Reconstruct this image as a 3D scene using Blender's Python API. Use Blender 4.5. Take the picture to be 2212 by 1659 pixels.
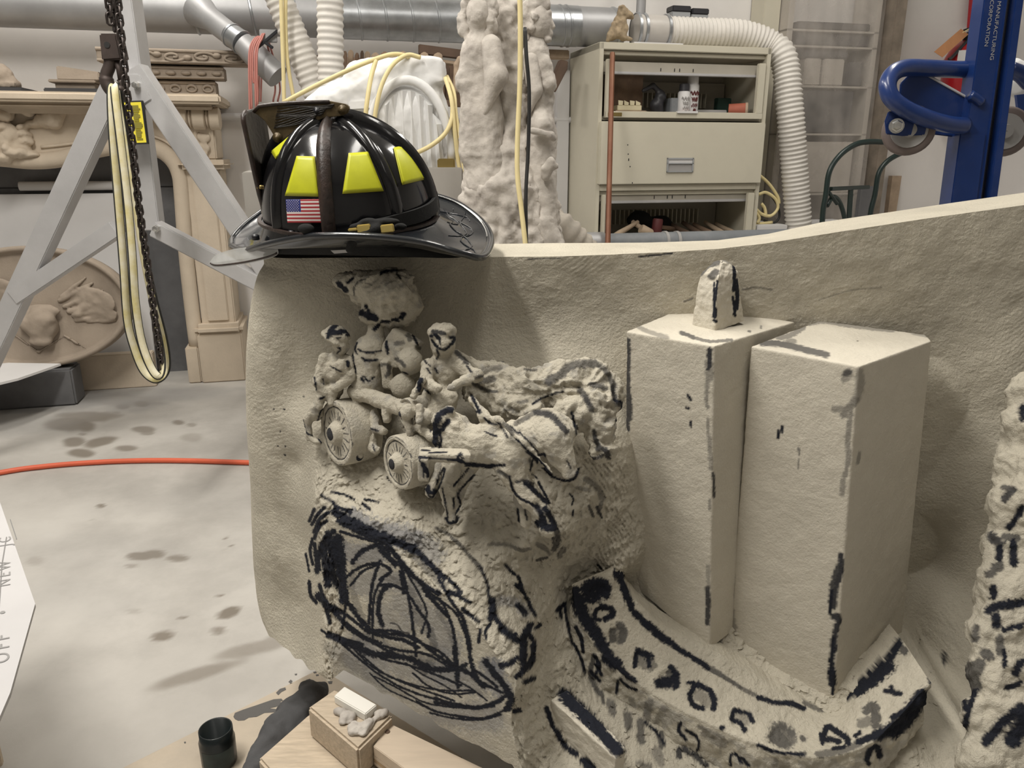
import bpy, math, random
import numpy as np
from mathutils import Vector, Matrix
from mathutils.bvhtree import BVHTree

for _o in list(bpy.data.objects):
    bpy.data.objects.remove(_o)
COL = bpy.context.scene.collection
SC = bpy.context.scene
rnd = random.Random(11)

# ------------------------------------------------------------------ camera
TH = math.radians(16.75)
FPX = 1661.0
CT, ST = math.cos(TH), math.sin(TH)
CAM = Vector((0, 0, 1.1))
cd = bpy.data.cameras.new('camera')
cd.sensor_width = 36.0
cd.lens = 36.0 * FPX / 2212.0
cd.clip_start = 0.02
cam = bpy.data.objects.new('camera', cd)
COL.objects.link(cam)
cam.location = CAM
cam.rotation_euler = (math.pi / 2 - TH, 0, 0)
SC.camera = cam

# ------------------------------------------------------------------ world, lamps, exposure
w = bpy.data.worlds.new('world')
SC.world = w
w.use_nodes = True
w.node_tree.nodes['Background'].inputs[0].default_value = (0.95, 0.97, 1.0, 1)
w.node_tree.nodes['Background'].inputs[1].default_value = 0.05
SC.view_settings.view_transform = 'Standard'
SC.view_settings.look = 'None'
SC.view_settings.gamma = 1.0
SC.view_settings.use_curve_mapping = False
SC.view_settings.exposure = 0.0


def lamp(name, loc, size, power, col, target=None):
    l = bpy.data.lights.new(name, 'AREA')
    l.shape = 'RECTANGLE'
    l.size, l.size_y = size
    l.energy = power
    l.color = col
    o = bpy.data.objects.new(name, l)
    COL.objects.link(o)
    o.location = loc
    d = (Vector(target) - Vector(loc)) if target else Vector((0, 0, -1))
    o.rotation_euler = d.to_track_quat('-Z', 'Y').to_euler()
    return o


WARM = (1.0, 0.955, 0.885)
# rows of ceiling fluorescents
lamp('ceiling_lamp', (-1.15, 0.8, 3.2), (0.3, 1.6), 84, WARM)
lamp('ceiling_lamp', (0.35, 0.95, 3.2), (0.3, 1.6), 22, WARM)
lamp('ceiling_lamp', (-1.6, 2.9, 3.2), (0.3, 1.4), 36, WARM)
lamp('ceiling_lamp', (1.3, 3.0, 3.2), (0.3, 1.4), 32, WARM)
lamp('ceiling_lamp', (-2.2, -0.3, 3.2), (0.3, 1.6), 16, WARM)
lamp('ceiling_lamp', (0.9, -1.4, 3.2), (0.3, 1.6), 4, WARM)

# ------------------------------------------------------------------ geometry helpers
WA = math.radians(14.0)            # the back wall is turned a little
E1 = Vector((math.cos(WA), math.sin(WA), 0))
E2 = Vector((-math.sin(WA), math.cos(WA), 0))
EZ = Vector((0, 0, 1))


def ray(px, py):
    dx, dy = (px - 1106) / FPX, (829.5 - py) / FPX
    return Vector((dx, CT + dy * ST, -ST + dy * CT))


def PY(px, py, Y):
    d = ray(px, py)
    return CAM + d * (Y / d.y)


def PZ(px, py, Z):
    d = ray(px, py)
    return CAM + d * ((Z - CAM.z) / d.z)


def PW(px, py, dd):
    d = ray(px, py)
    return CAM + d * (dd / d.dot(E2))


def W(u, d, z):
    return E1 * u + E2 * d + EZ * z


def uz(px, py, dd):
    p = PW(px, py, dd)
    return p.dot(E1), p.z


def msc(p):
    """metres per photograph pixel at point p"""
    q = p - CAM
    return (q.y * CT - q.z * ST) / FPX


def proj(v):
    q = v - np.array(CAM)
    fz = q[:, 1] * CT - q[:, 2] * ST
    uy = q[:, 1] * ST + q[:, 2] * CT
    return 1106 + FPX * q[:, 0] / fz, 829.5 - FPX * uy / fz


def vn(p, scale, seed=0):
    q = np.asarray(p, dtype=np.float64) * scale + 131.7
    i = np.floor(q).astype(np.int64)
    f = q - i
    f = f * f * (3 - 2 * f)
    def h(a, b, c):
        n = (a.astype(np.uint64) * np.uint64(374761393) + b.astype(np.uint64) * np.uint64(668265263)
             + c.astype(np.uint64) * np.uint64(2246822519) + np.uint64(seed * 3266489917 % 4294967291)) & np.uint64(0xffffffff)
        n = ((n ^ (n >> np.uint64(15))) * np.uint64(2246822519)) & np.uint64(0xffffffff)
        n = ((n ^ (n >> np.uint64(13))) * np.uint64(3266489917)) & np.uint64(0xffffffff)
        n = n ^ (n >> np.uint64(16))
        return (n & np.uint64(0xffff)).astype(np.float64) / 32767.5 - 1
    x, y, z = i[:, 0], i[:, 1], i[:, 2]
    fx, fy, fz = f[:, 0], f[:, 1], f[:, 2]
    r = 0
    for a in (0, 1):
        for b in (0, 1):
            for c in (0, 1):
                wgt = (fx if a else 1 - fx) * (fy if b else 1 - fy) * (fz if c else 1 - fz)
                r = r + wgt * h(x + a, y + b, z + c)
    return r


def fbm(p, scale, octs=3, seed=0):
    r, a = 0, 1.0
    for k in range(octs):
        r = r + a * vn(p, scale * 2 ** k, seed + k)
        a *= 0.5
    return r


def sstep(a, b, x):
    t = np.clip((x - a) / (b - a), 0, 1)
    return t * t * (3 - 2 * t)


def link(name, me, mat=None, parent=None, smooth=False, loc=None):
    o = bpy.data.objects.new(name, me)
    COL.objects.link(o)
    if parent is not None:
        o.parent = parent
    if loc is not None:
        o.location = loc
    if mat is not None:
        for m in (mat if isinstance(mat, (list, tuple)) else [mat]):
            me.materials.append(m)
    if smooth:
        me.polygons.foreach_set('use_smooth', np.ones(len(me.polygons), dtype=bool))
    return o


def rloc(parent):
    """world position of a thing or of a part (parts keep zero offset)"""
    p = Vector((0, 0, 0))
    while parent is not None:
        p = p + Vector(parent.location)
        parent = parent.parent
    return p


def npmesh(name, v, f, mat, parent=None, smooth=True, attrs=None):
    v = np.asarray(v, dtype=np.float64)
    f = np.asarray(f, dtype=np.int32)
    if parent is not None:
        v = v - np.array(rloc(parent))
    me = bpy.data.meshes.new(name)
    k = f.shape[1]
    me.vertices.add(len(v))
    me.vertices.foreach_set('co', v.astype(np.float32).ravel())
    me.loops.add(f.size)
    me.loops.foreach_set('vertex_index', f.ravel())
    me.polygons.add(len(f))
    me.polygons.foreach_set('loop_start', np.arange(0, f.size, k, dtype=np.int32))
    me.polygons.foreach_set('loop_total', np.full(len(f), k, dtype=np.int32))
    me.update(calc_edges=True)
    me.validate()
    for an, av in (attrs or {}).items():
        a = me.attributes.new(an, 'FLOAT', 'POINT')
        a.data.foreach_set('value', np.asarray(av, dtype=np.float32))
    return link(name, me, mat, parent, smooth)


class MB:
    """collects simple solids into one mesh (world coordinates)"""
    def __init__(s):
        s.v, s.f = [], []

    def add(s, vs, fs):
        b = len(s.v)
        s.v += [Vector(p) for p in vs]
        s.f += [[i + b for i in f] for f in fs]
        return s

    def hexa(s, c):
        """8 corners: bottom 4 (ring), top 4 (ring)"""
        return s.add(c, [(3, 2, 1, 0), (4, 5, 6, 7), (0, 1, 5, 4), (1, 2, 6, 5), (2, 3, 7, 6), (3, 0, 4, 7)])

    def box(s, c, ax, ay, az):
        """centre and three half-axis vectors"""
        c, ax, ay, az = Vector(c), Vector(ax), Vector(ay), Vector(az)
        q = [c - ax - ay, c + ax - ay, c + ax + ay, c - ax + ay]
        return s.hexa([p - az for p in q] + [p + az for p in q])

    def wbox(s, u0, u1, d0, d1, z0, z1):
        q = [(u0, d0), (u1, d0), (u1, d1), (u0, d1)]
        return s.hexa([W(u, d, z0) for u, d in q] + [W(u, d, z1) for u, d in q])

    def bar(s, a, b, wd, th, side):
        """bar from a to b, wd across 'side' direction, th across the other"""
        a, b = Vector(a), Vector(b)
        t = (b - a)
        c = (a + b) / 2
        side = Vector(side)
        side = (side - t.normalized() * side.dot(t.normalized())).normalized()
        n = t.normalized().cross(side)
        return s.box(c, t / 2, side * wd / 2, n * th / 2)

    def prism(s, poly, ext):
        n = len(poly)
        ext = Vector(ext)
        vs = [Vector(p) for p in poly] + [Vector(p) + ext for p in poly]
        fs = [list(range(n))[::-1], list(range(n, 2 * n))] + [(i, (i + 1) % n, n + (i + 1) % n, n + i) for i in range(n)]
        return s.add(vs, fs)

    def tube(s, pts, r, n=10, cap=True, closed=False, flat=1.0):
        pts = [Vector(p) for p in pts]
        m = len(pts)
        rs = r if isinstance(r, (list, tuple)) else [r] * m
        b = len(s.v)
        T = []
        for i in range(m):
            if closed:
                t = pts[(i + 1) % m] - pts[i - 1]
            else:
                t = pts[min(i + 1, m - 1)] - pts[max(i - 1, 0)]
            T.append(t.normalized() if t.length > 1e-9 else Vector((0, 0, 1)))
        up = Vector((0, 0, 1)) if abs(T[0].z) < 0.9 else Vector((1, 0, 0))
        N = (up - T[0] * up.dot(T[0])).normalized()
        for i in range(m):
            N = (N - T[i] * N.dot(T[i])).normalized()
            B = T[i].cross(N)
            for k in range(n):
                a = 2 * math.pi * k / n
                s.v.append(pts[i] + (N * math.cos(a) + B * math.sin(a) * flat) * rs[i])
        for i in range(m if closed else m - 1):
            i2 = (i + 1) % m
            for k in range(n):
                k2 = (k + 1) % n
                s.f.append([b + i * n + k, b + i * n + k2, b + i2 * n + k2, b + i2 * n + k])
        if cap and not closed:
            s.f.append([b + k for k in range(n)][::-1])
            s.f.append([b + (m - 1) * n + k for k in range(n)])
        return s

    def lathe(s, c, axis, prof, n=24, cap=True):
        """prof: list of (distance along axis, radius)"""
        c, axis = Vector(c), Vector(axis).normalized()
        up = Vector((0, 0, 1)) if abs(axis.z) < 0.9 else Vector((1, 0, 0))
        N = (up - axis * up.dot(axis)).normalized()
        B = axis.cross(N)
        b = len(s.v)
        for h, r in prof:
            for k in range(n):
                a = 2 * math.pi * k / n
                s.v.append(c + axis * h + (N * math.cos(a) + B * math.sin(a)) * max(r, 1e-5))
        for i in range(len(prof) - 1):
            for k in range(n):
                k2 = (k + 1) % n
                s.f.append([b + i * n + k, b + i * n + k2, b + (i + 1) * n + k2, b + (i + 1) * n + k])
        if cap:
            s.f.append([b + k for k in range(n)][::-1])
            s.f.append([b + (len(prof) - 1) * n + k for k in range(n)])
        return s

    def ball(s, c, r, n=12, m=8):
        c = Vector(c)
        r = r if isinstance(r, (list, tuple)) else (r, r, r)
        b = len(s.v)
        for i in range(m + 1):
            th = math.pi * i / m
            for k in range(n):
                a = 2 * math.pi * k / n
                s.v.append(c + Vector((r[0] * math.sin(th) * math.cos(a), r[1] * math.sin(th) * math.sin(a), r[2] * math.cos(th))))
        for i in range(m):
            for k in range(n):
                k2 = (k + 1) % n
                s.f.append([b + i * n + k, b + (i + 1) * n + k, b + (i + 1) * n + k2, b + i * n + k2])
        return s

    def build(s, name, mat, parent=None, smooth=False, bevel=0, seg=2):
        p = rloc(parent) if parent is not None else Vector((0, 0, 0))
        me = bpy.data.meshes.new(name)
        me.from_pydata([v - p for v in s.v], [], s.f)
        me.validate()
        o = link(name, me, mat, parent, smooth)
        import bmesh
        bm = bmesh.new()
        bm.from_mesh(me)
        bmesh.ops.remove_doubles(bm, verts=bm.verts, dist=1e-5)
        bmesh.ops.recalc_face_normals(bm, faces=bm.faces)
        if bevel:
            bmesh.ops.bevel(bm, geom=[e for e in bm.edges if e.is_manifold and e.calc_face_angle(0) > 0.5], offset=bevel,
                            segments=seg, affect='EDGES', clamp_overlap=True)
        bm.to_mesh(me)
        bm.free()
        if smooth:
            me.polygons.foreach_set('use_smooth', np.ones(len(me.polygons), dtype=bool))
            if smooth == 'auto':
                me.set_sharp_from_angle(angle=math.radians(38))
        return o


def thing(name, loc, label, cat, group=None):
    o = bpy.data.objects.new(name, None)
    o.empty_display_size = 0.05
    COL.objects.link(o)
    o.location = loc
    return tag(o, label, cat, group)


def tag(o, label, cat, group=None):
    o['label'] = label
    o['category'] = cat
    o['kind'] = 'thing'
    if group:
        o['group'] = group
    return o


def struct(o):
    o['kind'] = 'structure'
    return o


def smooth_path(pts, n=8):
    """Catmull-Rom through pts"""
    pts = [Vector(p) for p in pts]
    P = [pts[0] * 2 - pts[1]] + pts + [pts[-1] * 2 - pts[-2]]
    out = []
    for i in range(1, len(P) - 2):
        for k in range(n):
            t = k / n
            a, b, c, d = P[i - 1], P[i], P[i + 1], P[i + 2]
            out.append(0.5 * ((2 * b) + (c - a) * t + (2 * a - 5 * b + 4 * c - d) * t * t + (3 * b - a - 3 * c + d) * t ** 3))
    out.append(pts[-1])
    return out


# ------------------------------------------------------------------ signed-distance modelling for carved and cast shapes
class SDF:
    def __init__(s, k=0.006):
        s.k = k
        s.p = []

    def ell(s, c, r, rot=None):
        s.p.append(('e', np.array(c), np.array(r, dtype=float), rot))
        return s

    def cap(s, a, b, ra, rb=None):
        s.p.append(('c', np.array(a), np.array(b), ra, ra if rb is None else rb))
        return s

    def box(s, c, ax, ay, az, rnd_=0.003):
        c, ax, ay, az = [np.array(x, dtype=float) for x in (c, ax, ay, az)]
        s.p.append(('b', c, ax, ay, az, rnd_))
        return s

    # pixel-placed versions: E / Cc take (px, py, Y) and pixel radii
    def E(s, px, py, Y, rx, rz, ry=None, tilt=0.0):
        p = PY(px, py, Y)
        m = msc(p)
        ry = ry if ry is not None else min(rx, rz)
        rot = None
        if tilt:
            a = math.radians(tilt)
            rot = np.array([[math.cos(a), 0, -math.sin(a)], [0, 1, 0], [math.sin(a), 0, math.cos(a)]])
        return s.ell(p, (rx * m, ry * m, rz * m), rot)

    def K(s, a, b, ra, rb=None):
        p, q = PY(*a), PY(*b)
        return s.cap(p, q, ra * msc(p), (ra if rb is None else rb) * msc(q))

    def chain(s, pts, rs):
        for i in range(len(pts) - 1):
            s.K(pts[i], pts[i + 1], rs[i], rs[i + 1])
        return s

    def build(s, name, mat, parent=None, res=0.0025, noise=(), attrs=None, cut=None):
        lo, hi = [], []
        for q in s.p:
            if q[0] == 'e':
                m = q[2].max() if q[3] is not None else q[2]
                lo.append(q[1] - m); hi.append(q[1] + m)
            elif q[0] == 'c':
                m = max(q[3], q[4])
                lo.append(np.minimum(q[1], q[2]) - m); hi.append(np.maximum(q[1], q[2]) + m)
            else:
                m = np.abs(q[2]) + np.abs(q[3]) + np.abs(q[4])
                lo.append(q[1] - m); hi.append(q[1] + m)
        pad = s.k + 3 * res
        glo = np.min(lo, axis=0) - pad
        ghi = np.max(hi, axis=0) + pad
        dims = np.ceil((ghi - glo) / res).astype(int) + 1
        ax = [glo[i] + res * np.arange(dims[i]) for i in range(3)]
        F = np.full(dims, 0.5)
        for q, l, h in zip(s.p, lo, hi):
            i0 = np.maximum(np.floor((l - pad - glo) / res).astype(int), 0)
            i1 = np.minimum(np.ceil((h + pad - glo) / res).astype(int) + 1, dims)
            X, Y, Z = np.meshgrid(*[ax[i][i0[i]:i1[i]] for i in range(3)], indexing='ij')
            if q[0] == 'e':
                d = [X - q[1][0], Y - q[1][1], Z - q[1][2]]
                if q[3] is not None:
                    M = q[3]
                    d = [M[j, 0] * d[0] + M[j, 1] * d[1] + M[j, 2] * d[2] for j in range(3)]
                r = q[2]
                k0 = np.sqrt(sum((d[j] / r[j]) ** 2 for j in range(3)))
                k1 = np.sqrt(sum((d[j] / r[j] ** 2) ** 2 for j in range(3))) + 1e-9
                D = k0 * (k0 - 1) / k1
            elif q[0] == 'c':
                a, b = q[1], q[2]
                ba = b - a
                L = max(ba.dot(ba), 1e-12)
                t = np.clip(((X - a[0]) * ba[0] + (Y - a[1]) * ba[1] + (Z - a[2]) * ba[2]) / L, 0, 1)
                D = np.sqrt((X - a[0] - t * ba[0]) ** 2 + (Y - a[1] - t * ba[1]) ** 2 + (Z - a[2] - t * ba[2]) ** 2) - (q[3] + t * (q[4] - q[3]))
            else:
                c = q[1]
                ds = []
                for axv in q[2:5]:
                    L = np.linalg.norm(axv)
                    n = axv / L
                    ds.append(np.abs((X - c[0]) * n[0] + (Y - c[1]) * n[1] + (Z - c[2]) * n[2]) - L + q[5])
                D = np.sqrt(sum(np.maximum(d, 0) ** 2 for d in ds)) + np.minimum(np.maximum(np.maximum(ds[0], ds[1]), ds[2]), 0) - q[5]
            sl = tuple(slice(i0[i], i1[i]) for i in range(3))
            A = F[sl]
            h_ = np.maximum(s.k - np.abs(A - D), 0) / s.k
            F[sl] = np.minimum(A, D) - h_ * h_ * s.k * 0.25
        v, f = surface_nets(F, glo, res)
        if noise:
            v = displace(v, f, noise)
        at = attrs(v) if attrs else None
        return npmesh(name, v, f, mat, parent, True, at)


def vnormals(v, f):
    n = np.zeros_like(v)
    fn = np.cross(v[f[:, 2]] - v[f[:, 0]], v[f[:, 3 if f.shape[1] > 3 else 1]] - v[f[:, 1 if f.shape[1] > 3 else 0]])
    for k in range(f.shape[1]):
        np.add.at(n, f[:, k], fn)
    return n / (np.linalg.norm(n, axis=1, keepdims=True) + 1e-12)


def displace(v, f, noise):
    n = vnormals(v, f)
    d = np.zeros(len(v))
    for amp, sc, oc, sd in noise:
        if sd < 0:      # ridged: chisel facets
            d += amp * (0.45 - np.abs(fbm(v + 0.012 * vn(v, 30, 7)[:, None], sc, oc, -sd))) * 2
        else:
            d += amp * fbm(v, sc, oc, sd)
    return v + n * d[:, None]


def surface_nets(F, origin, res):
    inside = F < 0
    c = [(i, j, k) for i in (0, 1) for j in (0, 1) for k in (0, 1)]
    nx, ny, nz = F.shape
    def sub(A, o):
        return A[o[0]:nx - 1 + o[0], o[1]:ny - 1 + o[1], o[2]:nz - 1 + o[2]]
    cnt = sum(sub(inside, o).astype(np.int8) for o in c)
    act = (cnt > 0) & (cnt < 8)
    idx = np.argwhere(act)
    num = np.full(act.shape, -1, dtype=np.int64)
    num[act] = np.arange(len(idx))
    vals = {o: F[idx[:, 0] + o[0], idx[:, 1] + o[1], idx[:, 2] + o[2]] for o in c}
    P = np.zeros((len(idx), 3))
    n = np.zeros(len(idx))
    for a in c:
        for axn in range(3):
            if a[axn] == 0:
                b = list(a); b[axn] = 1; b = tuple(b)
                va, vb = vals[a], vals[b]
                m = (va < 0) != (vb < 0)
                t = np.where(m, va / np.where(np.abs(va - vb) < 1e-12, 1, va - vb), 0)
                q = np.array(a, dtype=float)[None, :].repeat(len(idx), 0)
                q[:, axn] = t
                P += q * m[:, None]
                n += m
    P /= np.maximum(n, 1)[:, None]
    V = (idx + P) * res + origin
    quads = []
    for axn in range(3):
        o1, o2 = [(1, 2), (2, 0), (0, 1)][axn]
        A = inside
        sl0 = [slice(None)] * 3; sl1 = [slice(None)] * 3
        sl0[axn] = slice(0, -1); sl1[axn] = slice(1, None)
        for o in (o1, o2):
            sl0[o] = slice(1, -1); sl1[o] = slice(1, -1)
        s0, s1 = A[tuple(sl0)], A[tuple(sl1)]
        for flip, m in ((False, s0 & ~s1), (True, ~s0 & s1)):
            e = np.argwhere(m)
            if not len(e):
                continue
            e[:, o1] += 1; e[:, o2] += 1
            cells = []
            for d1, d2 in ((0, 0), (-1, 0), (-1, -1), (0, -1)):
                cc = e.copy()
                cc[:, o1] += d1; cc[:, o2] += d2
                cells.append(num[cc[:, 0], cc[:, 1], cc[:, 2]])
            q = np.stack(cells, 1)
            if flip:
                q = q[:, ::-1]
            quads.append(q)
    Fq = np.concatenate(quads)
    Fq = Fq[(Fq >= 0).all(1)]
    return V, Fq


# ------------------------------------------------------------------ materials
def mat(name, col, rough=0.6, metal=0.0, var=0.0, vscale=6.0, col2=None, bump=0.0, bscale=60.0, spec=0.5, dirt=0.0, char=False,
        alpha=1.0, trans=0.0, detail=6, coat=0.0, speck=0.0, stretch=None, dscale=3.0, dcol=None):
    m = bpy.data.materials.new(name)
    m.use_nodes = True
    nt = m.node_tree
    N, L = nt.nodes, nt.links
    b = N['Principled BSDF']
    b.inputs['Roughness'].default_value = rough
    b.inputs['Metallic'].default_value = metal
    b.inputs['Specular IOR Level'].default_value = spec
    b.inputs['Alpha'].default_value = alpha
    b.inputs['Transmission Weight'].default_value = trans
    b.inputs['Coat Weight'].default_value = coat
    c1 = (*col, 1)
    tc = N.new('ShaderNodeTexCoord')
    vec = tc.outputs['Object']
    if stretch:
        mp = N.new('ShaderNodeMapping')
        mp.inputs['Scale'].default_value = stretch
        L.new(vec, mp.inputs['Vector'])
        vec = mp.outputs['Vector']
    def noise(scale, det=detail, rg=0.6):
        n = N.new('ShaderNodeTexNoise')
        n.inputs['Scale'].default_value = scale
        n.inputs['Detail'].default_value = det
        n.inputs['Roughness'].default_value = rg
        L.new(vec, n.inputs['Vector'])
        return n.outputs['Fac']
    def ramp(fac, lo, hi):
        r = N.new('ShaderNodeMapRange')
        r.inputs['From Min'].default_value = lo
        r.inputs['From Max'].default_value = hi
        L.new(fac, r.inputs['Value'])
        return r.outputs['Result']
    def mix(fac, a, bcol):
        x = N.new('ShaderNodeMix')
        x.data_type = 'RGBA'
        if hasattr(fac, 'links') or hasattr(fac, 'is_linked'):
            L.new(fac, x.inputs[0])
        else:
            x.inputs[0].default_value = fac
        for sck, val in ((x.inputs[6], a), (x.inputs[7], bcol)):
            if isinstance(val, tuple):
                sck.default_value = val
            else:
                L.new(val, sck)
        return x.outputs[2]
    out = c1
    if var or col2:
        c2 = (*col2, 1) if col2 else tuple(min(1, x * (1 - var)) for x in col) + (1,)
        out = mix(ramp(noise(vscale), 0.35, 0.65), c1, c2)
    if dirt:
        dc = (*dcol, 1) if dcol else (0.16, 0.14, 0.12, 1)
        q = N.new('ShaderNodeMath'); q.operation = 'MULTIPLY'; q.inputs[1].default_value = dirt
        L.new(ramp(noise(dscale, 8, 0.7), 0.5, 0.75), q.inputs[0])
        out = mix(q.outputs[0], out, dc)
    if speck:
        q = N.new('ShaderNodeMath'); q.operation = 'MULTIPLY'; q.inputs[1].default_value = speck
        L.new(ramp(noise(bscale * 2.2, 2, 0.5), 0.6, 0.75), q.inputs[0])
        out = mix(q.outputs[0], out, tuple(x * 0.45 for x in col) + (1,))
    if char:
        for an, cc in (('wash', (0.17, 0.18, 0.21, 1)), ('charcoal', (0.016, 0.018, 0.026, 1))):
            a = N.new('ShaderNodeAttribute'); a.attribute_name = an
            out = mix(a.outputs['Fac'], out, cc)
    if isinstance(out, tuple):
        b.inputs['Base Color'].default_value = out
    else:
        L.new(out, b.inputs['Base Color'])
    if bump:
        bp = N.new('ShaderNodeBump')
        bp.inputs['Strength'].default_value = bump
        bp.inputs['Distance'].default_value = 0.004
        L.new(noise(bscale, 5, 0.65), bp.inputs['Height'])
        L.new(bp.outputs['Normal'], b.inputs['Normal'])
    return m


def glow(name, col, s):
    m = bpy.data.materials.new(name)
    m.use_nodes = True
    m.node_tree.nodes['Principled BSDF'].inputs['Emission Color'].default_value = (*col, 1)
    m.node_tree.nodes['Principled BSDF'].inputs['Emission Strength'].default_value = s
    return m


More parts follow.
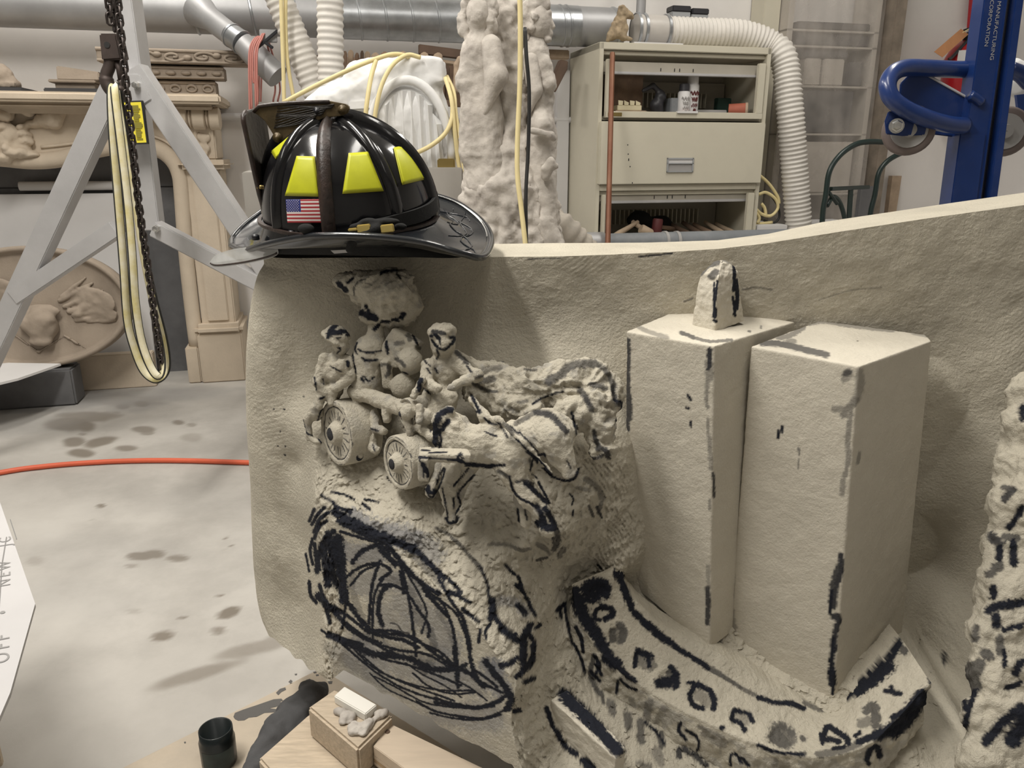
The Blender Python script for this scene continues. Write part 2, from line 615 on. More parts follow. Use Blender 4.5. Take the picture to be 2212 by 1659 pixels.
M = dict(
    stone=mat('limestone', (0.60, 0.555, 0.455), 0.9, var=0.16, vscale=9, bump=0.9, bscale=230, spec=0.2, char=True, speck=0.35),
    stone_smooth=mat('limestone_sawn', (0.64, 0.595, 0.50), 0.9, var=0.1, vscale=7, bump=0.45, bscale=230, spec=0.2, char=True, speck=0.2),
    mantel=mat('pale_carved_stone', (0.62, 0.53, 0.42), 0.85, var=0.14, vscale=5, bump=0.3, bscale=90, spec=0.2),
    mantel_grey=mat('dusty_carved_stone', (0.36, 0.30, 0.24), 0.9, var=0.2, vscale=6, bump=0.3, bscale=120, spec=0.2),
    plaster=mat('dusty_plaster', (0.62, 0.575, 0.52), 0.9, var=0.22, vscale=10, bump=0.6, bscale=70, spec=0.15, dirt=0.8, dscale=14, dcol=(0.30, 0.265, 0.24)),
    white_plaster=mat('white_plaster', (0.74, 0.74, 0.735), 0.8, var=0.05, vscale=12, bump=0.2, bscale=90, spec=0.2),
    card=mat('foam_board_face', (0.50, 0.49, 0.49), 0.8, var=0.05),
    wall=mat('white_wall_paint', (0.80, 0.775, 0.75), 0.7, var=0.06, vscale=1.5, spec=0.3, dirt=0.10, dscale=1.6),
    wall_dim=mat('dim_workshop_wall', (0.36, 0.35, 0.34), 0.8, var=0.1, vscale=1.5),
    ceil=mat('ceiling_paint', (0.8, 0.8, 0.78), 0.8),
    alu=mat('brushed_aluminium', (0.56, 0.555, 0.56), 0.5, metal=0.35, var=0.12, vscale=8, bump=0.1, bscale=200),
    galv=mat('galvanised_steel', (0.50, 0.52, 0.54), 0.34, metal=0.8, var=0.3, vscale=9, spec=0.5, dirt=0.25, dscale=6),
    galv_dull=mat('dusty_galvanised_steel', (0.38, 0.38, 0.385), 0.5, metal=0.45, var=0.15, vscale=7),
    hose=mat('white_ribbed_plastic', (0.72, 0.69, 0.64), 0.6, var=0.1, vscale=6, dirt=0.2, dscale=7),
    hose_dirty=mat('dusty_ribbed_plastic', (0.55, 0.50, 0.43), 0.7, var=0.3, vscale=18),
    yellow_cord=mat('yellow_cable', (0.80, 0.68, 0.36), 0.55, var=0.12, vscale=12),
    black_cord=mat('black_cable', (0.02, 0.02, 0.02), 0.5),
    red_cord=mat('salmon_cable', (0.50, 0.20, 0.17), 0.55, var=0.15),
    chain=mat('dark_chain_steel', (0.10, 0.085, 0.08), 0.35, metal=0.8, var=0.4, vscale=60),
    rust=mat('brown_hook_steel', (0.085, 0.065, 0.058), 0.55, metal=0.5, var=0.3, vscale=25),
    sling=mat('yellow_webbing', (0.66, 0.58, 0.27), 0.85, var=0.2, vscale=20, col2=(0.78, 0.74, 0.58)),
    sling_edge=mat('black_webbing_edge', (0.025, 0.025, 0.022), 0.8),
    yellow=mat('yellow_label', (0.86, 0.74, 0.06), 0.5),
    ink=mat('black_print', (0.02, 0.02, 0.02), 0.6),
    dark_print=mat('olive_print', (0.25, 0.22, 0.03), 0.6),
    helmet=mat('black_gloss_lacquer', (0.006, 0.006, 0.007), 0.16, spec=0.55, bump=0.06, bscale=45, coat=0.3),
    helmet_rib=mat('worn_black_leather', (0.02, 0.015, 0.013), 0.38, var=0.5, vscale=70, col2=(0.045, 0.028, 0.022), bump=0.3, bscale=160),
    brim=mat('glossy_grey_black_brim', (0.013, 0.015, 0.018), 0.2, spec=0.6, bump=0.12, bscale=40, coat=0.4),
    leather=mat('dark_embossed_leather', (0.022, 0.017, 0.012), 0.4, var=0.4, vscale=40, bump=0.5, bscale=90),
    eagle=mat('engraved_bronze_leather', (0.14, 0.10, 0.045), 0.42, metal=0.3, var=0.5, vscale=30, bump=0.3, bscale=120),
    lime=mat('lime_reflective_tape', (0.55, 0.57, 0.02), 0.4, var=0.10, vscale=50),
    lime_edge=mat('lime_tape_edge', (0.44, 0.43, 0.02), 0.45),
    cloth_black=mat('black_strap_fabric', (0.008, 0.008, 0.008), 0.9, bump=0.3, bscale=200),
    ochre=mat('ochre_plastic', (0.55, 0.42, 0.13), 0.4),
    brass=mat('brass', (0.5, 0.38, 0.15), 0.3, metal=0.9),
    flag_red=mat('flag_red', (0.40, 0.03, 0.04), 0.5), flag_white=mat('flag_white', (0.78, 0.72, 0.68), 0.5), flag_blue=mat('flag_blue', (0.03, 0.04, 0.20), 0.5),
    steel=mat('bright_steel', (0.62, 0.62, 0.6), 0.25, metal=0.9),
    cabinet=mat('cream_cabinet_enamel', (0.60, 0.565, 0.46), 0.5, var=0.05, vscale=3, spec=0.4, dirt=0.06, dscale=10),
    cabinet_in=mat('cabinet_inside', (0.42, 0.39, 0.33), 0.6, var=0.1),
    slot=mat('dark_slot', (0.02, 0.02, 0.02), 0.8),
    copper=mat('copper_pipe', (0.22, 0.10, 0.055), 0.5, metal=0.3, var=0.3, vscale=8, col2=(0.17, 0.06, 0.03)),
    blue=mat('blue_lift_paint', (0.011, 0.038, 0.17), 0.3, var=0.2, vscale=6, spec=0.5, coat=0.25, dirt=0.12, dscale=9, dcol=(0.2, 0.2, 0.3)),
    black_metal=mat('black_metal', (0.012, 0.012, 0.016), 0.4),
    rubber=mat('grey_rubber_tyre', (0.17, 0.135, 0.125), 0.6, var=0.15),
    hub=mat('grey_wheel_hub', (0.36, 0.35, 0.34), 0.5, var=0.1),
    green_black=mat('dark_green_hand_truck_paint', (0.014, 0.028, 0.026), 0.35, spec=0.5),
    red=mat('extinguisher_red', (0.36, 0.012, 0.018), 0.3, coat=0.3),
    red_sign=mat('sign_red', (0.42, 0.02, 0.03), 0.5),
    paper=mat('white_paper', (0.66, 0.65, 0.645), 0.7, var=0.04),
    tag=mat('orange_tag', (0.58, 0.28, 0.13), 0.7, var=0.1, vscale=20),
    wood=mat('pale_timber', (0.55, 0.455, 0.34), 0.75, var=0.25, vscale=8, stretch=(3, 22, 22), bump=0.3, bscale=12, dirt=0.35, dscale=9, dcol=(0.5, 0.42, 0.34)),
    ply=mat('plywood_face', (0.58, 0.48, 0.37), 0.65, var=0.12, vscale=5, stretch=(2, 12, 12)),
    ply_edge=mat('plywood_edge', (0.42, 0.30, 0.18), 0.75, var=0.3, vscale=30),
    brown_wood=mat('brown_wood', (0.26, 0.17, 0.115), 0.75, var=0.35, vscale=14),
    tan_wood=mat('tan_wood', (0.46, 0.35, 0.25), 0.75, var=0.25, vscale=14),
    dark_wood=mat('dark_brown_wood', (0.12, 0.075, 0.05), 0.75, var=0.3, vscale=14),
    post=mat('old_timber_post', (0.26, 0.215, 0.17), 0.85, var=0.35, vscale=10, dirt=0.3, dscale=8),
    slate=mat('dark_grey_slate', (0.15, 0.15, 0.155), 0.75, var=0.25, vscale=7, dirt=0.3, dscale=5, dcol=(0.3, 0.3, 0.3)),
    dark_stone=mat('charcoal_slab', (0.045, 0.045, 0.048), 0.7, var=0.2),
    grey_box=mat('grey_painted_plinth', (0.36, 0.34, 0.31), 0.8, var=0.08),
    orange_hose=mat('orange_hose', (0.70, 0.13, 0.06), 0.5, var=0.1),
    jar=mat('black_paint_jar', (0.006, 0.010, 0.011), 0.3, spec=0.5),
    jar_label=mat('dark_jar_label', (0.02, 0.04, 0.04), 0.5, var=0.5, vscale=40),
    glove=mat('charcoal_rag', (0.085, 0.085, 0.088), 0.95, var=0.25, vscale=25, bump=0.3, bscale=300),
    board=mat('dusty_board', (0.50, 0.43, 0.34), 0.85, var=0.12, vscale=9, dirt=0.35, dscale=7, dcol=(0.28, 0.25, 0.22), char=True),
    grey_pvc=mat('grey_pvc', (0.20, 0.215, 0.23), 0.5, var=0.15, vscale=6, dirt=0.25, dscale=8, dcol=(0.45, 0.44, 0.42)),
    clear_pvc=mat('milky_coupling', (0.55, 0.52, 0.48), 0.35, var=0.15),
    monkey=mat('tan_figurine_fur', (0.40, 0.31, 0.20), 0.85, var=0.35, vscale=45, bump=0.4, bscale=120),
    visor=mat('scratched_clear_visor', (0.75, 0.76, 0.74), 0.25, alpha=0.45, spec=0.6, var=0.2, vscale=20),
    grout=mat('dust_white', (0.80, 0.78, 0.72), 0.9),
    terracotta=mat('terracotta', (0.42, 0.12, 0.07), 0.7, var=0.2),
    maroon=mat('maroon_rubber', (0.11, 0.025, 0.025), 0.6),
    cream_card=mat('cream_card', (0.62, 0.56, 0.38), 0.7), dark_plastic=mat('dark_plastic', (0.03, 0.03, 0.035), 0.45), dark_green=mat('dark_green_plastic', (0.03, 0.075, 0.06), 0.5),
    grey_plastic=mat('grey_plastic', (0.33, 0.34, 0.35), 0.5), orange=mat('orange_plastic', (0.55, 0.12, 0.05), 0.5),
    storage=mat('grey_storage_bin', (0.06, 0.06, 0.065), 0.7, var=0.2), storage_light=mat('light_storage_box', (0.5, 0.46, 0.41), 0.8, var=0.15),
)

# ------------------------------------------------------------------ room shell
def floor_mat():
    m = mat('concrete_floor', (0.50, 0.48, 0.445), 0.62, var=0.0, col2=(0.40, 0.38, 0.35), vscale=2.6, detail=10, bump=0.15, bscale=25, spec=0.3,
            dirt=0.45, dscale=1.3, dcol=(0.30, 0.285, 0.265))
    nt = m.node_tree
    b = nt.nodes['Principled BSDF']
    lnk = b.inputs['Base Color'].links[0].from_socket
    for an, cc in (('stain', (0.17, 0.145, 0.115, 1)), ('soft_grey', (0.24, 0.235, 0.23, 1))):
        a = nt.nodes.new('ShaderNodeAttribute'); a.attribute_name = an
        x = nt.nodes.new('ShaderNodeMix'); x.data_type = 'RGBA'
        nt.links.new(a.outputs['Fac'], x.inputs[0]); nt.links.new(lnk, x.inputs[6]); x.inputs[7].default_value = cc
        lnk = x.outputs[2]
    nt.links.new(lnk, b.inputs['Base Color'])
    return m


def build_floor():
    xs = np.concatenate([np.linspace(-6, -2.3, 6), np.arange(-2.25, 0.31, 0.011), np.linspace(0.4, 6, 8)])
    ys = np.concatenate([np.linspace(-4, 0.7, 5), np.arange(0.75, 4.2, 0.011), np.linspace(4.3, 7, 5)])
    X, Y = np.meshgrid(xs, ys, indexing='ij')
    v = np.stack([X.ravel(), Y.ravel(), np.zeros(X.size)], 1)
    i = np.arange(len(xs) - 1)[:, None] * len(ys) + np.arange(len(ys) - 1)[None, :]
    i = i.ravel()
    f = np.stack([i, i + len(ys), i + len(ys) + 1, i + 1], 1)
    stain = np.zeros(len(v)); soft_grey = np.zeros(len(v))
    wob = fbm(v, 9, 3, 5) * 0.28
    def blot(arr, px, py, rx, ry, s, soft=0.3, tilt=0):
        c = PZ(px, py, 0); ex = PZ(px + rx, py + tilt, 0); ey = PZ(px, py - ry, 0)
        a = np.array((ex - c)[:2]); b = np.array((ey - c)[:2])
        Minv = np.linalg.inv(np.array([a, b]).T)
        q = (v[:, :2] - np.array(c[:2])) @ Minv.T
        r = np.hypot(q[:, 0], q[:, 1]) + wob
        arr[:] = np.maximum(arr, s * (1 - sstep(1 - soft, 1 + soft, r)))
    for a in ((150, 915, 50, 16, .8), (190, 900, 70, 12, .7), (250, 862, 90, 14, .45), (185, 920, 22, 12, .85), (160, 955, 24, 10, .8), (215, 955, 36, 11, .85, .25, -8), (175, 978, 26, 9, .85),
              (265, 878, 14, 5, .7), (305, 872, 16, 6, .75), (310, 928, 22, 6, .7), (318, 935, 14, 5, .6), (272, 968, 24, 7, .75), (385, 912, 12, 5, .75), (415, 918, 9, 4, .5), (250, 893, 9, 4, .45),
              (178, 938, 8, 3, .6), (415, 945, 26, 9, .3), (218, 1093, 8, 4, .9), (201, 1122, 4, 2, .7), (305, 1201, 26, 8, .85), (335, 1197, 22, 9, .8), (383, 1206, 24, 7, .75), (285, 1222, 12, 4, .5),
              (492, 1324, 26, 13, .9, .2, -8), (472, 1362, 16, 10, .7), (350, 1374, 26, 12, .85, .2, -4), (395, 1334, 7, 3, .8), (474, 1287, 6, 4, .9), (490, 1163, 4, 3, .8), (483, 1188, 3, 2, .8),
              (440, 1452, 90, 14, .65, .35, -26), (540, 1402, 80, 16, .55, .3, -20), (620, 1378, 60, 14, .5, .3, -10), (500, 1180, 3, 2, .8), (75, 1212, 20, 10, .3), (290, 1320, 14, 6, .3)):
        blot(stain, *a)
    for a in ((60, 865, 260, 26, .75, .5), (330, 850, 200, 16, .6, .5), (60, 915, 130, 24, .4, .6), (180, 1190, 200, 40, .18, .7), (130, 1290, 160, 50, .22, .7), (420, 1080, 120, 30, .12, .6)):  # wide, soft-edged grey blots over the concrete
        blot(soft_grey, *a)
    return struct(npmesh('floor', v, f, floor_mat(), None, True, {'stain': stain, 'soft_grey': soft_grey}))


build_floor()
for nm, args in (('wall_back', (-5.2, 4.4, 4.25, 4.4, -0.02, 3.4)), ('wall_left', (-5.2, -5.05, -3.2, 4.25, -0.02, 3.4)),
                 ('wall_right', (4.25, 4.4, -3.2, 4.25, -0.02, 3.4)), ('wall_front', (-5.2, 4.4, -3.35, -3.2, -0.02, 3.4))):
    struct(MB().wbox(*args).build(nm, M['wall' if nm in ('wall_back', 'wall_right') else 'wall_dim']))
struct(MB().wbox(-5.2, 4.4, -3.35, 4.4, 3.4, 3.5).build('ceiling', M['ceil']))

# ------------------------------------------------------------------ marks drawn on the stone
def R(x0, y0, s, txt):
    """strokes read off an enlargement: 'width,strength;x,y x,y ...' one per line"""
    out = []
    for ln in txt.strip().splitlines():
        ln = ln.strip()
        if not ln:
            continue
        h, pts = ln.split(';')
        wd, *st = [float(t) for t in h.split(',')]
        P = [tuple(float(t) for t in p.split(',')) for p in pts.split()]
        out.append((wd / s, st[0] if st else 1.0, [(x0 + x / s, y0 + y / s) for x, y in P]))
    return out


def smooth2(P):
    if len(P) < 3:
        return P
    return [(q.x, q.y) for q in smooth_path([Vector((a, b, 0)) for a, b in P], 5)]


def paint(v, strokes, seed=3, dry=0.55, widen=1.4):
    px, py = proj(v)
    out = np.zeros(len(v))
    nz = fbm(v, 260, 2, seed) * 0.5 + fbm(v, 900, 1, seed + 5) * 0.35
    for wd, st, P in strokes:
        wd = wd * widen
        P = smooth2(P)
        pad = wd * 1.2 + 2
        x0, x1 = min(p[0] for p in P) - pad, max(p[0] for p in P) + pad
        y0, y1 = min(p[1] for p in P) - pad, max(p[1] for p in P) + pad
        s = np.nonzero((px > x0) & (px < x1) & (py > y0) & (py < y1))[0]
        if not len(s):
            continue
        X, Y = px[s], py[s]
        d = np.full(len(s), 1e9)
        if len(P) == 1:
            d = np.hypot(X - P[0][0], Y - P[0][1])
        for (ax, ay), (bx, by) in zip(P[:-1], P[1:]):
            ux, uy = bx - ax, by - ay
            L = ux * ux + uy * uy + 1e-9
            t = np.clip(((X - ax) * ux + (Y - ay) * uy) / L, 0, 1)
            d = np.minimum(d, np.hypot(X - ax - t * ux, Y - ay - t * uy))
        h = wd / 2
        e = d + nz[s] * h * dry
        c = st * (1 - sstep(h * 0.75, h * 1.15 + 0.6, e))
        out[s] = np.maximum(out[s], c)
    return out


SCRIB = R(500, 1040, 2.68, '''
30;600,180 720,240 850,310 960,350 1060,400
34;640,230 780,300 900,360
26;560,300 540,400 545,500
30;600,330 610,430 620,540
22;1060,390 1150,480 1230,560
26;600,900 700,950 820,1000
20;1100,1075 1200,1090 1300,1085
22;880,300 860,380 950,480
18;690,720 760,820 820,870
16;1330,1080 1400,1130 1460,1190
18;980,520 1000,640
16;1110,620 1180,700 1250,780
14;600,160 700,235 820,310 950,355 1030,375 1110,435 1190,520 1260,570 1330,640
26;640,190 760,270 870,330 980,360 1060,385
16;620,230 740,260 860,310 960,350
10;630,290 760,330 850,360 920,420
20;870,330 930,400 1010,500 1110,600 1200,650
12;840,300 900,350 960,440 1000,560 1040,760 1070,1010
8;940,400 1010,520 1080,640 1130,760 1100,880
30;560,330 585,450 590,560 640,620
34;620,330 635,450 640,560 650,690
26;530,400 545,500 560,600
20;590,290 545,330 510,400 495,520
10;640,560 660,700 640,850
14;640,620 690,730 790,840 830,880 900,900 1000,920 1080,960
12;660,560 720,510 800,480 870,480 920,520 860,570
18;700,470 760,400 850,370 900,390
10;690,600 760,520 830,490
12;860,460 815,600 795,820
10;880,560 830,650 815,800 820,940
12;860,600 930,600 1010,640 1080,740 1140,830 1140,900
18;930,600 870,640 850,740 870,830
9;1090,570 1170,660 1250,720 1310,780 1370,940 1380,1050
12;1130,660 1210,690 1260,790 1290,900 1310,1080 1310,1190
16;1290,960 1300,1060 1310,1180
12;1200,560 1270,690 1330,780 1360,900 1380,1000 1400,1120
16;1330,770 1370,900 1390,1060 1420,1140
12;530,690 620,740 700,800 800,880
18;540,720 600,760 660,830 760,900 860,940
22;560,890 680,940 800,990 900,1010 1010,1020 1130,1070
12;640,800 730,870 850,950 950,1000 1080,1040 1190,1090 1330,1090
14;780,850 900,880 1040,900 1130,960 1250,1050 1300,1080
10;830,860 960,870 1080,930 1210,990 1290,1070
10;870,950 980,980 1130,1000 1270,1080
14;1080,1040 1170,1090 1280,1090 1360,1060
8;560,870 700,930 860,1020 1010,1060 1160,1110 1330,1180
8;640,940 720,1010 830,1100 960,1180 1110,1240 1300,1290
7;700,960 810,1070 960,1150 1120,1210 1290,1270
7;760,1010 880,1110 1060,1180 1230,1210 1390,1210
6;830,1130 950,1190 1120,1280 1300,1310
5;800,1110 900,1200 1050,1270 1180,1330 1350,1370
5;1010,1050 1110,1120 1230,1180 1330,1250
7;1050,1110 1150,1190 1290,1230 1410,1220
16;1180,1280 1300,1290 1420,1310 1530,1280 1590,1240
10;1180,1250 1290,1300 1400,1310 1520,1300
8;1070,1270 1180,1330 1330,1360 1460,1370 1590,1320
7;1150,1340 1280,1370 1440,1380 1560,1350
24;1470,1040 1530,1120 1590,1200 1620,1270
30;1590,1210 1620,1260 1600,1310
10;1410,1140 1480,1180 1560,1220
10;1390,1080 1450,1120 1540,1190
6;1300,1150 1390,1200 1480,1270
12;680,920 760,945
8;870,990 940,1000
5,.8;920,820 960,830 990,870 1030,880
8;520,860 600,920 690,950
26;500,660 560,720 620,760
14;510,600 540,700 570,820
30,.55;1050,420 1150,520 1230,600
26,.4;720,480 690,580 720,700 760,800
30,.35;900,560 1000,600 1080,720
26,.5;1150,860 1170,980 1120,1100
30,.3;1050,760 1130,860
20,.35;1190,740 1250,840 1300,960
34,.3;780,880 960,980 1160,1040
40,.25;560,960 760,1100 1000,1230
''')
WASH = R(500, 1040, 2.68, '''
120,.55;700,220 880,300 1060,340
110,.45;640,400 720,420 860,420
130,.35;760,600 900,560 1060,640
150,.35;1000,700 1150,800 1260,950
150,.35;760,960 960,1060 1200,1120 1450,1160
140,.4;900,300 1020,320 1160,420
120,.5;1500,1080 1560,1200
150,.22;700,1050 900,1200 1200,1330 1500,1370
200,.16;900,700 950,800
160,.2;640,1000 700,1100 900,1280
60,.4;1560,690 1640,700 1700,760
60,.35;640,1130 650,1190
''')
ROCKS = R(500, 1040, 2.68, '''
12,.75;1190,270 1290,330 1380,430 1440,490
14,.95;1440,490 1480,590 1490,660 1520,700
34;1510,690 1515,740 1500,790
26;1500,740 1530,790 1580,850 1640,890
12;1500,820 1470,870 1475,910
34;1560,850 1620,900 1690,930
40;1690,930 1690,990 1690,1050
30;1690,900 1720,850 1730,830
22;1700,860 1750,930 1740,1010 1700,1090
26;1650,1020 1620,1050 1560,1070
26;1690,1050 1680,1110 1650,1130
20;1740,950 1750,1030 1720,1080
24;1700,1160 1750,1140
14;1590,490 1640,540
16;1660,550 1690,640 1720,700 1760,780
20;1650,600 1690,640
28;1660,720 1700,760
18;1290,650 1340,680 1380,700
22;1260,640 1310,660
20;1340,740 1400,790 1430,810
14;1440,860 1430,930
24;1640,1330 1665,1325
16;1790,830 1760,850
14,.6;1510,360 1600,370 1680,400 1720,390
14,.6;1770,370 1830,400
12,.8;1860,310 1870,390
10;580,60 660,80 710,105
9;770,105 850,120
12;760,130 800,160
10;520,80 560,105 590,120
14;590,120 610,170 640,190
16;540,150 500,190 465,250
14;480,160 450,230
18;560,180 510,220 480,290
16;550,230 510,260 480,330
16;450,580 460,660 490,700
14;470,330 455,400 470,480
18;480,360 490,440 510,510
10;430,420 450,520
14;1900,740 1910,790
''')
HORSE = R(880, 740, 3.318, '''
16,.8;400,20 430,60 450,70
28,.95;340,80 380,110 410,140
14;420,170 450,200 500,220
12;110,120 130,170 150,200
14;200,180 220,220
14,.8;130,340 160,380 190,410
26,.9;200,400 190,450 170,500 150,550
34,.55;530,200 600,190 660,180
36,.7;480,260 560,270 610,260
20,.8;470,290 520,320 580,350
14,.8;600,350 640,350
12;660,125 740,140 860,140
12,.8;840,190 920,200
10,.6;690,480 760,490
16,.6;800,430 860,420
12;900,440 960,400 1040,370 1120,350
44,.75;1010,280 1100,230 1160,170 1250,150 1340,150
30,.75;1340,150 1400,180 1440,230 1480,310
30,.8;1320,300 1370,310 1420,330
34,.8;1240,340 1280,400 1320,480
26,.9;1270,390 1310,450
24,.9;1470,320 1500,430 1540,450 1520,540
16;1480,410 1540,440 1500,560
24,.9;1340,640 1350,700 1390,760
30,.9;1370,760 1420,770 1440,820
22,.9;1280,820 1340,830 1400,810
24;1240,770 1290,800
18,.9;1210,600 1220,700 1220,800
16;330,450 380,480 460,490 520,500
14;320,440 350,460 370,480
40;310,480 250,500 210,560 200,640 190,730
16;230,620 240,700 230,750
30;290,560 250,620
18;460,380 490,440 520,500
12;550,540 600,580 650,580
10;560,640 600,660 640,670
12,.9;660,580 720,680
20,.7;690,580 740,620 750,660
9;740,600 790,650
9;800,640 880,720 940,790
12;780,690 860,770 950,850 1020,930
18;860,780 960,880 1040,960
14;940,810 980,800 990,840
14;1040,960 1130,990 1200,970 1230,880 1220,780
8;1140,840 1170,900
28,.65;780,580 850,540 920,500 1000,500
34,.9;920,500 1020,520 1090,580 1140,640
14;1180,500 1200,600
12;80,820 200,830 330,840 400,830
8;160,790 280,785
9;100,770 160,775
9;80,820 110,900 115,960
22;115,870 140,920 145,960
18;380,800 360,840 430,870
24;420,870 520,880 600,890
16;600,880 690,880
20,.8;650,920 720,960
11;260,900 230,950 210,1010
10;270,900 250,980 220,1050 180,1110
22;150,1030 160,1080 200,1060
10;130,1050 160,1110
9;250,1040 270,1140 290,1250
10;440,900 390,960 330,1030
11;480,950 420,1010 370,1070 360,1110
8;330,1110 335,1190
9;370,1110 380,1160 345,1230
18;280,1260 300,1290 350,1280 360,1250
14;730,960 750,1040 800,1110 880,1150 920,1170
14,.9;780,1000 840,990 900,1010
26;850,1010 900,1050 960,1110 1000,1150
14;940,1000 970,1060 1020,1150
34;920,1170 960,1230 980,1290
40;940,1290 990,1330 1040,1330
34;990,1190 1030,1260 1060,1330
9;900,840 880,920
8;890,940 930,970
16,.8;880,840 890,880
12;790,1190 800,1280
12;840,1200 860,1270
8;1160,1080 1190,1120 1180,1160
9;1190,1200 1185,1240
30,.8;1070,1350 1080,1420 1050,1480
14,.8;930,1560 1000,1540
20,.5;1220,1040 1300,1060
30,.55;1280,980 1360,1040 1400,1120
22,.6;1390,1150 1370,1220
16,.8;1300,1170 1330,1240
16,.9;1360,1180 1390,1250
12,.6;200,1330 300,1380
12,.75;310,1400 400,1480 480,1580 540,1660
16,.8;700,1590 760,1650
14,.5;580,1450 700,1440 800,1480 880,1480
18,.5;930,1440 990,1470 1020,1520
12;1360,1590 1390,1620
30,.6;1120,1480 1090,1530
''')
FIGS = R(640, 560, 4.879, '''
40;440,250 480,290 530,330
22;600,200 560,230 540,250
10,.8;610,380 610,300 660,230 730,210
14,.6;730,250 790,270
24;890,150 960,120 1060,120
16;1060,160 1100,200
24;730,490 760,540
50;680,560 750,590 830,610
26;760,620 850,640
22;900,660 980,660
40;1110,610 1130,580
20;1040,640 1080,650
20;1010,640 1080,620
30;820,740 870,690
46;440,660 390,720 350,790
40;350,800 410,770 470,780
36;470,760 560,760
24;330,830 350,790
20;430,830 460,830
22;530,800 590,790
14;440,930 470,950 430,990
11;360,1130 420,1160 480,1190
26;540,1080 550,1130
12;600,930 590,980 610,1100 630,1200
14;640,880 620,950 640,1000
14;650,950 720,980 820,980 900,960
14;690,1040 760,1070 860,1060
22;730,1070 800,1070
12;680,1250 720,1240 760,1290 820,1240
22;690,1260 710,1290
26,.7;880,1120 930,1110 990,1130
34,.8;970,1130 980,1190 950,1230
10;960,870 940,930 980,960
24;950,870 960,990
40,.7;1180,800 1200,850
34,.6;1050,890 1130,880
30,.8;1060,1050 1110,1090 1140,1120
20;1230,800 1280,900
26,.7;1270,920 1340,970
12;1120,1190 1170,1210
30,.9;1440,760 1560,780
26;1420,810 1460,800 1500,830
22;1430,850 1470,910 1530,950 1590,940 1630,890
26;1620,820 1670,830 1640,890
13;1510,830 1520,900
14;1480,950 1500,1010 1480,1050
12;1410,1130 1360,1080 1340,1040
14;1380,1150 1410,1200
14;1460,1150 1490,1200
36,.85;1690,980 1750,1040 1800,1090
16;1740,910 1780,960 1830,1000
18;1800,1130 1850,1190
14;1340,1360 1390,1400 1410,1420
44;1310,1270 1290,1380
16,.9;1860,1310 1920,1340
24,.8;1890,1250 1960,1230
14;190,1250 200,1300 210,1380
10;280,1260 290,1320
16;250,1470 300,1450
''')
WHEEL = R(640, 840, 5.925, '''
14;400,210 340,250 300,320 280,420 290,540 320,640 370,760 440,850 530,930 600,970 660,970
9;270,400 260,520 300,650 360,780
13;560,330 620,420 670,520 690,640 710,760 720,860
14;560,230 600,270
12;350,180 430,170 510,220 560,280
20;540,230 580,260
10;680,510 700,650 720,800
10;320,370 360,430
12;370,310 390,350
16;430,290 450,400
12;490,310 500,400
12;530,320 520,380
11;600,410 570,450 580,500
18;600,590 650,575
8;580,660 650,690
8;600,690 670,730
9;580,690 650,760
10;620,720 690,780
10;600,760 640,860
10;540,780 560,880
12;600,790 650,890
9;500,830 510,890
9;470,800 480,840
12;310,510 350,530
9;330,600 350,650
10;380,700 420,790
40;400,560 430,620 450,680
34;380,600 420,660
60;420,580 445,640
24;1140,670 1230,670 1310,710 1330,740
10;1090,830 1120,780 1190,750 1270,760 1330,790 1400,880 1450,970
12;1090,880 1100,1000 1140,1080 1200,1180 1280,1220 1380,1240 1450,1190 1480,1080
9;1130,810 1180,850
10;1190,790 1210,840
8;1280,790 1290,830
9;1120,830 1160,880
8;1120,930 1170,940
9;1380,1040 1440,1080
8;1370,1100 1420,1160
9;1340,1130 1350,1190
10;1240,1090 1270,1150
8;1200,1100 1210,1150
12;1290,1150 1310,1170
8;1180,1020 1220,1040
22;1200,950 1220,1020 1270,1060
14;1190,930 1250,960
18;1430,1200 1470,1150
22;780,790 790,770 840,760 870,800
30;770,880 820,920 880,880
14;770,780 770,850
12;890,280 880,370 910,470
20;910,480 960,510 1050,540
16;980,720 1000,790
24;1740,440 1720,540
14;240,560 290,650 340,700
10;130,240 160,200 220,170
14;80,400 130,560 210,600
12;80,330 120,290
10;320,1360 340,1390 440,1410
14,.9;460,1310 560,1340 650,1360
10;660,1360 740,1410
12;880,1410 960,1420 1060,1450
30,.8;850,1470 940,1540
16;510,1480 600,1530 720,1550
30;540,1520 640,1560 700,1580
14;1830,1050 1820,1150
20;1770,1050 1850,1020
''')
TOW1 = R(1330, 540, 2.963, '''
30,.9;75,580 75,700 70,830 85,960 85,1080
18,.9;72,1080 80,1150
14,.9;65,1170 70,1300
14,.6;65,1350 75,1500 65,1640
24,.95;600,640 600,700 595,760
40,.5;595,720 600,820
18,.55;590,800 580,960 590,1010
14,.5;590,1080 600,1300
20,.45;600,1200 610,1400
12,.9;625,1430 630,1580
12,.5;600,1600 600,1660
14;460,930 480,960
10;450,1010 470,1015
10;480,1100 482,1130
20,.5;140,490 200,520 330,560
18,.8;420,530 500,560
14,.7;500,560 600,585 740,575
10,.6;930,490 930,500
10,.7;1000,405 930,390
10,.7;850,520 860,522
''') + R(1180, 1200, 2.514, '''
20,.9;875,180 880,260 875,370
16,.4;880,60 880,180
''')
CAPS = R(1330, 540, 2.963, '''
10;650,200 640,300 625,430
9;630,210 628,330 628,430
18;640,380 635,430
16;757,100 760,190 755,260
14;760,180 775,300 760,410
9;775,190 785,280 780,380
12;750,300 765,420
30,.8;590,95 650,75
34,.8;610,170 640,140
16,.8;530,170 560,140 600,100
20,.7;690,60 750,80
16;630,450 640,455
''')
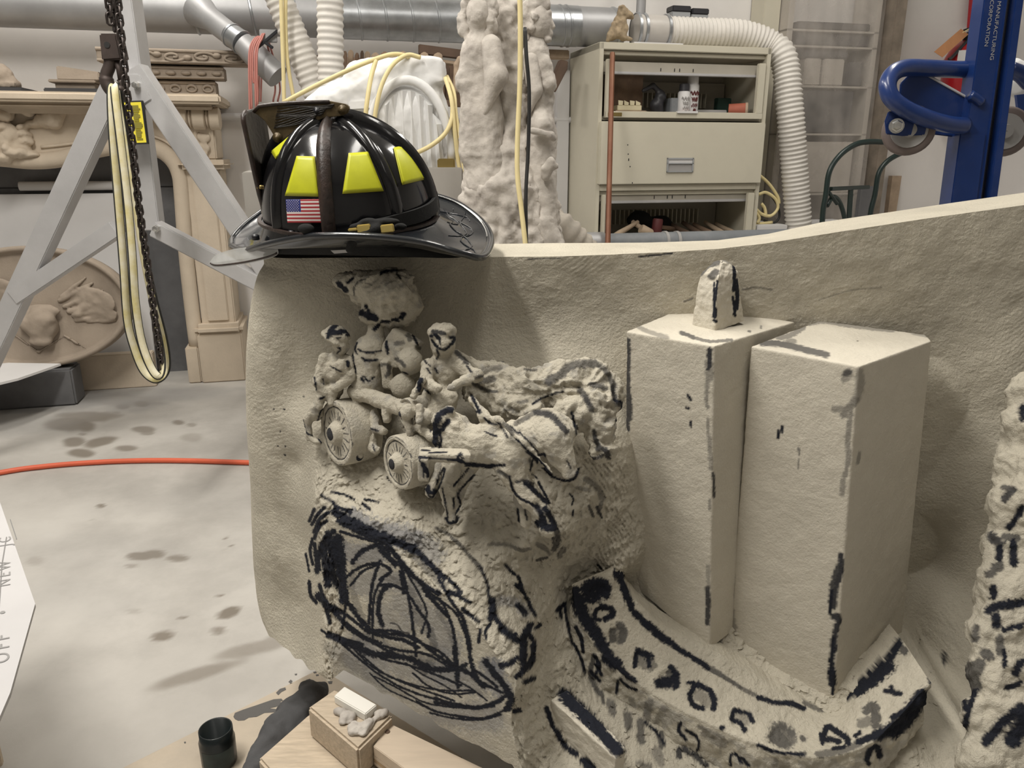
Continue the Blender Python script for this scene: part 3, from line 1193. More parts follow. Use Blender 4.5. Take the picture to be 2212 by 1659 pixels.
TOW2 = R(1330, 540, 2.963, '''
30,.8;940,595 1040,600 1120,615 1220,640 1350,670
26,.6;1040,560 1120,545 1200,495
26,.55;1100,590 1140,585
24,.5;1240,470 1330,455 1430,470 1560,490 1770,512
16,.4;1900,530 1990,550
34,.85;1470,790 1490,780
34,.5;1400,1020 1440,1020
30,.5;1460,830 1500,800
34,.6;1540,960 1480,1020 1460,1060
26,.55;1520,960 1500,1080 1490,1200
40,.4;1560,780 1560,900 1530,960
24,.55;1480,1200 1490,1320 1470,1440
26,.5;1460,1460 1450,1560
12;1065,1130 1065,1170
14;1040,1160 1038,1200
8,.7;1172,1270 1172,1310
8,.6;1170,1340 1170,1400
16,.5;1560,1300 1550,1360
''') + R(1180, 1200, 2.514, '''
24,.95;1600,0 1600,80 1570,180 1560,280
30,.9;1590,60 1560,160 1550,260
14;1550,190 1540,310
26,.95;1560,330 1590,340 1570,420 1560,520
22;1560,450 1550,560 1550,640
34;1550,620 1555,690
14;1560,690 1555,750
20,.5;1000,20 1010,120 1000,300
34,.45;1000,300 1010,400
10;1090,520 1130,545
''')
LEDGE = R(1180, 1200, 2.514, '''
44;400,70 400,110
30;380,100 410,150 440,220 465,290
34;420,180 460,270
30;480,310 520,350 570,400
34;560,380 620,440 670,470
24;690,490 790,550 880,610
16,.8;860,600 960,660 1060,720
14,.7;900,610 1000,680
16,.7;1060,720 1160,770
22;1150,770 1250,800 1340,800
22;1310,800 1370,820 1400,830
16,.7;1400,800 1490,840 1540,830
24;1540,800 1600,750 1700,740
40;1620,760 1690,740
60;1700,720 1790,660 1830,600
70;1790,650 1850,600
36;1850,580 1890,520 1915,470
40;160,190 170,230
60;165,230 190,300 230,370
52;220,360 270,430 320,510
40,.9;280,480 340,530
56;330,560 380,590
24;390,600 440,650 480,680
26;1880,880 1950,840 2040,750
70;1880,950 1960,880 2040,770
50;1790,980 1880,940
30;1700,1010 1790,980
16;2080,630 2085,690
30,.7;1480,1080 1600,1060 1700,1020
16;1150,1030 1260,1070 1390,1080
24,.8;1380,1080 1400,1080
14,.6;830,930 900,960 960,985
70;230,180 270,160 300,170
60;230,210 260,220
44;310,150 330,180 320,210
30;215,240 250,245
18;300,280 270,300 265,340 290,350
26;300,280 350,290 360,320 320,345
34,.8;400,380 420,410 410,460
30,.8;360,410 360,460
24,.6;400,390 370,440 400,470
34;500,520 540,540 560,550
20;490,530 480,600
60,.6;520,570 560,590
20;550,550 560,600
50;620,690 660,690 680,680
30;680,610 710,660 700,710
30,.9;610,690 650,700
36,.8;670,640 660,700
22;800,715 780,760 800,810 850,830
26;820,700 890,740 910,790 910,830
50,.45;830,760 870,790
16;770,690 800,690
20;1020,840 1060,850 1100,860 1120,900
22;1015,850 1010,890 1050,910 1080,950
50,.4;1050,880 1080,890
90,.7;1270,960 1300,990
60,.8;1240,980 1290,1010
26,.8;1230,960 1280,930 1340,970
26;1500,990 1530,930 1580,960 1630,990 1640,1020
16;1490,970 1500,1020
24;1500,1000 1550,1000 1590,1010
16;1560,1050 1620,1040
40,.8;1740,840 1780,820 1790,920
40,.6;1710,910 1750,900
20;1700,960 1680,980
20;1840,735 1920,750
20;1870,715 1890,750
18;950,935 960,935
22,.8;1390,990 1400,1000
20;2150,560 2170,590
30,.8;1930,500 1945,520
''')
LOWER = R(1180, 1200, 2.514, '''
60;100,760 160,820 230,890 290,950
54;290,950 350,1020 390,1060
20;390,1050 410,1070
20;0,830 30,910 60,960
26;60,960 100,1030 160,1080
44;210,1120 240,1154
20,.8;260,540 240,640 260,700 290,750
16;260,540 290,600 270,640
14;270,590 300,650
14;240,630 290,680
12;390,680 380,750
12;400,670 440,710 490,730
16;160,390 190,450 200,520
12;100,260 110,340 140,480
18;60,300 100,260
12;150,480 190,560 210,640
14,.8;300,740 310,800
34,.7;350,800 360,850
34,.7;440,870 450,930
34,.75;510,900 515,1000
34,.5;560,800 540,900
14;540,910 600,960 640,1020
30,.8;620,970 630,1030
16;730,910 720,950 760,1000
12;760,950 810,980 830,1020 820,1060
24,.9;720,1090 730,1050 800,1080 870,1140
12;1000,1140 1000,1090 1030,1080 1060,1130
16;1060,1100 1100,1140
20;1760,1040 1740,1100 1750,1130
26;1740,1110 1760,1050 1800,1040 1810,1090
40,.5;600,1060 620,1120
40,.5;860,960 960,1020
24,.6;500,1130 560,1150
40,.4;1250,1130 1300,1140
24,.4;460,780 470,810
30,.4;640,830 600,900
''') + R(1900, 860, 2.077, '''
40;640,1390 560,1450 480,1540
60;648,1440 600,1530
16,.9;290,1150 290,1190
''')
SIDE = R(1900, 860, 2.077, '''
24;640,40 640,90
20,.8;590,410 560,400
26,.9;600,410 560,450
24;640,490 600,560 580,580
34,.9;500,620 540,650
24,.8;560,620 620,630
26;540,670 535,720
28;600,650 600,740
30,.8;490,790 540,750
26;510,850 510,890
34;490,950 560,930 640,920
30;520,980 525,1020
22;560,1040 640,1020
30,.8;540,1080 540,1140
30,.8;465,1140 500,1160
30,.8;430,1040 430,1080
40,.8;450,1190 430,1240
60,.8;410,1220 420,1290
24;430,1310 400,1400 380,1480
16;560,1130 560,1200
30;640,1180 610,1230
20;570,1300 630,1280
20;380,1360 390,1400
''')
BACKM = R(1330, 540, 2.963, '''
8,.9;150,42 240,35 360,22
9,.6;440,330 490,310
9,.5;810,255 900,240 1000,255
6,.35;1300,320 1500,260 1700,240
''') + R(500, 540, 3.19, '''
8;360,1095 365,1100
7;370,1350 372,1355
8;365,1410 370,1415
6;290,1095 292,1097
6;495,1010 500,1012
6;335,1250 337,1252
6;320,1350 322,1352
''') + R(960, 420, 5.978, '''
8,.8;1080,835 1300,830 1500,825
''')


# ------------------------------------------------------------------ the carved stone
YB = 1.25
slab = thing('carved_stone_slab', PY(1000, 1640, 1.0), 'pale limestone slab carved with a horse-drawn fire engine and two towers', 'sculpture')

CTRL = '''600,600,1.25 900,600,1.255 1200,590,1.262 1500,570,1.27 1800,560,1.26 2150,520,1.25 2300,500,1.25
560,800,1.25 600,1000,1.25 600,1200,1.25 610,1330,1.25 640,700,1.25 640,850,1.25 640,1000,1.245 640,1150,1.24 640,1300,1.235
780,660,1.245 1000,640,1.255 1150,720,1.26 1300,700,1.27 950,680,1.25 700,700,1.245
700,850,1.235 850,800,1.22 900,860,1.19 1000,850,1.21 1150,830,1.21 1290,800,1.235 1330,900,1.21
672,930,1.20 690,1030,1.165 760,1030,1.15 700,1090,1.125 790,1080,1.10 860,1090,1.07 900,1000,1.135 980,1090,1.06
1000,1000,1.12 1100,1060,1.10 1000,1150,1.03 870,1150,1.035 1100,1150,1.05 1200,1150,1.075 1300,1060,1.14 1330,960,1.18 1330,1160,1.15 1340,1250,1.15
940,1230,1.0 1000,1300,.955 1060,1400,.915 1108,1490,.885 1108,1640,.882 1000,1500,.90
1150,1250,1.05 1200,1330,1.07 1220,1250,1.115 1280,1290,1.155 1340,1240,1.175 1170,1450,.985 1180,1560,.945 1200,1650,.915 1230,1380,1.065
1300,1500,1.03 1400,1600,.98 1300,1650,.92 1500,1659,.95 1600,1500,1.06 1750,1560,1.02 1750,1659,.95 1900,1640,.955
1900,1000,1.25 1900,1200,1.235 1930,1300,1.20 1450,1000,1.25 1700,1000,1.25 1500,1250,1.2 1750,1250,1.18
1960,1000,1.26 2050,760,1.265 2050,900,1.26 2020,1100,1.24 2050,1250,1.22 1990,1380,1.18 2050,1420,1.12 2020,1520,1.03 1960,1600,.96 2100,1600,.95 2000,1659,.93
2150,800,1.24 2200,1000,1.2 2200,1300,1.12 2212,1500,1.0 2300,1000,1.2 2300,1400,1.05 2250,700,1.25'''
cp = np.array([[float(t) for t in q.split(',')] for q in CTRL.split()])
CQ = np.array([[p.x, p.z, p.y] for p in (PY(a, b, c) for a, b, c in cp)])


def tps_fit(P, val, reg=1e-4):
    n = len(P)
    D = np.hypot(P[:, None, 0] - P[None, :, 0], P[:, None, 1] - P[None, :, 1])
    K = np.where(D > 0, D ** 2 * np.log(D + 1e-12), 0) + reg * np.eye(n)
    A = np.zeros((n + 3, n + 3))
    A[:n, :n] = K; A[:n, n] = 1; A[:n, n + 1:] = P; A[n, :n] = 1; A[n + 1:, :n] = P.T
    return np.linalg.solve(A, np.concatenate([val, [0, 0, 0]]))


_TP = CQ[:, :2]
_TW = tps_fit(_TP, CQ[:, 2])


def surf_y(x, z):
    out = np.empty(len(x))
    for s in range(0, len(x), 40000):
        a, b = x[s:s + 40000], z[s:s + 40000]
        D2 = (a[:, None] - _TP[None, :, 0]) ** 2 + (b[:, None] - _TP[None, :, 1]) ** 2
        K = 0.5 * D2 * np.log(D2 + 1e-24)
        out[s:s + 40000] = K @ _TW[:-3] + _TW[-3] + _TW[-2] * a + _TW[-1] * b
    return out


pA = PY(720, 1250, 1.11)


def plane_y(x):
    return 1.11 - 0.74 * (x - pA.x)


def curve(pts, Y, xs):
    q = [PY(a, b, Y) for a, b in pts]
    return np.interp(xs, [p.x for p in q], [p.z for p in q])


TOPF = [(520, 562), (545, 560), (700, 557), (900, 557), (1060, 557), (1200, 556), (1330, 553), (1450, 548), (1560, 540), (1660, 528), (1816, 502), (2000, 473), (2212, 443), (2500, 400)]
TOPB = [(540, 530), (1060, 527), (1200, 525), (1270, 525), (1400, 524), (1550, 519), (1660, 505), (1775, 480), (2051, 439), (2212, 416), (2500, 372)]
LEFT = [(566, 556), (547, 595), (531, 700), (523, 900), (526, 1100), (534, 1250), (548, 1310), (575, 1345), (610, 1364), (690, 1400)]


def slab_body():
    lq = sorted(smooth_path([PY(a, b, 1.32) for a, b in LEFT], 8), key=lambda p: p.z)
    lz, lx = [p.z for p in lq], [p.x for p in lq]
    ns, nt = 830, 500
    # finer columns in view, coarse beyond
    s = np.linspace(0, 1, ns); t = np.linspace(0, 1, nt)
    S, T = np.meshgrid(s, t, indexing='ij')
    XR = 1.0
    zap = 0.225 + T * 0.72
    XL = np.interp(zap, lz, lx)
    X = XL + (XR - XL) * S
    zt = curve(TOPF, YB, X.ravel()).reshape(X.shape)
    zb = np.interp(X, [-.5, -.32, -.285, 0, .06, .3], [.222, .222, .262, .262, .17, .12])
    zb = zb + 0.006 * vn(np.stack([X.ravel() * 1, X.ravel() * 0, X.ravel() * 0], 1), 60, 9).reshape(X.shape)
    Z = zb + (zt - zb) * T
    x, z = X.ravel(), Z.ravel()
    yl = surf_y(x, z)
    yp = plane_y(x)
    y = np.maximum(yl, np.where(z < 0.62, yp, yl))
    y = np.clip(y, .8, 1.29)
    y = np.minimum(y, 1.25 + .05 * sstep(.70, .86, z) + .05 * (1 - sstep(.36, .48, x)))
    onplane = sstep(-.006, .004, yp - yl) * (x > -.31) * (z < .62)
    v = np.stack([x, y, z], 1)
    prot = np.clip(YB - y, 0, 1)
    rough = sstep(.03, .10, prot) * (1 - onplane)
    left = sstep(-.335, -.318, x)
    rough = np.maximum(rough * left, 0.0)
    # smoother stone to the right of the towers
    rough *= 1 - 0.6 * sstep(.5, .6, x) * sstep(.35, .5, z)
    n1 = fbm(v * np.array([1, 1, 1.4]), 26, 3, 1)
    n2 = np.abs(fbm(v, 70, 3, 2))
    d = rough * (0.007 * n1 + 0.006 * n2 + 0.0022 * fbm(v, 230, 2, 4))
    # claw-chisel marks
    cd_ = np.sin((x * 0.9 + z * 0.55) * 900 + 6 * vn(v, 25, 8))
    d += rough * 0.0016 * cd_ * sstep(0.0, .5, fbm(v, 14, 2, 6))
    d += (1 - rough) * (0.0011 * fbm(v, 40, 3, 3) + 0.00022 * np.sin((z * 1.1 - x * 0.7) * 640 + 9 * vn(v, 22, 3)) * sstep(0.2, .8, vn(v, 11, 5)) + 0.00035 * fbm(v * np.array([1, 1, 3]), 160, 2, 17))
    # left step from the plain strip to the rough block
    y = y - d
    # rounded left end
    dl = np.clip(x - XL.ravel(), 0, .085)
    y += 0.085 - np.sqrt(np.maximum(0.085 ** 2 - (0.085 - dl) ** 2, 0))
    v = np.stack([x, y, z], 1)
    strokes = BACKM + ROCKS + [q for q in HORSE] + LOWER + SCRIB + FIGS[:1] + WHEEL[-12:]
    ch = np.zeros(len(v))
    pxs, pys = proj(v)
    ch = np.maximum(ch, paint(v, BACKM + ROCKS, 3))
    ch = np.maximum(ch, paint(v, SCRIB, 3, .7, 1.75))
    hm = (pys > 1010) & (pxs > 880)
    ch[hm] = np.maximum(ch[hm], paint(v[hm], HORSE, 4))
    lm = pys > 1250
    ch[lm] = np.maximum(ch[lm], paint(v[lm], LOWER, 5))
    wm = pys > 1030
    ch[wm] = np.maximum(ch[wm], paint(v[wm], WHEEL, 6))
    ws = paint(v, WASH, 7, 0.8, 1.1)
    ws = np.minimum(1, ws * 1.25 + .22 * onplane * (z < .6) * sstep(-.2, .6, fbm(v, 16, 3, 33)))
    i = (np.arange(ns - 1)[:, None] * nt + np.arange(nt - 1)[None, :]).ravel()
    f = np.stack([i, i + nt, i + nt + 1, i + 1], 1)
    # back, top, sides
    base = len(v)
    tf = np.arange(ns) * nt + nt - 1
    bf = np.arange(ns) * nt
    vt = v[tf].copy(); vb = v[bf].copy()
    xb = vt[:, 0]
    tb = vt.copy(); tb[:, 1] = 1.41; tb[:, 2] = curve(TOPB, 1.41, xb)
    lf = np.arange(nt)
    rf = (ns - 1) * nt + np.arange(nt)
    lb = v[lf].copy(); lb[:, 1] = 1.41
    lb[-1, 2] = tb[0, 2]
    rb = v[rf].copy(); rb[:, 1] = 1.41; rb[-1, 2] = tb[-1, 2]
    bb = vb.copy(); bb[:, 1] = 1.41
    # middle row on the top face so that it shades cleanly
    V = np.concatenate([v, tb, bb, lb, rb])
    ot, ob, ol, orr = base, base + ns, base + 2 * ns, base + 2 * ns + nt
    def strip(a, b, flip=False):
        q = np.stack([a[:-1], a[1:], b[1:], b[:-1]], 1)
        return q[:, ::-1] if flip else q
    F = [f, strip(tf, ot + np.arange(ns)), strip(bf, ob + np.arange(ns), True), strip(lf, ol + np.arange(nt), False), strip(rf, orr + np.arange(nt), True),
         strip(ot + np.arange(ns), ob + np.arange(ns))]
    F = np.concatenate(F)
    pad = len(V) - len(v)
    o = npmesh('carved_block', V, F, M['stone'], slab, True, {'charcoal': np.concatenate([ch, np.zeros(pad)]), 'wash': np.concatenate([ws, np.zeros(pad)])})
    o.data.set_sharp_from_angle(angle=math.radians(50))
    return o


slab_body()


def quadgrid(corners, nu, nv, wob=0.0, seed=0):
    """fine grid over a quad (4 corners, ring order)"""
    a, b, c, d = [np.array(p) for p in corners]
    u = np.linspace(0, 1, nu)[:, None, None]
    t = np.linspace(0, 1, nv)[None, :, None]
    P = (1 - u) * (1 - t) * a + u * (1 - t) * b + u * t * c + (1 - u) * t * d
    return P


def stone_prism(name, rings, strokes, parent, res=0.0028, matr='stone_smooth', amp=0.0006, seed=1, edge=0.004):
    """closed prism lofted through rings of corner points (each ring the same count), surface subdivided and worn"""
    vs, fs = [], []
    def addgrid(P):
        b = sum(len(q) for q in vs)
        nu, nv = P.shape[:2]
        vs.append(P.reshape(-1, 3))
        i = (np.arange(nu - 1)[:, None] * nv + np.arange(nv - 1)[None, :]).ravel() + b
        fs.append(np.stack([i, i + nv, i + nv + 1, i + 1], 1))
    n = len(rings[0])
    V_ = [[Vector(p) for p in r] for r in rings]
    cnt_u = [max(2, int(max((r[(k + 1) % n] - r[k]).length for r in V_) / res)) for k in range(n)]
    for r0, r1 in zip(V_[:-1], V_[1:]):
        nv = max(2, int(max((b - a).length for a, b in zip(r0, r1)) / res))
        for k in range(n):
            addgrid(quadgrid([r0[k], r0[(k + 1) % n], r1[(k + 1) % n], r1[k]], cnt_u[k], nv))
    r = V_[-1]
    c0 = sum(r, Vector()) / n
    m = max(3, int(max((p - c0).length for p in r) / res))
    for k in range(n):
        addgrid(quadgrid([r[k], r[(k + 1) % n], c0, c0], cnt_u[k], m))
    v = np.concatenate(vs); f = np.concatenate(fs)
    # weld by rounding
    key = np.round(v / 1e-5).astype(np.int64)
    _, ui, inv = np.unique(key, axis=0, return_index=True, return_inverse=True)
    inv = np.asarray(inv).ravel()
    v = v[ui]; f = inv[f]
    n = vnormals(v, f)
    lap = np.zeros(len(v))
    # soften arrises: average a few times, only matters at edges
    for it in range(3 if edge else 0):
        acc = np.zeros_like(v); cnt = np.zeros(len(v))
        for a, b in ((0, 1), (1, 2), (2, 3), (3, 0)):
            np.add.at(acc, f[:, a], v[f[:, b]]); np.add.at(acc, f[:, b], v[f[:, a]])
            np.add.at(cnt, f[:, a], 1); np.add.at(cnt, f[:, b], 1)
        v = v * 0.5 + 0.5 * acc / np.maximum(cnt, 1)[:, None]
    n = vnormals(v, f)
    d = amp * fbm(v, 45, 3, seed) + amp * 0.5 * fbm(v, 190, 2, seed + 3)
    v = v + n * d[:, None]
    g = np.argwhere(f[:, 0] == f[:, 1])
    ch = paint(v, strokes, seed)
    return npmesh(name, v, f, M[matr], parent, True, {'charcoal': ch, 'wash': np.zeros(len(v))})


# towers: footprint ring L, F, R, B
T1 = [[PY(1350, 1238, 1.215), PY(1534, 1390, 1.10), PY(1618, 1330, 1.16), PY(1500, 1230, 1.34)],
      [PY(1353, 716, 1.205), PY(1543, 748, 1.10), PY(1718, 695, 1.265), PY(1495, 656, 1.325)]]
T1[0][2] = T1[0][1] + Vector((T1[1][2].x - T1[1][1].x, T1[1][2].y - T1[1][1].y, .01))
T1[0] = [p + Vector((0, 0, -.012)) for p in T1[0]]
stone_prism('carved_tower', T1, TOW1, slab, seed=21)['label'] = 'carved tower with a tapered cap on top'
T2 = [[PY(1573, 1392, 1.15), PY(1799, 1530, 1.04), PY(1946, 1400, 1.155), PY(1930, 1360, 1.25), PY(1700, 1300, 1.30)],
      [PY(1622, 748, 1.155), PY(1856, 792, 1.04), PY(2012, 737, 1.17), PY(2000, 723, 1.235), PY(1772, 692, 1.275)]]
T2[0] = [p + Vector((0, 0, -.012)) for p in T2[0]]
stone_prism('carved_tower', T2, TOW2, slab, seed=31)['label'] = 'carved tower with a plain flat top'
CP = [[PY(1495, 694, 1.225), PY(1545, 708, 1.19), PY(1606, 684, 1.235), PY(1555, 672, 1.29)],
      [PY(1506, 625, 1.225), PY(1548, 640, 1.192), PY(1600, 620, 1.232), PY(1560, 610, 1.28)],
      [PY(1515, 590, 1.227), PY(1552, 598, 1.20), PY(1594, 588, 1.232), PY(1562, 580, 1.27)],
      [PY(1540, 566, 1.232), PY(1560, 568, 1.222), PY(1577, 566, 1.235), PY(1562, 561, 1.25)]]
CP[0] = [p + Vector((0, 0, -.008)) for p in CP[0]]
stone_prism('tower_cap', CP, CAPS, slab, seed=41, res=0.0018, amp=0.0018)


def ledge():
    inner = [(1338, 1218, 1.145), (1366, 1288, 1.130), (1430, 1350, 1.112), (1535, 1404, 1.085), (1600, 1442, 1.07), (1690, 1492, 1.05), (1800, 1536, 1.03), (1870, 1482, 1.03), (1952, 1386, 1.065)]
    outer = [(1236, 1262, 1.085), (1252, 1340, 1.065), (1308, 1420, 1.04), (1400, 1492, 1.015), (1500, 1548, .975), (1620, 1602, .94), (1750, 1634, .915), (1880, 1604, .915), (2010, 1474, .965)]
    drop = [.05, .06, .075, .08, .085, .09, .09, .09, .07]
    A = [smooth_path([PY(*p) for p in q], 44) for q in (inner, outer)]
    D = np.interp(np.linspace(0, 8, len(A[0])), range(9), drop)
    A.append([p + Vector((-.004, -.004, -d)) for p, d in zip(A[1], D)])
    A.append([p + Vector((.01, .05, -.03)) for p in A[2]])
    B0 = [p + Vector((0, .05, .0)) for p in A[0]]
    rows = []
    L = [np.array(B0)] + [np.array(a) for a in A]
    segs = [6, 46, 30, 10]
    for a, b, n in zip(L[:-1], L[1:], segs):
        for k in range(n):
            rows.append(a + (b - a) * k / n)
    rows.append(L[-1])
    P = np.stack(rows, 1)
    nu, nv = P.shape[:2]
    v = P.reshape(-1, 3)
    i = (np.arange(nu - 1)[:, None] * nv + np.arange(nv - 1)[None, :]).ravel()
    f = np.stack([i, i + 1, i + nv + 1, i + nv], 1)
    n = vnormals(v, f)
    if n[nv // 3::nv, 2].mean() < 0:
        f = f[:, ::-1]; n = -n
    low = np.tile(np.arange(nv) > 54, nu)
    d = 0.0018 * fbm(v, 50, 3, 12) + 0.0008 * fbm(v, 240, 2, 13) + np.where(low, 0.004 * fbm(v, 60, 3, 14), 0)
    px, py = proj(v)
    for cx, cy, r in ((1292, 1277, 22), (1305, 1328, 20), (1334, 1372, 22), (1388, 1422, 20), (1443, 1468, 24), (1515, 1508, 28), (1603, 1553, 26), (1690, 1590, 30), (1805, 1590, 30), (1880, 1552, 26)):
        q = np.hypot(px - cx, (py - cy) * 1.1) / r
        d -= 0.004 * (1 - sstep(.6, 1.1, q)) * (~low)
    v = v + n * d[:, None]
    ch = np.maximum(paint(v, LEDGE, 15), np.where(low | (v[:, 2] < 0), paint(v, LOWER, 16), 0))
    npmesh('curved_ledge', v, f, M['stone'], slab, True, {'charcoal': ch, 'wash': 0.25 * low * (fbm(v, 40, 2, 3) > .2)})


ledge()
STEP = [PY(1188, 1510, .965), PY(1225, 1490, .985), PY(1352, 1615, .905), PY(1330, 1640, .885)]
stone_prism('carved_step', [[p + Vector((0.0, .004, -.06)) for p in STEP], STEP], LOWER, slab, seed=51, res=0.0022, amp=0.0014)
# rocky mass on the far right of the slab
rk = SDF(0.02)
for a in ((2240, 850, 1.15, 50, 60), (2225, 930, 1.12, 45, 60), (2225, 1010, 1.1, 62, 60), (2215, 1090, 1.07, 70, 60), (2205, 1180, 1.05, 72, 60), (2190, 1270, 1.02, 78, 70), (2180, 1360, .99, 80, 70),
          (2175, 1450, .96, 88, 70), (2180, 1540, .93, 100, 70), (2190, 1640, .9, 120, 70), (2270, 1100, 1.05, 90, 120), (2280, 1400, .98, 110, 140), (2300, 1600, .92, 120, 120)):
    rk.E(*a, 60)
rk.build('rocky_outcrop', M['stone'], slab, 0.0032, noise=((0.008, 30, 3, 61), (0.0025, 130, 2, 62)),
         attrs=lambda v: {'charcoal': paint(v, SIDE + LOWER, 63), 'wash': np.zeros(len(v))})

# ------------------------------------------------------------------ carved fire engine, crew and horses (parts of the slab)
def relief(name, sdf, strokes, noise=None, res=0.0024, label=None, seed=70, mt='stone'):
    nz = noise or ((0.0016, 50, 3, seed), (0.0011, 95, 2, -seed), (0.0010, 210, 2, seed + 1))
    o = sdf.build(name, M[mt], slab, res, noise=nz, attrs=lambda v: {'charcoal': paint(v, strokes, seed), 'wash': 0.3 * sstep(.25, .75, fbm(v, 60, 3, seed + 2))})
    if label:
        o['label'] = label
    return o


# smoke plume
s = SDF(0.012)
for a in ((835, 640, 1.195, 56, 46, 46), (800, 615, 1.195, 36, 28, 34), (850, 600, 1.205, 42, 20, 30), (765, 612, 1.20, 26, 18, 20), (738, 606, 1.205, 14, 9, 14), (872, 655, 1.21, 34, 42, 34), (812, 678, 1.195, 34, 24, 34), (845, 690, 1.20, 30, 14, 26), (775, 640, 1.21, 18, 20, 20)):
    s.E(*a)
relief('carved_smoke', s, FIGS, ((0.004, 36, 3, 71), (0.0034, 60, 3, -73), (0.0014, 170, 2, 72)), label='rough carved puff of smoke above the boiler')
# boiler with shoulder and neck
s = SDF(0.006)
s.K((800, 762, 1.185), (795, 838, 1.175), 34, 34).E(805, 755, 1.185, 36, 34, 36).K((812, 735, 1.187), (812, 690, 1.192), 20, 15)
s.K((770, 778, 1.172), (826, 778, 1.165), 10, 10).K((768, 768, 1.175), (766, 828, 1.17), 7, 7)
relief('carved_boiler', s, FIGS, ((0.0010, 60, 2, 73), (0.0008, 200, 2, 74)))
# fireman at the back
s = SDF(0.005)
s.E(735, 745, 1.175, 17, 21, 18).E(731, 722, 1.178, 27, 16, 26, 22).E(722, 733, 1.172, 30, 6, 26, 35).E(737, 752, 1.165, 4, 5, 6)
s.K((735, 762, 1.18), (735, 775, 1.18), 9, 12).E(728, 798, 1.18, 34, 36, 30).K((702, 775, 1.175), (688, 825, 1.165), 13, 11).K((688, 825, 1.165), (706, 848, 1.16), 11, 8)
s.K((752, 780, 1.172), (757, 812, 1.16), 13, 11).K((757, 812, 1.16), (728, 838, 1.155), 11, 8).E(738, 790, 1.157, 16, 16, 10).E(715, 842, 1.18, 26, 24, 26).K((722, 840, 1.165), (718, 868, 1.16), 12, 10).K((693, 840, 1.165), (690, 878, 1.16), 9, 8)
relief('carved_fireman', s, FIGS, label='small carved fireman standing at the rear of the engine')
# box seat, flask and pot between boiler and driver
s = SDF(0.004)
def bx(px, py, Y, hx, hz, hy, rot=0, yaw=0, r=.003):
    p = PY(px, py, Y); m = msc(p)
    a, b = math.radians(rot), math.radians(yaw)
    ax = Vector((math.cos(a) * math.cos(b), math.cos(a) * math.sin(b), math.sin(a)))
    az = Vector((-math.sin(a), 0, math.cos(a)))
    ay = az.cross(ax).normalized()
    return p, ax * hx * m, ay * hy * m, az.normalized() * hz * m, r
s.box(*bx(872, 742, 1.175, 34, 22, 20, -28, -20)).box(*bx(850, 765, 1.17, 22, 24, 18, -10, -20)).E(886, 782, 1.152, 28, 29, 26).E(870, 836, 1.148, 26, 30, 26).box(*bx(836, 808, 1.155, 10, 32, 10, 3, -20))
relief('carved_seat', s, FIGS, ((0.0012, 60, 2, 77),))
# driver
s = SDF(0.006)
s.E(957, 738, 1.13, 27, 34, 28).E(955, 716, 1.128, 30, 18, 28, -8).E(957, 745, 1.113, 13, 17, 12).K((957, 765, 1.135), (957, 780, 1.135), 17, 22).E(955, 805, 1.135, 42, 38, 34)
s.K((925, 790, 1.12), (920, 825, 1.10), 16, 14).K((920, 825, 1.10), (945, 840, 1.075), 14, 10).K((988, 788, 1.125), (1030, 812, 1.10), 17, 13).K((1030, 812, 1.10), (975, 836, 1.075), 12, 9).E(950, 855, 1.12, 40, 30, 30)
s.K((985, 770, 1.15), (1060, 810, 1.15), 14, 16).K((945, 862, 1.10), (935, 905, 1.08), 18, 15).K((970, 862, 1.10), (965, 900, 1.09), 18, 15)
relief('carved_driver', s, FIGS, label='carved hooded driver reaching for the reins')
s = SDF(0.003)
s.K((912, 822, 1.085), (894, 855, 1.08), 9, 7)
relief('carved_brake_lever', s, FIGS)
# chassis beam, hoops and fittings
s = SDF(0.004)
s.K((765, 845, 1.17), (845, 872, 1.12), 15, 15).K((845, 872, 1.12), (925, 900, 1.075), 17, 17)
for a, b, r in (((773, 858, 1.165), (770, 900, 1.16), 10), ((838, 868, 1.12), (835, 905, 1.115), 10), ((806, 892, 1.15), (812, 925, 1.13), 9), ((812, 925, 1.13), (830, 932, 1.12), 8), ((806, 935, 1.14), (803, 965, 1.13), 11), ((803, 965, 1.13), (812, 972, 1.12), 10)):
    s.K(a, b, r, r)
s.E(775, 982, 1.13, 11, 14, 12).E(882, 890, 1.075, 17, 18, 16).K((880, 905, 1.075), (885, 940, 1.07), 9, 8).K((905, 880, 1.07), (905, 910, 1.06), 8, 8).K((905, 920, 1.075), (935, 945, 1.06), 12, 10)
s.K((690, 870, 1.175), (664, 905, 1.18), 10, 10).K((664, 905, 1.18), (668, 945, 1.175), 9, 6).K((668, 945, 1.175), (690, 955, 1.165), 6, 6).E(683, 890, 1.18, 16, 20, 14)
relief('carved_chassis', s, FIGS + WHEEL, ((0.0013, 60, 2, 81), (0.0012, 90, 2, -82), (0.001, 200, 1, 83)))


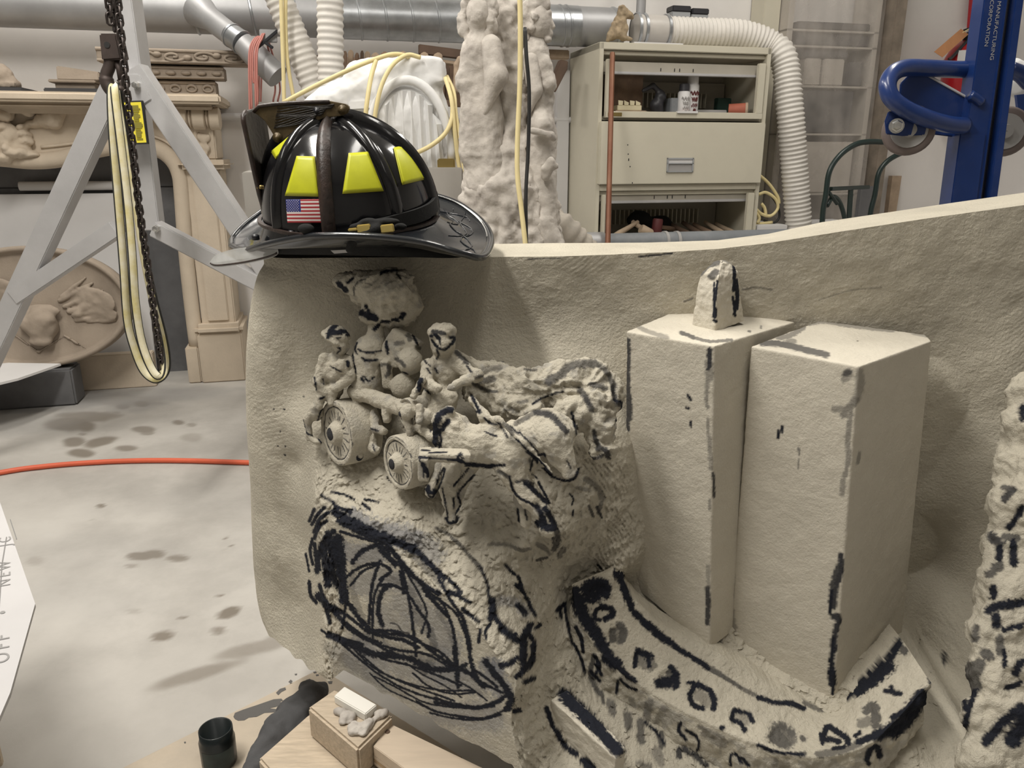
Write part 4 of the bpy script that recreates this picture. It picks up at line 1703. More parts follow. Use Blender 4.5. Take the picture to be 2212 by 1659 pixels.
def carved_wheel(px, py, Y, rpx, depth, name='carved_wheel', phi=50):
    c = PY(px, py, Y); m = msc(c)
    n = Vector((-math.sin(math.radians(phi)), -math.cos(math.radians(phi)), 0.06)).normalized()
    r = rpx * m
    prof = [(-depth, r * .98), (-depth * .5, r), (-.003, r), (0, r * .985), (0.0008, r * .95), (0.001, r * .86), (-.0012, r * .82), (-.0015, r * .5), (-.001, r * .38), (.004, r * .33), (.009, r * .27), (.0105, r * .2), (.0105, .0001)]
    # finer profile so that the charcoal reads
    P = []
    for a, b in zip(prof[:-1], prof[1:]):
        k = max(1, int(math.hypot(a[0] - b[0], a[1] - b[1]) / 0.0012))
        P += [(a[0] + (b[0] - a[0]) * i / k, a[1] + (b[1] - a[1]) * i / k) for i in range(k)]
    P.append(prof[-1])
    mb = MB().lathe(c, n, P, 150, cap=True)
    v = np.array([list(p) for p in mb.v]); q = [f for f in mb.f if len(f) == 4]
    v += vnormals(v, np.array(q)) * (0.0007 * fbm(v, 90, 2, 85))[:, None]
    f = np.array(q)
    if (vnormals(v, f)[len(P) // 2 * 150] @ np.array(n)) < -2:
        f = f[:, ::-1]
    q3 = v - np.array(c)
    ax_ = q3 @ np.array(n)
    rad = np.linalg.norm(q3 - ax_[:, None] * np.array(n)[None, :], axis=1) / r
    e1_ = np.cross(np.array(n), [0, 0, 1.0]); e1_ /= np.linalg.norm(e1_)
    ang = np.arctan2(q3[:, 2], q3 @ e1_)
    face = ax_ > -.0022
    wob_ = .02 * vn(v, 120, 5)
    rs_ = random.Random(int(px))
    line = lambda d_, w_: 1 - sstep(w_ * .6, w_ * 1.3, np.abs(d_ + wob_ * .6))
    chw = np.maximum(line(rad - .80, .022), .85 * line(rad - .965, .016) * (vn(v, 60, 8) > -.2)) * face
    nsp = 19 if rpx > 40 else 0
    for k in range(nsp):
        a_ = 2 * math.pi * (k + rs_.uniform(-.25, .25)) / nsp
        dd_ = np.abs((ang - a_ + math.pi) % (2 * math.pi) - math.pi) * rad
        r0_, r1_ = rs_.uniform(.40, .46), rs_.uniform(.60, .78)
        chw = np.maximum(chw, rs_.uniform(.75, 1) * (1 - sstep(.013, .032, dd_ + wob_ * .5)) * sstep(r0_ - .02, r0_ + .02, rad) * (1 - sstep(r1_ - .02, r1_ + .02, rad)) * face)
    o = npmesh(name, v, f, M['stone'], slab, True, {'charcoal': chw, 'wash': .15 * sstep(.2, .8, fbm(v, 60, 2, 9))})
    hb = MB().lathe(c + n * .0104, n, [(0, r * .2), (.0012, r * .17), (.0014, .0001)], 20).build('wheel_boss', M['stone'], o, True)
    at = hb.data.attributes.new('charcoal', 'FLOAT', 'POINT')
    at.data.foreach_set('value', np.full(len(hb.data.vertices), .95, dtype=np.float32))
    return o


carved_wheel(726, 936, 1.15, 72, .055)['label'] = 'large rear wheel with drawn spokes'
carved_wheel(859, 1000, 1.06, 60, .05)['label'] = 'smaller front wheel with drawn spokes'
carved_wheel(878, 892, 1.088, 33, .03, 'carved_pulley')['label'] = 'small disc beside the beam'

# near horse
s = SDF(0.010)
s.E(985, 945, 1.045, 38, 52, 46).E(1045, 962, 1.035, 66, 48, 46, -12).E(1112, 985, 1.02, 50, 54, 46).E(1150, 950, 1.015, 46, 40, 36)
s.E(1192, 935, 1.01, 52, 44, 34, 0).K((1195, 950, .995), (1232, 1022, .975), 42, 15).K((1180, 900, 1.02), (1110, 920, 1.04), 18, 14)
s.K((982, 985, 1.03), (968, 1055, 1.01), 28, 15).K((968, 1055, 1.01), (973, 1112, 1.0), 14, 12).E(974, 1126, .995, 15, 9, 14)
s.K((1015, 990, 1.05), (992, 1050, 1.04), 28, 14).K((992, 1050, 1.04), (987, 1090, 1.03), 13, 10)
s.K((957, 1000, 1.06), (935, 1055, 1.045), 16, 8).E(931, 1062, 1.04, 11, 13, 11)
s.K((1112, 1025, 1.01), (1145, 1075, .995), 30, 22).K((1145, 1075, .995), (1172, 1105, .985), 20, 17).K((1172, 1105, .985), (1186, 1140, .978), 16, 14).E(1187, 1146, .975, 20, 13, 15)
s.K((1125, 1070, 1.03), (1137, 1130, 1.02), 17, 12)
s.K((972, 888, 1.04), (948, 905, 1.035), 11, 11).K((948, 905, 1.035), (944, 955, 1.03), 12, 9)
s.K((1018, 862, 1.06), (1045, 898, 1.04), 9, 9).K((1045, 898, 1.04), (1075, 910, 1.03), 9, 8)
# bridle strap down the neck
s.K((1075, 905, 1.0), (1130, 955, .975), 6, 6).K((1130, 955, .975), (1190, 1020, .965), 6, 5)
relief('carved_horse', s, HORSE, ((0.0018, 55, 3, 91), (0.0014, 85, 2, -94), (0.0009, 200, 2, 92)), label='near carved horse striding with its head lowered', seed=93)
# far horse
s = SDF(0.014)
s.E(1060, 815, 1.15, 60, 32, 44).E(1130, 835, 1.13, 70, 42, 46).E(1215, 840, 1.125, 60, 46, 44).E(1200, 800, 1.14, 34, 18, 26, -20).E(1270, 815, 1.13, 50, 36, 36).E(1310, 860, 1.125, 34, 48, 34, 20)
s.K((1285, 880, 1.10), (1300, 960, 1.075), 46, 26).E(1302, 975, 1.07, 26, 22, 22).E(1235, 895, 1.08, 40, 34, 34).K((1080, 870, 1.11), (1150, 890, 1.09), 26, 26).K((1015, 850, 1.13), (1050, 870, 1.12), 16, 20)
relief('carved_horse', s, HORSE, ((0.004, 34, 3, 95), (0.0045, 60, 3, -98), (0.0016, 150, 2, 96)), label='far carved horse with arched neck behind the near one', seed=97)
# shaft of the engine ending beside the wheel
a, b = PY(908, 986, .985), PY(1012, 980, 1.0)
s = SDF(0.004)
ax = (b - a) / 2
az = Vector((0.0, 0, 1)) * .0065
ay = Vector((0.1, 1, 0)).normalized() * .013
s.box((a + b) / 2, ax, ay, az, .002)
c = PY(916, 1008, .985)
s.box(c, Vector((.0075, 0, 0)), ay, Vector((0, 0, 1)) * .017, .002)
relief('carved_shaft', s, HORSE, ((0.0006, 60, 2, 99),))

# ------------------------------------------------------------------ timber supports, rag, jar and board below the slab
bd = MB().hexa([PZ(262, 1664, .0), PZ(330, 1760, .0), PZ(1000, 1640, .0), PZ(700, 1448, .0)] + [PZ(262, 1660, .022), PZ(330, 1757, .022), PZ(1000, 1636, .022), PZ(690, 1444, .022)])
o = bd.build('dusty_board', M['board'], None, False, .003)
tag(o, 'flat dusty board on the floor, splashed with dark paint', 'board')
def splash(name, pts, z, parent, mt='ink', th=.0008):
    base = [PZ(x, y, z) for x, y in pts]
    return MB().prism(base, (0, 0, th)).build(name, M[mt], parent)
SPL = R(260, 1440, 2.989, '''
1;730,325 740,300 790,280 880,250 990,212 1040,208 1050,220 1030,228 1060,240 1000,262 960,270 1030,278 1000,295 930,300 880,325 830,330 800,348 760,350 740,340
1;1005,170 1030,145 1065,135 1070,150 1040,165 1020,185
1;1085,100 1100,85 1112,95 1100,110
1;1340,95 1370,95 1365,112 1345,112
1;535,402 552,397 555,408 540,410
1;1245,35 1265,32 1268,42 1250,44
1;1262,52 1280,50 1282,60 1265,62
1;410,488 422,484 424,494 414,497
1;1125,48 1142,46 1140,56 1128,57
''')
stuff_mat = mat('grey_paint_splash', (0.10, 0.095, 0.09), 0.7)
for k, (_, _, P) in enumerate(SPL):
    q = MB().prism([PZ(x, y, .022) - o.location for x, y in P], (0, 0, .0006)).build('paint_splash', stuff_mat, o)

jc = PZ(475, 1646, .022)
jr = 37 * msc(jc)
jt = thing('paint_jar', jc, 'small open black paint jar on the dusty board', 'jar')
MB().lathe(jc, EZ, [(0, jr * .9), (.004, jr * .98), (.052, jr), (.058, jr * .93), (.075, jr * .93), (.075, jr * .86), (.03, jr * .86), (.029, .0001)], 32, cap=False).build('jar_body', M['jar'], jt, True)
MB().lathe(jc + EZ * .031, EZ, [(0, jr * .85), (.001, jr * .85), (.001, .0001)], 24).build('paint', M['ink'], jt)
lb = [jc + Vector((math.cos(a), math.sin(a), 0)) * jr * 1.004 + EZ * h for h in (.012, .045) for a in np.linspace(-2.2, -.2, 14)]
MB().add(lb, [(i, i + 1, i + 15, i + 14) for i in range(13)]).build('jar_label', M['jar_label'], jt, True)

# crumpled rag
s = SDF(0.018)
for a, b, r1, r2 in (((535, 1680), (590, 1605), 26, 30), ((590, 1610), (640, 1545), 36, 38), ((640, 1545), (675, 1500), 34, 24), ((560, 1660), (600, 1580), 22, 22), ((620, 1600), (665, 1530), 24, 20)):
    p, q = PZ(*a, .068), PZ(*b, .068)
    s.cap(p, q, r1 * msc(p), r2 * msc(q))
p = PZ(665, 1487, .062); s.ell(p, (.018, .03, .022)); p = PZ(690, 1497, .06); s.ell(p, (.02, .028, .02))
rg = s.build('crumpled_rag', M['glove'], None, .004, noise=((.008, 22, 2, 101), (.003, 60, 2, 102)))
tag(rg, 'crumpled charcoal grey rag between paint jar and timber block', 'rag')

# timber beam, block on it and plywood strip
def beam(name, pts, z0, z1, mt, bev, label, cat):
    o = MB().hexa([PZ(x, y, z1) + EZ * (z0 - z1) for x, y in pts] + [PZ(x, y, z1) for x, y in pts]).build(name, M[mt], None, False, bev)
    return tag(o, label, cat)
zt = .172
t1 = beam('timber_beam', [(557, 1638), (700, 1800), (960, 1640), (668, 1540)], 0.024, zt, 'wood', .004, 'weathered timber beam lying under the small wooden block', 'timber')
t2 = beam('wooden_block', [(664, 1527), (773, 1620), (850, 1545), (722, 1487)], zt, zt + .058, 'wood', .004, 'short pale wooden block wedged under the slab corner', 'timber')
zb = zt + .058
pl = SDF(.004)
pk = [(722, 1516), (790, 1556), (815, 1535), (745, 1495)]
q = [PZ(x, y, zb + .003) for x, y in pk]
gp = thing('plaster_shim', q[0], 'white plaster pad with crumbling lump on the wooden block', 'plaster')
MB().hexa([p - EZ * .003 for p in q] + [p + EZ * .012 for p in q]).build('pad', M['grout'], gp, False, .0015)
s = SDF(.008)
for x, y, r in ((735, 1535, 10), (752, 1550, 13), (770, 1570, 13), (785, 1580, 10), (800, 1560, 10), (818, 1545, 9), (760, 1580, 8), (740, 1560, 7), (792, 1568, 11), (830, 1540, 6)):
    p = PZ(x, y, zb + .004); r *= msc(p); s.ell(p, (r * 1.2, r * 1.2, r * .8))
s.build('crumbled_lump', M['plaster'], gp, .0022, noise=((.003, 90, 3, 111),))
t3 = thing('plywood_strip', PZ(900, 1600, .2), 'plywood strip lying flat under the slab beside the block', 'plywood')
def quad(P, z0, z1):
    return MB().hexa([PZ(x, y, z1) + EZ * (z0 - z1) for x, y in P] + [PZ(x, y, z1) for x, y in P])
PP = [(806, 1612), (1010, 1760), (1130, 1700), (842, 1562)]
quad(PP, .196, .214).build('face_sheet', M['ply'], t3, False, .001)
for k in range(3):
    z1 = .196 - k * .006
    e = [PZ(x, y, .214) for x, y in PP]
    MB().hexa([p + EZ * (z1 - .0055 - .214) for p in e] + [p + EZ * (z1 - .214) - (p - sum(e, Vector()) / 4) * .004 * (k % 2) for p in e]).build('ply_layer', M['ply_edge'] if k % 2 else M['ply'], t3)
p = PZ(837, 1581, .214)
MB().lathe(p, EZ, [(0, .0045), (.0012, .004), (.0012, .0001)], 14).build('screw_hole', M['dark_wood'], t3)
# beam carrying the strip (mostly out of frame)
t4 = MB().hexa([PZ(x, y, .178) + EZ * (-.154) for x, y in [(850, 1650), (1010, 1790), (1130, 1720), (900, 1610)]] + [PZ(x, y, .178) for x, y in [(850, 1650), (1010, 1790), (1130, 1720), (900, 1610)]]).build('timber_packer', M['brown_wood'], None, False, .003)
tag(t4, 'dark timber packer in the shade under the plywood strip', 'timber')

# ------------------------------------------------------------------ fire helmet
HO = PY(753, 489, 1.275)
HO.z = 1.0
helm = thing('fire_helmet', HO, 'glossy black fire helmet with lime trapezoids and flag resting on the slab top', 'helmet')
yaw, tl = math.radians(2), math.radians(9)
Lx = Vector((math.cos(yaw), -math.sin(yaw) * math.cos(tl), -math.sin(yaw) * math.sin(tl)))
UP = Vector((0, -math.sin(tl), math.cos(tl)))
Lx = (Lx - UP * Lx.dot(UP)).normalized()
SX = -UP.cross(Lx).normalized()          # towards the viewer
if SX.y > 0:
    SX = -SX
HA, HB, HH = .1395, .120, .152


def HL(l, s, h):
    return HO + Lx * l + SX * s + UP * h


def dome_r(q):
    return (max(0.0, 1 - q ** 2.12)) ** (1 / 2.12)


def dome_pt(ang, q, off=0.0):
    """ang: angle about the axis (0 = rear, 90 = viewer's side), q: 0 base .. 1 apex"""
    a = math.radians(ang)
    r = dome_r(q)
    g = 1 + .022 * abs(math.sin(4 * a / 2 * 1)) * 0 + .02 * abs(math.sin(4 * a)) * min(1, r * 1.5)
    p = HL(HA * (.94 if math.cos(a) < 0 else 1) * r * g * math.cos(a) - .012 * q * q, HB * r * g * math.sin(a), HH * q)
    if off:
        n = Lx * (math.cos(a) * r / HA) + SX * (math.sin(a) * r / HB) + UP * (q ** 1.25 / HH)
        p = p + n.normalized() * off
    return p


QS = [math.sin(t) for t in np.linspace(0, math.pi / 2, 30)]
NA = 128
vs = [dome_pt(360 * k / NA, q) for q in QS[:-1] for k in range(NA)] + [dome_pt(0, 1)]
fs = []
for i in range(len(QS) - 2):
    for k in range(NA):
        fs.append((i * NA + k, i * NA + (k + 1) % NA, (i + 1) * NA + (k + 1) % NA, (i + 1) * NA + k))
b = (len(QS) - 2) * NA
fs += [(b + k, b + (k + 1) % NA, len(vs) - 1) for k in range(NA)]
MB().add(vs, fs).build('shell', M['helmet'], helm, True)
BVH = BVHTree.FromPolygons([tuple(v) for v in vs], fs)


def hit(px, py, off=.0012):
    d = ray(px, py).normalized()
    loc, n, i, dist = BVH.ray_cast(CAM, d)
    if loc is None:
        return None
    if n.dot(d) > 0:
        n = -n
    return loc + n * off


# raised ribs along the seams
for k in range(8):
    ang = {3: 131, 5: 229}.get(k, 45 * k)
    big = k in (0, 4)
    wdt, hgt = (.0125, .010) if big else (.0115, .0075)
    q0 = 0.0
    rows = []
    for q in [math.sin(t) for t in np.linspace(0.01, math.pi / 2 * .985, 26)]:
        p = dome_pt(ang, q)
        a = math.radians(ang)
        n = (dome_pt(ang, q, .01) - p).normalized()
        tdir = (Lx * -math.sin(a) * HA + SX * math.cos(a) * HB).normalized()
        k2 = .55 + .45 * min(1, dome_r(q) * 1.6)
        hh = hgt * (1 + (.6 * q if big else .2 * q))
        rows.append([p + tdir * wdt * k2 * x + n * hh * y for x, y in ((-1, -.3), (-.85, .45), (-.4, .8), (0, 1.05), (.4, .8), (.85, .45), (1, -.3))])
    m = MB()
    m.add([p for r in rows for p in r], [(i * 7 + j, i * 7 + j + 1, i * 7 + j + 8, i * 7 + j + 7) for i in range(len(rows) - 1) for j in range(6)])
    o = m.build('rib', M['helmet'] if k not in (2,) else M['helmet_rib'], helm, True)
    if k == 2:
        o['label'] = 'worn brown-black leather rib facing forward'
MB().lathe(dome_pt(0, 1) - UP * .006, UP, [(0, .024), (.006, .022), (.011, .014), (.0135, .0001)], 20).build('crown_cap', M['helmet_rib'], helm, True)

# brim
BL = [(500, 528, 1.32), (525, 538, 1.26), (570, 526, 1.195), (642, 511, 1.145), (703, 506, 1.12), (809, 508, 1.108), (915, 521, 1.105), (1000, 545, 1.11), (1044, 552, 1.14), (1061, 520, 1.235), (1051, 488, 1.30),
      (1021, 458, 1.36), (975, 431, 1.41), (900, 414, 1.445), (750, 405, 1.46), (620, 425, 1.455), (545, 470, 1.42), (505, 508, 1.37)]
bp = [PY(*q) for q in BL]
bp = bp + [bp[0]]
outer = smooth_path(bp, 9)[:-1]
no = len(outer)
inner = []
for p in outer:
    d = p - HO
    ang = math.degrees(math.atan2(d.dot(SX) / HB, d.dot(Lx) / HA))
    inner.append((ang, dome_pt(ang, 0.02, -.002)))
rows = []
for t in np.linspace(0, 1, 12):
    row = []
    for (ang, ip), op in zip(inner, outer):
        rear = max(0, math.cos(math.radians(ang)))
        p = ip.lerp(op, t)
        sag = -.016 * (1 - rear) * math.sin(math.pi * t) - .010 * rear * math.sin(math.pi * t)
        p = p + UP * sag
        row.append(p)
    rows.append(row)
m = MB()
flat = [p for r in rows for p in r]
nr = len(rows)
top = [(i * no + k, i * no + (k + 1) % no, (i + 1) * no + (k + 1) % no, (i + 1) * no + k) for i in range(nr - 1) for k in range(no)]
m.add(flat, top)
m.add([p - UP * .0045 for p in flat], [f[::-1] for f in top])
nf = len(flat)
m.f += [((nr - 1) * no + k, (nr - 1) * no + (k + 1) % no, nf + (nr - 1) * no + (k + 1) % no, nf + (nr - 1) * no + k) for k in range(no)]
brim = m.build('brim', M['brim'], helm, True)
MB().tube([p - UP * .002 for p in outer], .0052, 8, closed=True).build('brim_edge', M['brim'], brim, True)
st = MB()
for k in range(no):
    ang, ip = inner[k]
    for u in (0, .5):
        a1 = outer[k].lerp(outer[(k + 1) % no], u + .08); a2 = outer[k].lerp(outer[(k + 1) % no], u + .36)
        if -75 < ang < 8:
            c1 = a1.lerp(ip, .07) + UP * .0012; c2 = a2.lerp(inner[(k + 1) % no][1], .07) + UP * .0012
            st.tube([c1, c2], .0013, 5)
st.build('stitching', M['steel'], brim)
# embossed scroll work on the rear brim
em = MB()
def brim_at(ang_i, t):
    k = ang_i % no
    r = t * (nr - 1); i = min(int(r), nr - 2)
    return rows[i][k].lerp(rows[i + 1][k], r - i)
for i0, i1, t0, t1 in ((78, 100, .35, .8), (74, 92, .7, .3), (82, 106, .6, .55), (88, 104, .25, .7), (70, 84, .85, .55), (94, 112, .75, .35)):
    P = []
    for j in range(12):
        u = j / 11
        P.append(brim_at(int(i0 + (i1 - i0) * u), min(.93, max(.1, t0 + (t1 - t0) * u + .12 * math.sin(u * 7)))) + UP * .0006)
    em.tube(P, [.0006 + .0007 * math.sin(math.pi * j / 11) for j in range(12)], 6)
em.build('embossed_scroll', M['brim'], brim, True)
for x, y in ((552, 512), (630, 503), (645, 500)):
    p = PY(x, y, 1.17 if x > 600 else 1.22)
    MB().lathe(p, UP, [(-.004, .006), (.002, .006), (.004, .004), (.0045, .0001)], 12).build('screw', M['black_metal'], brim, True)

# liner and ear flaps under the brim
lb = [(548, 540, 1.27), (600, 549, 1.20), (700, 551, 1.185), (800, 553, 1.182), (900, 556, 1.18), (985, 557, 1.19), (1015, 548, 1.25), (1000, 540, 1.33), (900, 535, 1.38), (750, 533, 1.39), (620, 535, 1.38), (555, 538, 1.33)]
lo = smooth_path([PY(*q) for q in lb] + [PY(*lb[0])], 5)[:-1]
def up_to(p, t):
    d = p - HO
    ang = math.degrees(math.atan2(d.dot(SX) / HB, d.dot(Lx) / HA))
    return p.lerp(dome_pt(ang, 0.02, -.004) - UP * .01, t)
lay = [[p.lerp(HO, .12) for p in lo], lo, [up_to(p, .4) + UP * 0 for p in lo], [up_to(p, .95) for p in lo]]
n = len(lo)
MB().add([p for r in lay for p in r], [(i * n + k, i * n + (k + 1) % n, (i + 1) * n + (k + 1) % n, (i + 1) * n + k) for i in range(3) for k in range(n)]).build('liner', M['cloth_black'], helm, True)
lbl = [PY(x, y, 1.165) for x, y in ((714, 541), (758, 539), (761, 545), (722, 548))]
MB().prism(lbl, (0, .002, 0)).build('liner_tag', M['paper'], helm)

# clear visor lens under the front brim
vp = [(452, 567), (466, 551), (500, 539), (545, 533), (588, 534), (601, 541), (588, 552), (540, 564), (495, 571), (465, 573)]
def vis(x, y):
    t = (x - 452) / 150
    return PY(x, y, 1.29 - .1 * t)
vq = smooth_path([vis(*q) for q in vp] + [vis(*vp[0])], 4)[:-1]
vz = MB().prism(vq, Vector((0, .0005, -.003)))
vo = vz.build('clear_visor', M['visor'], helm, False)
vo['label'] = 'scratched clear visor lens poking out under the front brim'
MB().tube([q for q in vq[22:40]], .0016, 6).build('visor_rim', M['helmet_rib'], vo, True)

# front shield
def shield_l(h):
    return -.126 - .009 * (max(h, 0) / .165)
prof = [(-.004, .010), (.004, .024), (.019, .034), (.045, .040), (.085, .043), (.125, .045), (.152, .047), (.160, .044), (.164, .030)]
m = MB()
for side in (0, 1):
    for h, sw in prof:
        for u in np.linspace(-1, 1, 9):
            m.v.append(HL(shield_l(h) + .005 * (u * u) - .005 * side, sw * u, h))
nv = len(prof) * 9
for side in (0, 1):
    for i in range(len(prof) - 1):
        for j in range(8):
            q = side * nv + i * 9 + j
            m.f.append([q, q + 1, q + 10, q + 9])
ring = [j for j in range(9)] + [i * 9 + 8 for i in range(1, len(prof))] + [(len(prof) - 1) * 9 + 7 - j for j in range(8)] + [i * 9 for i in range(len(prof) - 2, 0, -1)]
for a, b2 in zip(ring, ring[1:] + ring[:1]):
    m.f.append([a, b2, nv + b2, nv + a])
fp = m.build('front_shield', M['leather'], helm, True)
MB().tube([HL(shield_l(h) + .005 - .0025, sw, h) for h, sw in prof], .004, 7).build('shield_binding', M['helmet_rib'], fp, True)
MB().lathe(HL(-.128, .040, .055), (Lx * -1), [(-.010, .0035), (-.004, .0035), (-.001, .005), (.0, .0001)], 10).build('rivet', M['brass'], fp, True)

# engraved eagle bracket between the crown and the shield
ep = [(546, 243), (558, 228), (600, 223), (650, 220), (712, 219), (748, 226), (755, 233), (750, 246), (735, 251), (700, 255), (660, 272), (630, 292), (608, 306), (598, 305), (588, 288), (572, 262), (556, 248)]
def EY(x):
    return 1.226 + (745 - x) * .00002
eq = [PY(x, y, EY(x)) for x, y in ep]
eg = MB().prism(eq, SX * -.008).build('eagle_bracket', M['eagle'], helm, False, .0012)
eg['label'] = 'engraved bronze coloured eagle-wing bracket behind the shield'
fl = MB()
for k in range(13):
    u = k / 12
    a = (722 - 40 * u, 226 + 28 * u)
    c = (600 - 8 * u, 230 + 50 * u)
    P = []
    for j in range(10):
        t = j / 9
        x = a[0] + (c[0] - a[0]) * t
        y = a[1] + (c[1] - a[1]) * t + 3 * math.sin(t * 5 + k)
        P.append(PY(x, y, EY(x)) + SX * .0012)
    fl.tube(P, [.0016 * (1 - .5 * j / 9) for j in range(10)], 5)
fl.build('engraved_feather', M['leather'], eg, True)
MB().tube([PY(x, y, EY(x)) + SX * .001 for x, y in ((548, 242), (560, 229), (600, 224), (650, 221), (712, 220))], .0028, 6).build('bracket_rim', M['helmet_rib'], eg, True)
for x, y, r, mt in ((740, 237, .0048, 'eagle'), (600, 297, .005, 'eagle'), (685, 240, .004, 'black_metal')):
    p = PY(x, y, EY(x))
    MB().lathe(p, SX, [(-.002, r * 1.5), (.002, r * 1.5), (.0022, r * .75), (.006, r * .7), (.0065, .0001)], 16).build('rivet', M[mt], eg, True)

# lime reflective trapezoids and the flag
def sticker(name, quad, off, mt, nu=10, nv=12, parent=helm, facemat=None):
    P = [[None] * (nv + 1) for _ in range(nu + 1)]
    a, b3, c, d = quad
    for i in range(nu + 1):
        for j in range(nv + 1):
            u, t = i / nu, j / nv
            x = (1 - u) * (1 - t) * a[0] + u * (1 - t) * b3[0] + u * t * c[0] + (1 - u) * t * d[0]
            y = (1 - u) * (1 - t) * a[1] + u * (1 - t) * b3[1] + u * t * c[1] + (1 - u) * t * d[1]
            P[i][j] = hit(x, y, off)
    idx = {}
    vs_, fs_, inf = [], [], []
    for i in range(nu + 1):
        for j in range(nv + 1):
            if P[i][j] is not None:
                idx[i, j] = len(vs_); vs_.append(P[i][j])
    for i in range(nu):
        for j in range(nv):
            ks = [(i, j), (i + 1, j), (i + 1, j + 1), (i, j + 1)]
            if all(k in idx for k in ks):
                fs_.append([idx[k] for k in ks]); inf.append((i, j))
    rl = rloc(parent)
    me = bpy.data.meshes.new(name)
    me.from_pydata([v - rl for v in vs_], [], fs_)
    o = link(name, me, mt, parent, True)
    if facemat:
        for p, ij in zip(me.polygons, inf):
            p.material_index = facemat(*ij)
    md = o.modifiers.new('thickness', 'SOLIDIFY')
    md.thickness = .0006
    return o


def grow(q, k):
    cx = sum(p[0] for p in q) / 4; cy = sum(p[1] for p in q) / 4
    return [(p[0] + k * (1 if p[0] > cx else -1), p[1] + k * (1 if p[1] > cy else -1)) for p in q]


TR = [[(644, 340), (678, 341), (689, 423), (619, 421)], [(755, 334), (792, 331), (826, 411), (742, 417)], [(851, 322), (875, 318), (914, 386), (870, 398)], [(646, 281), (632, 302), (599, 342), (590, 328)]]
for q in TR:
    e = sticker('reflective_trapezoid', grow(q, 2.2), .0010, M['lime_edge'])
    sticker('lime_face', q, .0022, M['lime'], parent=e)
fq = [(619, 431), (700, 430), (701, 481), (623, 481)]
def fm(i, j):
    if i < 10 and j < 14:
        return 2
    return 0 if (j // 2) % 2 == 0 else 1
fo = sticker('flag_sticker', fq, .0012, [M['flag_red'], M['flag_white'], M['flag_blue']], 26, 26, facemat=fm)
fo['label'] = 'small flag sticker with red and white stripes and a starred blue corner'
stars = MB()
for r in range(9):
    for c_ in range(6 if r % 2 == 0 else 5):
        x = 622 + (c_ + (0 if r % 2 == 0 else .5)) * 4.9; y = 433 + r * 2.9
        pts = []
        for k in range(10):
            rr = 1.25 if k % 2 == 0 else .5
            p = hit(x + rr * math.sin(k * math.pi / 5), y - rr * math.cos(k * math.pi / 5), .0021)
            if p is not None:
                pts.append(p)
        if len(pts) == 10:
            stars.add(pts, [list(range(10))])
stars.build('star', M['flag_white'], fo)

# goggle strap, clips, toggles
def band(name, a0, a1, q0, q1, off, mt, n=40, parent=helm):
    vs_, fs_ = [], []
    for i in range(n + 1):
        a = a0 + (a1 - a0) * i / n
        for q, o_ in ((q0(a), off), (q1(a), off), (q1(a), off - .006), (q0(a), off - .006)):
            vs_.append(dome_pt(a, q, o_))
    for i in range(n):
        for j in range(4):
            fs_.append([i * 4 + j, i * 4 + (j + 1) % 4, (i + 1) * 4 + (j + 1) % 4, (i + 1) * 4 + j])
    return MB().add(vs_, fs_).build(name, mt, parent, 'auto')
band('goggle_strap', 66, -60, lambda a: .03 + .06 * min(1, max(0, (66 - a) / 60)), lambda a: .15 + .07 * min(1, max(0, (66 - a) / 60)), .0095, M['cloth_black'])
band('hat_band', 200, -60, lambda a: .0, lambda a: .03, .0085, M['helmet_rib'])
s = SDF(.006)
for x, y, rx, rz, Y in ((800, 480, 26, 9, 1.135), (840, 478, 24, 8, 1.14), (770, 489, 16, 7, 1.135), (812, 494, 12, 10, 1.132), (865, 489, 14, 8, 1.15)):
    s.E(x, y, Y, rx, rz, 8)
s.K((812, 495, 1.13), (760, 520, 1.125), 9, 8).K((762, 518, 1.125), (757, 540, 1.13), 8, 9)
s.build('strap_bunch', M['cloth_black'], helm, .0022, noise=((.0012, 80, 2, 121),))
s = SDF(.003); s.E(661, 494, 1.135, 18, 11, 10)
s.build('rubber_knob', M['cloth_black'], helm, .002)
for x0, x1, nub in ((772, 801, -1), (823, 851, 0)):
    a, b4 = PY(x0, 495, 1.127), PY(x1, 492, 1.127)
    m = MB().bar(a, b4, .0115, .006, EZ)
    if nub:
        m.bar(PY(752, 497, 1.127), a, .0045, .004, EZ)
    m.build('ochre_clip', M['ochre'], helm, False, .0012)

# ------------------------------------------------------------------ back wall, left: chimneypiece
def Z(px, py, d):
    return uz(px, py, d)[1]
def U(px, py, d):
    return uz(px, py, d)[0]

fp = thing('stone_chimneypiece', W(U(430, 820, 4.0), 4.0, 0), 'large pale carved stone chimneypiece against the white wall', 'fireplace')
uL = U(-160, 300, 4.0)
u1 = U(476, 212, 3.80)
z0, z1 = Z(470, 224, 3.80), Z(470, 203, 3.80)
MB().wbox(uL, u1, 3.80, 4.245, z0, z1).build('mantel_shelf', M['mantel'], fp, 'auto', .010, 3)
z2 = Z(460, 238, 3.88)
MB().wbox(uL, U(462, 230, 3.88), 3.88, 4.245, z2, z0).build('cove_moulding', M['mantel'], fp, 'auto', .012, 3)
MB().wbox(uL, U(455, 240, 3.93), 3.925, 4.245, z2 - .02, z2).build('cove_fillet', M['mantel'], fp)
